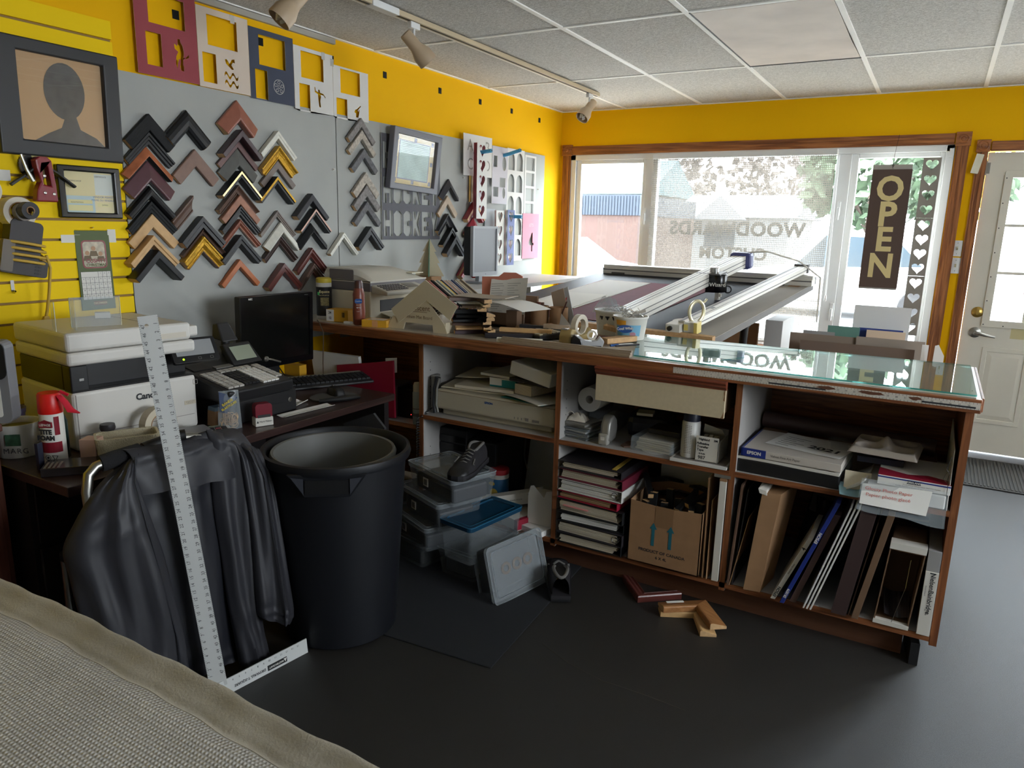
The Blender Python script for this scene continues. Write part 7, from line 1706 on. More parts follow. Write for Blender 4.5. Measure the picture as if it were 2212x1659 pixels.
obj('brand_badge', MB().at(Tl).prism([(-.02, .125), (.02, .125), (.02, .142), (.0, .150), (-.02, .142)], -.006, 0), 'stapler_red', t)
obj('lettering', MB().at(Tl).text('LEPAGE', .0105, frameZ(0, .1335, .0004), bold=.0003, lift=0), 'paper_white', t)
obj('product_lettering', MB().at(Tl).text('TITE', .020, frameZ(0, .111, .0004), bold=.0012, lift=0).text('FOAM', .020, frameZ(0, .092, .0004), bold=.0012, lift=0), 'ink', t)
c = MB().at(Tl)
for k, x in enumerate((-.022, 0, .022)):
    if k < 2: c.plate(circ(x, .03, .009, 8), [circ(x, .03, .0075, 8)], 0, .0005); c.plate(circ(x, .03, .004, 8), [], 0, .0005)
    else: c.plate([(x - .01, .038), (x + .01, .038), (x, .02)], [[(x - .007, .0365), (x + .007, .0365), (x, .0235)]], 0, .0005)
obj('hazard_print', c, 'ink', t)
obj('side_stripes', MB().grid(4, 2, wrap(.0331, .0331, .10, .158, Ta + .75, Ta + 1.2)), 'stapler_red', t)
c = MB().tube([(.034, .012, .222), (.05, .02, .20), (.06, .028, .175), (.085, .04, .168)], [.012, .014, .016, .004], 7, flat=.4).tube([(.036, .014, .235), (.052, .03, .222)], .005, 6); obj('trigger', c, mat('trigger_red', (206, 22, 50), .35), t, smooth=50)
solo('glass_bottle', MB().lathe([(.022, 0), (.022, .12), (.012, .15), (.012, .19)], 20), mat('bottle_green', (20, 44, 40), .2), 'dark green bottle between the foam can and the printer', 'bottle', loc=(.575, 1.225, ZD), smooth=True)
t = thing('plastic_case', 'flat dark plastic box with white print in front of the foam can', 'case', (.735, 1.165, ZD), R(50))
obj('case', MB().box(-.075, -.045, 0, .075, .05, .026), mat('case_smoke', (52, 46, 48), .2), t, bevel=.002)
c = MB()
for k in range(4): c.box(-.068 + k * .012, -.04, .0262, -.062 + k * .012, .02, .0268)
obj('lettering', c, 'tape_grey', t)
slab('utility_tool', 'dark utility blade holder standing at the left of the foam can', 'tool', (.645, 1.12, ZD), (.012, .02, .085), 'navy_plastic', 20)
t = thing('woven_basket', 'small cream woven basket at the front of the printer', 'basket', (.735, 1.345, ZD), R(62))
b = rrect(-.085, -.05, .085, .05, .02); bi = rrect(-.078, -.043, .078, .043, .015)
c = MB()
for k in range(9): c.plate([(x * (1 + k * .012), y * (1 + k * .012)) for x, y in b], [[(x * (1 + k * .012), y * (1 + k * .012)) for x, y in bi]], k * .0085, k * .0085 + .008)
c.prism(b, 0, .004); obj('weave', c, mat('basket_cream', (206, 196, 166), .9, bump=(300, .6)), t)
slab('cream_box', 'pinkish carton beside the woven basket', 'box', (.69, 1.255, ZD), (.05, .05, .075), mat('carton_pink', (196, 160, 140), .7), 30)
solo('black_disc', MB().lathe([(.022, 0), (.024, .008), (.022, .02), (0, .021)], 20), 'dark_cover', 'black ridged jar lid by the printer front', 'lid', loc=(.648, 1.335, ZD + .076), smooth=True)
slab('dark_jar', 'small dark jar under the ridged lid', 'jar', (.648, 1.335, ZD), (.035, .035, .075), 'dark_cover', 0, bevel=.008)
roll('tape_roll', 'large roll of pale masking tape standing before the printer', 1.50, ZD + .0625, .655, .69, .062, .04, 'pages', 'card_brown')
slab('tape_case', 'pale grey case lying under the jacket collar', 'case', (.76, 1.56, ZD), (.14, .15, .035), 'device_grey', 70, bevel=.006)
t = thing('small_box', 'tan cardboard pyramid box with a blue-grey top beside the register', 'box', (.655, 1.752, ZD), R(84))
obj('body', MB().box(-.026, -.026, 0, .026, .026, .058, taper=.003), 'kraft', t)
obj('top_band', MB().box(-.023, -.023, .058, .023, .023, .072, taper=.002), mat('band_blue', (96, 118, 136), .7), t)
# cash register
t = thing('cash_register', 'black cash register with pale keys and a lit grey display', 'cash register')
obj('drawer', MB().box(.30, 1.785, ZD, .72, 2.085, .8148), 'register_black', t, bevel=.004)
obj('drawer_front', MB().box(.72, 1.788, ZD + .006, .728, 2.08, .81), 'register_black', t, bevel=.002)
obj('cash_slot', MB().box(.7275, 1.95, .765, .7288, 2.02, .768), 'black', t)
obj('lock', MB().at(frameX(.728, 2.045, .772)).lathe([(.010, 0), (.010, .003), (.006, .004), (0, .004)], 18), 'nickel', t, smooth=True)
c = MB().hexa([(.34, 1.735, .815), (.74, 1.735, .815), (.74, 2.06, .815), (.34, 2.06, .815)], [(.36, 1.74, .935), (.755, 1.735, .86), (.755, 2.045, .86), (.36, 2.05, .935)]); obj('housing', c, 'register_black', t, bevel=.008)
def keyfield(y0, y1, u0, u1, ny, nu, name, m_):
    T_ = frame((.755, 1.735, .861), (0, 1, 0), (-.395, 0, .075)); c = MB().at(T_)
    for i in range(ny):
        for j in range(nu):
            a = y0 + (y1 - y0) * i / ny; b = u0 + (u1 - u0) * j / nu
            c.box(a, b, 0, a + (y1 - y0) / ny * .86, b + (u1 - u0) / nu * .82, .007)
    obj(name, c, m_, t)
keyfield(.02, .095, .03, .20, 3, 6, 'department_keys', 'key_pale'); keyfield(.10, .17, .035, .17, 4, 5, 'number_keys', 'register_black'); keyfield(.10, .25, .175, .205, 6, 1, 'top_keys', 'key_pale')
keyfield(.175, .255, .02, .17, 4, 6, 'price_keys', 'paper_white'); keyfield(.262, .295, .05, .20, 2, 5, 'total_keys', 'key_pale')
T_ = frame((.755, 1.735, .861), (0, 1, 0), (-.395, 0, .075))
obj('receipt_slot', MB().at(T_).box(.03, .24, 0, .11, .30, .002), 'black', t)
obj('receipt_cover', MB().at(T_).box(.12, .225, 0, .2, .25, .004), 'silver_grey', t)
c = MB().hexa([(.50, 1.94, .905), (.535, 1.94, .905), (.535, 2.085, .905), (.50, 2.085, .905)], [(.44, 1.945, .975), (.465, 1.945, .983), (.465, 2.075, .983), (.44, 2.075, .975)]); obj('display_head', c, 'register_black', t, bevel=.004)
Td = frame((.5362, 1.95, .908), (0, 1, 0), (-.07, 0, .078))
obj('display', MB().at(Td).box(.012, .018, 0, .115, .085, .001), mat('lcd_pale', (150, 158, 140), .25), t)
c = MB().tube([(.40, 2.01, .93), (.40, 2.01, 1.0)], .018, 12); obj('pole', c, 'register_black', t, smooth=True)
c = MB().hexa([(.36, 1.975, .995), (.43, 1.975, .985), (.43, 2.055, .985), (.36, 2.055, .995)], [(.355, 1.985, 1.055), (.385, 1.985, 1.06), (.385, 2.045, 1.06), (.355, 2.045, 1.055)]); obj('customer_display', c, 'register_black', t, bevel=.006)
c = MB().tube([(.52, 2.12, .905), (.53, 2.14, .90), (.56, 2.16, .89)], .004, 6).at(frameX(.52, 2.115, .905)).lathe([(.012, 0), (.012, .005), (.006, .01)], 12); obj('key', c, 'nickel', t, smooth=True)
obj('key_plate', MB().at(T_).box(.29, .24, 0, .32, .27, .006), 'silver_grey', t, bevel=.002)
t = thing('computer_monitor', 'large black monitor switched off, between the register and the counter', 'monitor', (.295, 2.385, ZD), R(0), rot=(0, R(2), R(-1)))
obj('housing', MB().at(frameX(0, 0, 0)).plate(rrect(-.212, .09, .212, .425, .005), [], -.035, -.004), 'black', t, bevel=.006)
obj('bezel', MB().at(frameX(0, 0, 0)).plate(rrect(-.212, .09, .212, .425, .005), [rect(-.19, .118, .19, .405)], -.004, .006), 'black_gloss', t)
obj('screen', MB().at(frameX(0, 0, 0)).box(-.19, .118, -.004, .19, .405, .001), mat('screen_dark', (18, 19, 18), .18), t)
obj('brand_lettering', MB().at(frameX(.0062, -.16, .4145)).text('NEC', .011, frameZ(0, 0, 0), bold=.0005), 'card_white', t)
obj('model_lettering', MB().at(frameX(.0062, .17, .4145)).text('MultiSync', .006, frameZ(0, 0, 0)), 'silver_grey', t)
obj('stand', MB().box(-.08, -.04, .01, -.04, .04, .2).box(-.13, -.12, 0, .06, .12, .014), 'black', t, bevel=.003)
t = thing('keyboard', 'black computer keyboard with a pale top strip on the desk', 'keyboard', (.475, 2.525, ZD), R(64))
def kbp(u, v): return ((u - .5) * .46, (v - .5) * .19, .012 + .012 * v)
obj('case', MB().hexa([(-.20, -.085, 0), (.20, -.085, 0), (.20, .09, 0), (-.20, .09, 0)], [(-.20, -.085, .012), (.20, -.085, .012), (.20, .09, .03), (-.20, .09, .03)]), 'register_black', t, bevel=.005)
Tk = frame((-.20, -.085, .0122), (1, 0, 0), (0, .175, .018))
obj('media_strip', MB().at(Tk).box(.005, .145, 0, .395, .172, .0015), mat('strip_grey', (150, 146, 132), .4), t)
c = MB().at(Tk)
for r_ in range(5):
    for k in range(17): c.box(.008 + k * .0228, .032 + r_ * .0212, 0, .008 + k * .0228 + .019, .032 + r_ * .0212 + .017, .008)
obj('keys', c, 'black', t)
c = MB().at(Tk)
for k in range(9): c.plate(circ(.04 + k * .02, .158, .005, 10, .003), [], .0015, .003)
obj('media_keys', c, 'black', t)
t = thing('mouse_mat', 'grey mouse mat with a black wrist rest on the desk', 'mouse mat', (.695, 2.33, ZD), R(64))
obj('mat', MB().plate(circ(0, 0, .105, 28, .085), [], 0, .004), mat('mat_grey', (92, 90, 88), .8), t)
obj('wrist_rest', MB().tube([(-.09, -.07, .008), (-.03, -.088, .012), (.03, -.088, .012), (.09, -.07, .008)], [.012, .017, .017, .012], 12, flat=.7), 'black', t, smooth=True)
t = thing('computer_mouse', 'black computer mouse on the grey mouse mat', 'mouse', (.675, 2.365, ZD + .0045), R(70))
obj('shell', MB().grid(16, 12, lambda u, v: ((v - .5) * .058 * (1 - .25 * (2 * u - 1) ** 2), (u - .5) * .105, .036 * max(0, (1 - (2 * v - 1) ** 4)) ** .5 * max(0, (1 - (2 * u - 1) ** 4)) ** .5)), 'black', t, smooth=True)
obj('scroll_wheel', MB().at(M(((0, 0, 1, -.003), (1, 0, 0, .028), (0, 1, 0, .03), (0, 0, 0, 1)))).lathe([(.008, 0), (.008, .006)], 14), 'silver_grey', t)
sheets('folded white receipt strip on the desk edge', (.775, 2.09, ZD), (.05, .26, .0012), 'paper_white', -4, .004)
sheets('crumpled white receipts between register and mouse mat', (.66, 2.15, ZD), (.05, .09, .003), 'paper_white', 20, .008)
t = thing('self_inking_stamp', 'dark red self-inking stamp standing on the desk edge', 'stamp', (.795, 1.845, ZD), R(68))
obj('grip', MB().at(frameY(0, .0, 0)).plate(rrect(-.032, .03, .032, .086, .012), [], -.018, .018), 'dark_red', t, bevel=.004)
obj('base', MB().box(-.034, -.021, 0, .034, .021, .034), 'card_white', t, bevel=.003)
obj('label_window', MB().at(frameY(0, -.0186, 0)).box(-.024, .032, 0, .024, .044, .0012), 'black', t)
obj('lettering', MB().at(frameY(0, -.0214, .018)).text('Mark Maker', .0095, frameZ(.004, 0, 0)).prism([(-.03, -.004), (-.022, -.004), (-.026, .005)], 0, .0006), 'ink', t)
t = thing('rubber_band_bag', 'clear bag of tan rubber bands with a blue header on the desk edge', 'bag', (.738, 1.742, ZD), R(62))
c = MB(); q = random.Random(6)
for k in range(26):
    cx, cz, r_ = q.uniform(-.025, .025), q.uniform(.016, .05), q.uniform(.012, .026); a = q.uniform(0, 3); b_ = q.uniform(-.012, .012)
    c.tube([(cx + r_ * math.cos(s) * math.cos(a) * .8, b_ + r_ * .35 * math.cos(s) * math.sin(a), max(.003, cz + r_ * math.sin(s) * .7)) for s in [i * PI / 7 for i in range(14)]], .0016, 5, closed=True)
o_ = obj('rubber_bands', c, mat('rubber_tan', (206, 168, 124), .6), t); o_['kind'] = 'stuff'
obj('bag', MB().grid(10, 10, lambda u, v: ((u - .5) * (.085 - .015 * v), -.022 * math.sin(PI * u) * (1 - v) ** .6 - .002, .145 * v)).grid(10, 10, lambda u, v: ((u - .5) * (.085 - .015 * v), .022 * math.sin(PI * u) * (1 - v) ** .6 + .002, .145 * v)), 'clear_plastic', t, fix=False, smooth=True)
obj('header', MB().hexa([(-.034, -.012, .07), (-.012, -.014, .062), (-.012, -.009, .062), (-.034, -.008, .07)], [(-.034, -.006, .143), (.03, -.006, .118), (.03, -.002, .118), (-.034, -.002, .143)]), mat('header_blue', (24, 50, 90), .5), t)
Th = frame((.0, -.0122, .098), (.8, 0, .45), (-.45, .08, .8))
obj('lettering', MB().at(Th).text('BANDS', .013, frameZ(-.004, .008, .002), bold=.0005).text('ELASTIQUES', .011, frameZ(-.006, -.006, .002), bold=.0005), 'cap_yellow', t)
t = calculator('white calculator with dark keys in front of the rubber bands', (.735, 1.655, ZD + .0355 - .0355), (.15, .10, .016), 64, 'dark_cover', m_='white_plastic')
# envelopes against the counter end
t = thing('file_holder', 'crimson folder with papers leaning under the countertop', 'folder', (.53, 2.745, .529), rot=(R(-4), R(-3), 0))
obj('folder', MB().at(frameY(0, 0, 0)).plate([(-.2, 0), (.18, 0), (.17, .285), (.05, .268), (-.2, .24)], [], 0, .012), 'crimson', t)
obj('papers', MB().at(frameY(0, -.004, 0)).plate([(-.19, .05), (.15, .05), (.15, .262), (.02, .248), (-.19, .23)], [], 0, .004).at(frameY(0, -.004, 0)).plate([(.11, .215), (.18, .225), (.18, .298), (.11, .292)], [], -.012, -.009), 'paper_white', t)
sheets('white envelopes lying behind the keyboard', (.32, 2.62, ZD), (.26, .10, .02), 'paper_white', 8, .003) if False else slab('envelope', 'white envelopes standing behind the keyboard', 'paper', (.30, 2.80, .5287), (.32, .02, .29), 'paper_white', 2, rx=8)
slab('yellow_box', 'small yellow box behind the big monitor', 'box', (.22, 2.56, ZD), (.10, .05, .06), 'box_yellow', 4)
slab('shelf_stack', 'pile of pale folders by the end of the desk', 'paper', (.60, 2.86, .5287), (.14, .13, .16), 'card_greyish' if 'card_greyish' in MATS else mat('card_greyish', (120, 108, 100), .7), 3)
solo('monitor_cable', MB().tube([(.24, 2.70, .99), (.30, 2.655, .985), (.335, 2.645, .94), (.37, 2.60, .80), (.40, 2.57, .73)], .0028, 6), 'cord_brown' if 'cord_brown' in MATS else mat('cord_brown', (84, 66, 50), .6), 'thin brown cable hanging over the counter edge behind the monitor', 'cable', smooth=True)
solo('keyboard_cable', MB().tube([(.36, 2.40, .725), (.30, 2.45, .726), (.24, 2.47, .74), (.25, 2.42, .80)], .003, 6), 'black', 'black cable looping behind the keyboard', 'cable', smooth=True)
# ================================================================= ON THE FLOOR
mat('rug_dark', (38, 40, 44), .98, var=(500, .5), bump=(500, .8)); mat('bin_black', (16, 18, 24), .5); mat('bin_grey', (104, 104, 100), .55); mat('tote_clear', (150, 158, 162), .3, alpha=.26, spec=.5); mat('tote_lid', (180, 188, 192), .3, alpha=.30); mat('tote_blue', (14, 62, 90), .35, alpha=.88); mat('rim_highlight', (150, 156, 160), .3, alpha=.75); mat('rim_highlight_blue', (40, 96, 124), .35); mat('shoe_black', (36, 34, 38), .7); mat('shoe_grey', (104, 102, 98), .7)  # rim colours are paler, a highlight painted on the lid rims
solo('floor_mat', MB().prism([(.95, 1.85), (1.35, 1.872), (1.792, 1.905), (1.733, 2.772), (.93, 2.772)], .0, .006), 'rug_dark', 'dark charcoal mat on the carpet in front of the counter', 'mat', bevel=.002)
t = thing('trash_bin', 'large black round bin with a grey liner bin inside, beside the desk', 'bin', (1.152, 1.862, .0065))
obj('body', MB().lathe([(.20, 0), (.206, .006), (.243, .60), (.248, .655), (.262, .66), (.266, .672), (.262, .69), (.25, .692), (.243, .684), (.236, .60), (.2, .012), (0, .012)], 56), 'bin_black', t, smooth=40)
Th = M.Rotation(R(36), 4, 'Z')
c = MB().at(Th @ frameY(0, -.247, 0)).prism([(-.075, .59), (.075, .59), (.13, .668), (-.13, .668)], -.012, .004); obj('handle_pad', c, 'bin_black', t, bevel=.003)
c = MB().at(Th @ frameY(0, -.2535, 0)).prism([(-.115, .66), (-.075, .60), (-.075, .655)], 0, .002).prism([(.115, .66), (.075, .655), (.075, .60)], 0, .002); obj('handle_bracket', c, mat('bracket_grey', (58, 60, 68), .5), t)
obj('handle_recess', MB().at(Th @ frameY(0, -.2535, 0)).box(-.07, .603, 0, .07, .65, .003), 'black', t)
t = thing('liner_bin', 'grey plastic bin nested in the large black one', 'bin', (1.147, 1.854, .03))
obj('shell', MB().lathe([(.17, 0), (.174, .006), (.210, .620), (.219, .628), (.223, .645), (.217, .657), (.208, .655), (.202, .62), (.168, .012), (0, .012)], 56), 'bin_grey', t, smooth=40)
sheets('pale scrap of card inside the grey bin', (1.20, 1.95, .40), (.10, .16, .004), 'kraft', 30, .01, rx=40)
solo('grey_board', MB().at(frameY(0, 0, 0)).prism([(-.12, 0), (.13, 0), (.13, .63), (.07, .685), (-.10, .615)], -.006, .006), mat('black_board', (60, 60, 62), .6), 'grey board standing behind the black bin', 'board', loc=(.878 + .0, 2.305, .0065), rot=(0, 0, 0))
def tote(lab, c, rz, d=(.34, .235, .118), lid='tote_lid', body='tote_clear', fill='dark_cover', rot=None, label=True):
    t = thing('storage_box', lab, 'storage box', c, R(rz), 'plastic shoe boxes on the floor', rot=rot)
    w, l, h = d
    b = MB(); k = .012; z0, z1 = 0, h - .016
    for a in (0, 1):
        e = .0018 * a
        p = [(-w / 2 + k + e, -l / 2 + k + e), (w / 2 - k - e, -l / 2 + k + e), (w / 2 - k - e, l / 2 - k - e), (-w / 2 + k + e, l / 2 - k - e)]
    q0 = rrect(-w / 2 + .016, -l / 2 + .016, w / 2 - .016, l / 2 - .016, .015); q1 = rrect(-w / 2 + .004, -l / 2 + .004, w / 2 - .004, l / 2 - .004, .018)
    n_ = len(q0); A = [b.v((*p, z0)) for p in q0]; B = [b.v((*p, z1)) for p in q1]
    for i in range(n_): b.f([A[i], A[(i + 1) % n_], B[(i + 1) % n_], B[i]])
    b.f(A[::-1]); obj('box', b, body, t, smooth=50)
    c2 = MB().plate(rrect(-w / 2, -l / 2, w / 2, l / 2, .02), [rrect(-w / 2 + .022, -l / 2 + .022, w / 2 - .022, l / 2 - .022, .014)], h - .018, h).plate(rrect(-w / 2 + .022, -l / 2 + .022, w / 2 - .022, l / 2 - .022, .014), [], h - .009, h - .006)
    obj('lid', c2, lid, t, bevel=.002)
    obj('lid_rim_highlight', MB().tube([(x, y, h) for x, y in rrect(-w / 2, -l / 2, w / 2, l / 2, .02)], .0022, 6, closed=True).tube([(x, y, h) for x, y in rrect(-w / 2 + .022, -l / 2 + .022, w / 2 - .022, l / 2 - .022, .014)], .0012, 6, closed=True), 'rim_highlight_blue' if lid == 'tote_blue' else 'rim_highlight', t, smooth=True)  # pale lines along the lid edges paint in a highlight
    if fill: obj('contents', MB().box(-w / 2 + .03, -l / 2 + .03, .004, w / 2 - .03, l / 2 - .03, h * .6), fill, t, bevel=.01)
    if label:
        obj('barcode_label', MB().at(frameY(-.03, -l / 2 + .006, h * .5)).box(-.018, -.018, 0, .018, .018, .0012), 'card_white', t)
        obj('label_print', MB().at(frameY(-.03, -l / 2 + .0045, h * .5)).box(-.011, -.012, 0, .011, .012, .0006), 'fax_grey', t)
    return t
zf = .0068
tote('clear shoe box at the very bottom of the left stack, by the bin', (1.045, 2.50, zf), -14, (.30, .235, .116), label=False)
tote('clear shoe box with a loose lid, second from the bottom of the left stack', (1.13, 2.455, zf + .121), -24, (.33, .235, .108))
tote('clear shoe box third from the bottom, below the one with the shoe', (1.185, 2.45, zf + .232), -22)
tote('clear shoe box with a dark shoe on its lid, top of the left stack', (1.255, 2.44, zf + .354), -20)
tote('wide clear box at floor level under the blue-lidded one', (1.335, 2.54, zf), -4, (.21, .34, .118), label=False)
tote('taller clear box with a blue lid', (1.402, 2.455, zf + .122), -9, (.182, .34, .168), lid='tote_blue', fill=None, label=False)
e1 = V((.30, .955, .05)).normalized(); e2 = V((-.24, .02, .97)); e2 = (e2 - e1 * e2.dot(e1)).normalized(); n3 = e1.cross(e2)
T3 = M(((e1.x, e2.x, n3.x, 0), (e1.y, e2.y, n3.y, 0), (e1.z, e2.z, n3.z, 0), (0, 0, 0, 1)))
t = tote('clear box tipped on its side so that its lid faces the room', (0, 0, 0), 0, (.30, .235, .118), fill='desk_side', label=True)
ctr = V((1.61, 2.41, .125)) - n3 * .118
t.matrix_basis = M.Translation(ctr) @ T3
c = MB()
for x in (-.06, .0, .06): c.plate(circ(x, .01, .026, 20), [circ(x, .01, .014, 16)], .1125, .1132)
obj('disc_pattern', c, 'tape_grey', t)
def shoe(lab, c, rz, rot=None):
    t = thing('shoe', lab, 'shoe', c, R(rz), 'pair of dark shoes', rot=rot)
    def sec(s):   # half width, height along the shoe, heel s=0 .. toe s=1
        w = .030 + .012 * math.sin(min(1, s * 1.25) * PI * .62) + .006 * math.exp(-((s - .68) / .16) ** 2); w *= 1 if s < .86 else math.sqrt(max(.02, 1 - ((s - .86) / .145) ** 2))
        h = .088 - .004 * s if s < .38 else (.0865 - (s - .38) * .10 if s < .75 else .0495 * math.sqrt(max(.05, 1 - ((s - .75) / .27) ** 2)))
        return w, h
    def up(u, v):
        w, h = sec(u); a = PI * v; y = (u - .5) * .28
        return (w * math.cos(a), y + (.006 if u < .05 else 0), .018 + max(0, h - .018) * math.sin(a) ** .6)
    obj('upper', MB().grid(28, 14, up), 'shoe_black', t, smooth=60)
    pts = []; n_ = 26
    for i in range(n_): s = i / (n_ - 1); pts.append((sec(s)[0] + .004, (s - .5) * .285))
    out = pts + [(-x, y) for x, y in reversed(pts)]
    obj('outsole', MB().prism(out, 0, .009), 'black', t)
    obj('midsole', MB().prism([(x * 1.01, y) for x, y in out], .009, .022), 'shoe_black', t)
    obj('opening', MB().at(M.Translation((0, -.078, .0865)) @ M.Rotation(R(-3), 4, 'X')).plate(circ(0, 0, .024, 20, .050), [], 0, .003), 'black', t)
    obj('collar', MB().tube([(.025 * math.cos(a), -.078 + .052 * math.sin(a), .088 - .006 * math.sin(a) + .008 * math.cos(2 * a)) for a in [i * PI / 12 for i in range(24)]], .006, 8, closed=True), 'shoe_grey', t, smooth=True)
    c2 = MB()
    for k in range(5):
        y = -.018 + k * .017; z = .086 - k * .008
        c2.tube([(-.02, y, z - .004), (0, y + .006, z + .006), (.02, y, z - .004)], .0028, 6)
    obj('laces', c2, 'shoe_grey', t, smooth=True)
    obj('toe_cap', MB().grid(10, 10, lambda u, v: (lambda p: (p[0] * 1.03, p[1] + .002, p[2] * 1.02 + .001))(up(.84 + .16 * u, v))), 'black', t, smooth=60)
    obj('side_stripe', MB().tube([(.040, .02, .03), (.041, .05, .05), (.036, .02, .062)], .003, 6).tube([(-.040, .02, .03), (-.041, .05, .05), (-.036, .02, .062)], .003, 6), 'shoe_grey', t, smooth=True)
    return t
shoe('dark shoe resting on the lid of the top shoe box', (1.355, 2.42, zf + .4735), 190)
shoe('dark shoe on the floor mat beside the tipped box', (1.715, 2.575, zf + .0005), 30).scale = (1.15, 1.15, 1.15)
# loose corners on the carpet
solo('corner_offcut', chev_bm(.19, .05, .03, 'ogee'), ['moulding_mahog', 'raw_wood'], 'dark red moulding corner lying on the carpet by the toe kick', 'frame sample', loc=(2.06, 2.605, .0005), rot=(0, R(-90), R(86)), bevel=.0015)
solo('corner_offcut', chev_bm(.19, .062, .024, 'rev'), ['moulding_maple', 'raw_wood'], 'pale wood corner underneath the other on the carpet', 'frame sample', loc=(2.315, 2.692, .0005), rot=(0, R(-90), R(-108)), bevel=.0015)
t = thing('corner_offcut', 'tan wood corner with a white sticker, on top of another on the carpet', 'frame sample', (2.305, 2.715, .026), rot=(0, R(-90), R(-97)))
obj('moulding', chev_bm(.20, .066, .026, 'rev'), [mat('wood_tan', (176, 124, 76), .45, wood=('y', 2), col2=(150, 100, 58)), 'raw_wood'], t, bevel=.0015)
obj('sticker', MB().at(frame((.0262, -.075, -.118), (0, .707, .707), (0, -.707, .707))).box(-.04, -.006, -.001, .03, .006, .0012), 'paper_white', t)
c = MB().box(3.16, 5.05, .0005, 4.1, 5.72, .008)
for i in range(46): c.box(3.17 + i * .02, 5.07, .008, 3.18 + i * .02, 5.70, .012)
solo('door_mat', c, mat('mat_rubber', (52, 52, 50), .9), 'grey ribbed rubber mat inside the white door', 'mat')
c = MB().tube([(1.866, 2.138, .001), (2.0, 2.08, .001), (2.141, 2.05, .001), (2.3, 2.052, .001), (2.428, 2.046, .001)], .0008, 5)
solo('loose_thread', c, mat('thread_grey', (84, 80, 74), .8), 'frayed seam thread across the carpet', 'thread')
# ---------- tubular frame with the jacket over it, and the T-square
mat('jacket_grey', (48, 48, 53), .5, var=(9, .06), spec=.4); mat('jacket_dark', (30, 31, 38), .5)
t = thing('tubular_chair', 'steel tube chair with a black foam grip, hidden under the grey jacket', 'chair')
c = MB().tube([(.955, 1.10, .03), (.945, 1.09, .60), (.94, 1.088, .72), (.935, 1.10, .765), (.932, 1.125, .783), (.935, 1.16, .79), (.95, 1.261, .80), (.965, 1.375, .815), (.975, 1.46, .80), (.985, 1.50, .70), (.99, 1.51, .03)], .0145, 12)
obj('frame', c, 'nickel', t, smooth=True)
obj('cross_bar', MB().tube([(.952, 1.10, .22), (.985, 1.51, .22)], .012, 10).tube([(.95, 1.10, .45), (.985, 1.51, .45)], .012, 10), 'nickel', t, smooth=True)
obj('foam_grip', MB().tube([(.93, 1.14, .787), (.938, 1.18, .792), (.948, 1.25, .80)], [.024, .026, .024], 16), mat('foam_black', (30, 30, 33), .95, bump=(500, .4)), t, smooth=True)
obj('grip_end', MB().tube([(.95, 1.26, .806), (.963, 1.36, .822), (.978, 1.385, .824)], .017, 12), 'black', t, smooth=True)
obj('seat', MB().box(.68, 1.12, .42, .955, 1.49, .46), 'foam_black', t, bevel=.012)
for y in (1.13, 1.48): obj('leg', MB().tube([(.70, y, 0), (.70, y, .43)], .0125, 10), 'nickel', t, smooth=True)
LEFT = [((0.955, 1.200, 0.785), (0.985, 1.226, 0.806)), ((0.950, 1.106, 0.723), (1.000, 1.204, 0.738)), ((0.950, 1.039, 0.645), (1.040, 1.213, 0.605)), ((0.940, 1.006, 0.573), (1.060, 1.227, 0.501)), ((0.950, 1.010, 0.490), (1.080, 1.237, 0.367)), ((0.970, 1.010, 0.411), (1.090, 1.251, 0.240)), ((0.980, 1.020, 0.308), (1.100, 1.251, 0.132)), ((.985, 1.03, .24), (1.10, 1.25, .07))]
BODY = [((0.955, 1.205, 0.79), (0.985, 1.475, 0.822)), ((0.965, 1.19, 0.716), (0.985, 1.478, 0.709)), ((0.985, 1.20, 0.582), (1.000, 1.469, 0.556)), ((1.000, 1.21, 0.473), (1.020, 1.467, 0.398)), ((1.010, 1.22, 0.318), (1.030, 1.467, 0.237)), ((1.020, 1.22, 0.162), (1.035, 1.476, 0.067)), ((1.02, 1.22, 0.062), (1.04, 1.479, 0.02))]
FRONT = [((0.990, 1.452, 0.826), (1.000, 1.575, 0.772)), ((1.000, 1.448, 0.717), (1.030, 1.617, 0.643)), ((1.020, 1.437, 0.567), (1.050, 1.593, 0.471)), ((1.040, 1.438, 0.411), (1.070, 1.565, 0.300)), ((1.060, 1.436, 0.253), (1.090, 1.544, 0.159)), ((1.080, 1.444, 0.095), (1.100, 1.550, 0.055)), ((1.085, 1.45, 0.02), (1.10, 1.555, 0.015))]
SLEEVE = [((1.000, 1.520, 0.793), (1.040, 1.615, 0.727)), ((1.040, 1.527, 0.719), (1.080, 1.627, 0.617)), ((1.070, 1.524, 0.549), (1.110, 1.627, 0.456)), ((1.090, 1.516, 0.393), (1.130, 1.632, 0.288)), ((1.110, 1.504, 0.270), (1.150, 1.632, 0.162)), ((1.115, 1.502, 0.20), (1.150, 1.625, 0.13)), ((1.12, 1.512, 0.181), (1.147, 1.615, 0.118))]
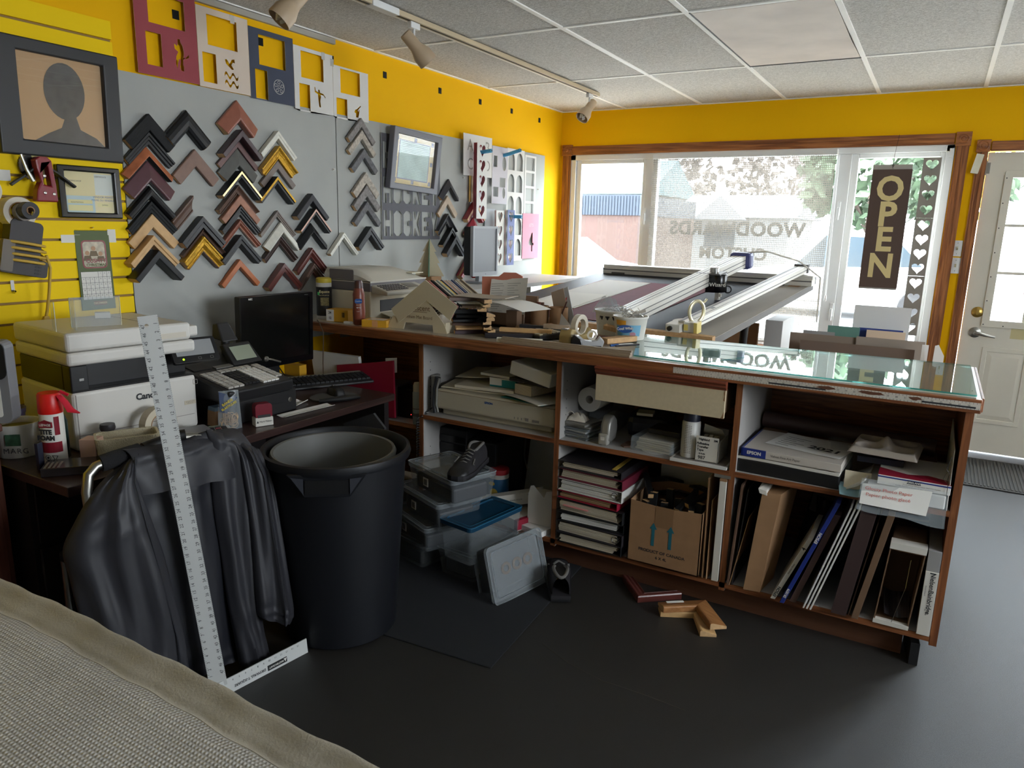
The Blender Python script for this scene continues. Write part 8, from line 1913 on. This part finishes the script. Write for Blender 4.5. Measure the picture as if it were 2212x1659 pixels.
def cloth(rows, dep, seed, fold, nu=40, nv=60, close=True):
    q = random.Random(seed); ph = [(q.uniform(1.5, 4.5), q.uniform(-1.5, 1.5), q.uniform(0, 6), q.uniform(.4, 1)) for _ in range(5)]
    rows = [(V(a), V(b)) for a, b in rows]
    def pick(v):
        t_ = v * (len(rows) - 1); i = min(int(t_), len(rows) - 2); f = t_ - i
        def cr(k):
            P = [rows[max(0, min(len(rows) - 1, i + j))][k] for j in (-1, 0, 1, 2)]
            return .5 * ((2 * P[1]) + (P[2] - P[0]) * f + (2 * P[0] - 5 * P[1] + 4 * P[2] - P[3]) * f * f + (3 * P[1] - P[0] - 3 * P[2] + P[3]) * f ** 3)
        return cr(0), cr(1)
    def fn(u, v):
        a, b = pick(v); m_ = (a + b) / 2; h = (b - a) / 2
        o = V((h.y, -h.x, 0)); o = o.normalized() if o.length > 1e-6 else V((1, 0, 0))
        th = 2 * PI * u
        w = sum(k * math.sin(fq * math.cos(th) * 3.1 + sl * v * 7 + p) for fq, sl, p, k in ph) / 3
        wr = .35 * math.sin(v * 46 + 5 * math.cos(th) + seed) * math.exp(-((math.sin(v * 5 + seed)) / .35) ** 2)
        e = min(1, v / .06 + .15)
        return m_ + h * math.cos(th) + o * (math.sin(th) * dep * e * (1 + .2 * w) + fold * (w + wr) * max(0, math.sin(th)) ** .6)
    c = MB().grid(nu, nv, lambda u, v: fn(u, v))
    for vv in (0, 1):
        c.poly([fn(i / nu, vv) for i in range(nu)])
    bmesh.ops.remove_doubles(c.bm, verts=c.bm.verts, dist=.0004)
    return c
t = thing('jacket', 'dark grey jacket draped over the tube chair, one sleeve hanging by the bin', 'jacket')
obj('back_panel', cloth(BODY, .028, 2, .010), 'jacket_dark', t, smooth=75)
obj('sleeve', cloth(LEFT, .042, 5, .012), 'jacket_grey', t, smooth=75)
obj('front_panel', cloth(FRONT, .036, 9, .010), 'jacket_grey', t, smooth=75)
obj('sleeve', cloth(SLEEVE, .040, 12, .010), 'jacket_grey', t, smooth=75)
YOKE = [((.90, 1.19, .70), (.905, 1.60, .69)), ((.915, 1.19, .78), (.925, 1.59, .765)), ((.95, 1.195, .818), (.965, 1.57, .80)), ((.985, 1.20, .80), (1.01, 1.575, .785)), ((1.0, 1.19, .755), (1.035, 1.60, .72)), ((1.015, 1.20, .69), (1.045, 1.60, .65))]
obj('shoulder_yoke', cloth(YOKE, .012, 3, .010, 48, 40), 'jacket_grey', t, smooth=75)
for rows, k in ((LEFT, .93), (SLEEVE, .5)):
    c = MB(); pts = []
    for a, b in rows:
        a, b = V(a), V(b); h = (b - a) / 2; o = V((h.y, -h.x, 0)).normalized(); th = R(35 if k > .9 else 80)
        pts.append((a + b) / 2 + h * math.cos(th) + o * (.052 if k > .9 else .058) * math.sin(th))
    c.tube(pts, .0022, 6); obj('seam', c, 'jacket_dark', t, smooth=True)
# drywall T-square
t = thing('t_square', 'long aluminium T-square leaning upright against the jacket', 'T-square')
top = V((1.02, 1.262, 1.210)); bot = V((1.138, 1.321, .055)); ax = (top - bot).normalized(); wd = V((.56, .83, 0)); wd = (wd - ax * wd.dot(ax)).normalized()
L_ = (top - bot).length
Tq = frame(bot, wd, ax)
mat('alu_matt', (216, 218, 216), .42, .15)
c = MB().at(Tq).plate(rect(-.026, -.02, .026, L_), [circ(-.006, L_ - .028, .0055, 16)], -.0012, .0012); obj('blade', c, 'alu_matt', t)
c = MB().at(Tq)
step = L_ / 48.2
for i in range(1, 48):
    y = L_ - i * step
    c.text(str(i), .013, M.Translation((.017, y, .0016)) @ M.Rotation(R(90), 4, 'Z'), lift=0)
    c.text(str(48 - i), .013, M.Translation((-.016, y - .006, .0016)) @ M.Rotation(R(90), 4, 'Z'), lift=0)
obj('numerals', c, 'ink', t)
c = MB().at(Tq)
for i in range(1, 192):
    y = L_ - i * step / 4; w = .006 if i % 4 == 0 else .003
    c.box(.026 - w, y - .0003, .0012, .0258, y + .0003, .0017).box(-.0258, y - .0003, .0012, -.026 + w, y + .0003, .0017)
obj('graduations', c, 'ink', t)
hd = V((-.037, -.275, 0)).normalized(); hc = V((1.138, 1.321, .0005))
Th = frame(hc + V((.012, -.006, 0)), -hd, (-.12, .016, 1))
c = MB().at(Th).box(-.34, 0, -.002, .335, .052, .002); obj('head', c, 'alu_matt', t)
Tu = Th @ M.Rotation(PI, 4, 'Z')
obj('lettering', MB().at(Tu).text('DRYWALL T-SQUARE', .012, frameZ(-.11, -.018, .003), bold=.0003, lift=0), 'ink', t)
c = MB().at(Tu)
for i in range(12): c.text(str(4 + i), .009, frameZ(-.05 - i * .0225, -.042, .003), lift=0)
obj('head_numerals', c, 'ink', t)
obj('brand_label', MB().at(Th).box(.175, .008, .002, .25, .026, .0028), 'black', t)
obj('brand_lettering', MB().at(Tu).text('MASTERCRAFT', .0085, frameZ(-.208, -.017, .0034), bold=.0002, lift=0).plate([(-.249, -.023), (-.237, -.023), (-.243, -.011)], [], .003, .0034), 'paper_white', t)
# ================================================================= NEAR LEFT: COVERED TABLE
def cover_mat():
    m = mat('cover_cloth', (222, 218, 210), .75, var=(4.5, .10))
    nt = m.node_tree; n = nt.nodes; L = nt.links; b = n['Principled BSDF']
    tc = n.new('ShaderNodeTexCoord'); hs = []
    for ax in ('X', 'Y'):
        w_ = n.new('ShaderNodeTexWave'); w_.bands_direction = ax; w_.inputs['Scale'].default_value = 55; w_.inputs['Distortion'].default_value = .6; w_.inputs['Detail'].default_value = 1
        L.new(tc.outputs['Object'], w_.inputs['Vector']); hs.append(w_.outputs['Fac'])
    mu = n.new('ShaderNodeMath'); mu.operation = 'MULTIPLY'; L.new(hs[0], mu.inputs[0]); L.new(hs[1], mu.inputs[1])
    bp = n.new('ShaderNodeBump'); bp.inputs['Strength'].default_value = .55; bp.inputs['Distance'].default_value = .003
    L.new(mu.outputs[0], bp.inputs['Height']); L.new(bp.outputs[0], b.inputs['Normal'])
    src = b.inputs['Base Color'].links[0].from_socket
    mx = n.new('ShaderNodeMix'); mx.data_type = 'RGBA'; mx.blend_type = 'MULTIPLY'; mx.inputs['Factor'].default_value = .35
    L.new(src, mx.inputs['A']); L.new(mu.outputs[0], mx.inputs['B']); L.new(mx.outputs['Result'], b.inputs['Base Color'])
cover_mat(); mat('cover_hem', (200, 194, 180), .8, var=(7, .12), bump=(300, .15))
t = thing('work_table', 'table hidden under the pale woven cover in the near left corner', 'table')
obj('tabletop', MB().box(.95, -.70, .83, 3.35, .50, .868), 'desk_brown', t)
for x in (1.0, 3.25):
    for y in (-.62, .42): obj('leg', MB().box(x, y, 0, x + .06, y + .06, .83), 'desk_side', t)
t = thing('table_cover', 'pale waffle-woven cover with a stitched hem, spread in the near left corner', 'table cover')
def cov(y0, y1, off):
    def fn(u, v):
        x = .92 + 2.46 * u; y = y0 + (y1 - y0) * v
        e = .537 + .005 * math.sin(x * 3.1 - 4.6) + .0015 * math.sin(x * 21) + .0015 * math.sin(x * 63)
        yy = y + (e - .535) * max(0, (y - .2) / .335)
        d = e - yy
        z = .884 + .0035 * math.sin(x * 5 + y * 4) * math.sin(y * 6 - x * 2) + .012 * math.exp(-(d / .018) ** 2) - .004 * math.exp(-((d - .042) / .008) ** 2) + .003 * math.exp(-((d - .06) / .01) ** 2)
        return (x, yy, z + off)
    return fn
obj('cloth', MB().grid(130, 60, cov(-.72, .492, 0), .002), 'cover_cloth', t, smooth=60)
obj('hem', MB().grid(160, 26, cov(.49, .535, .0006), .0035), 'cover_hem', t, smooth=60)
recentre()
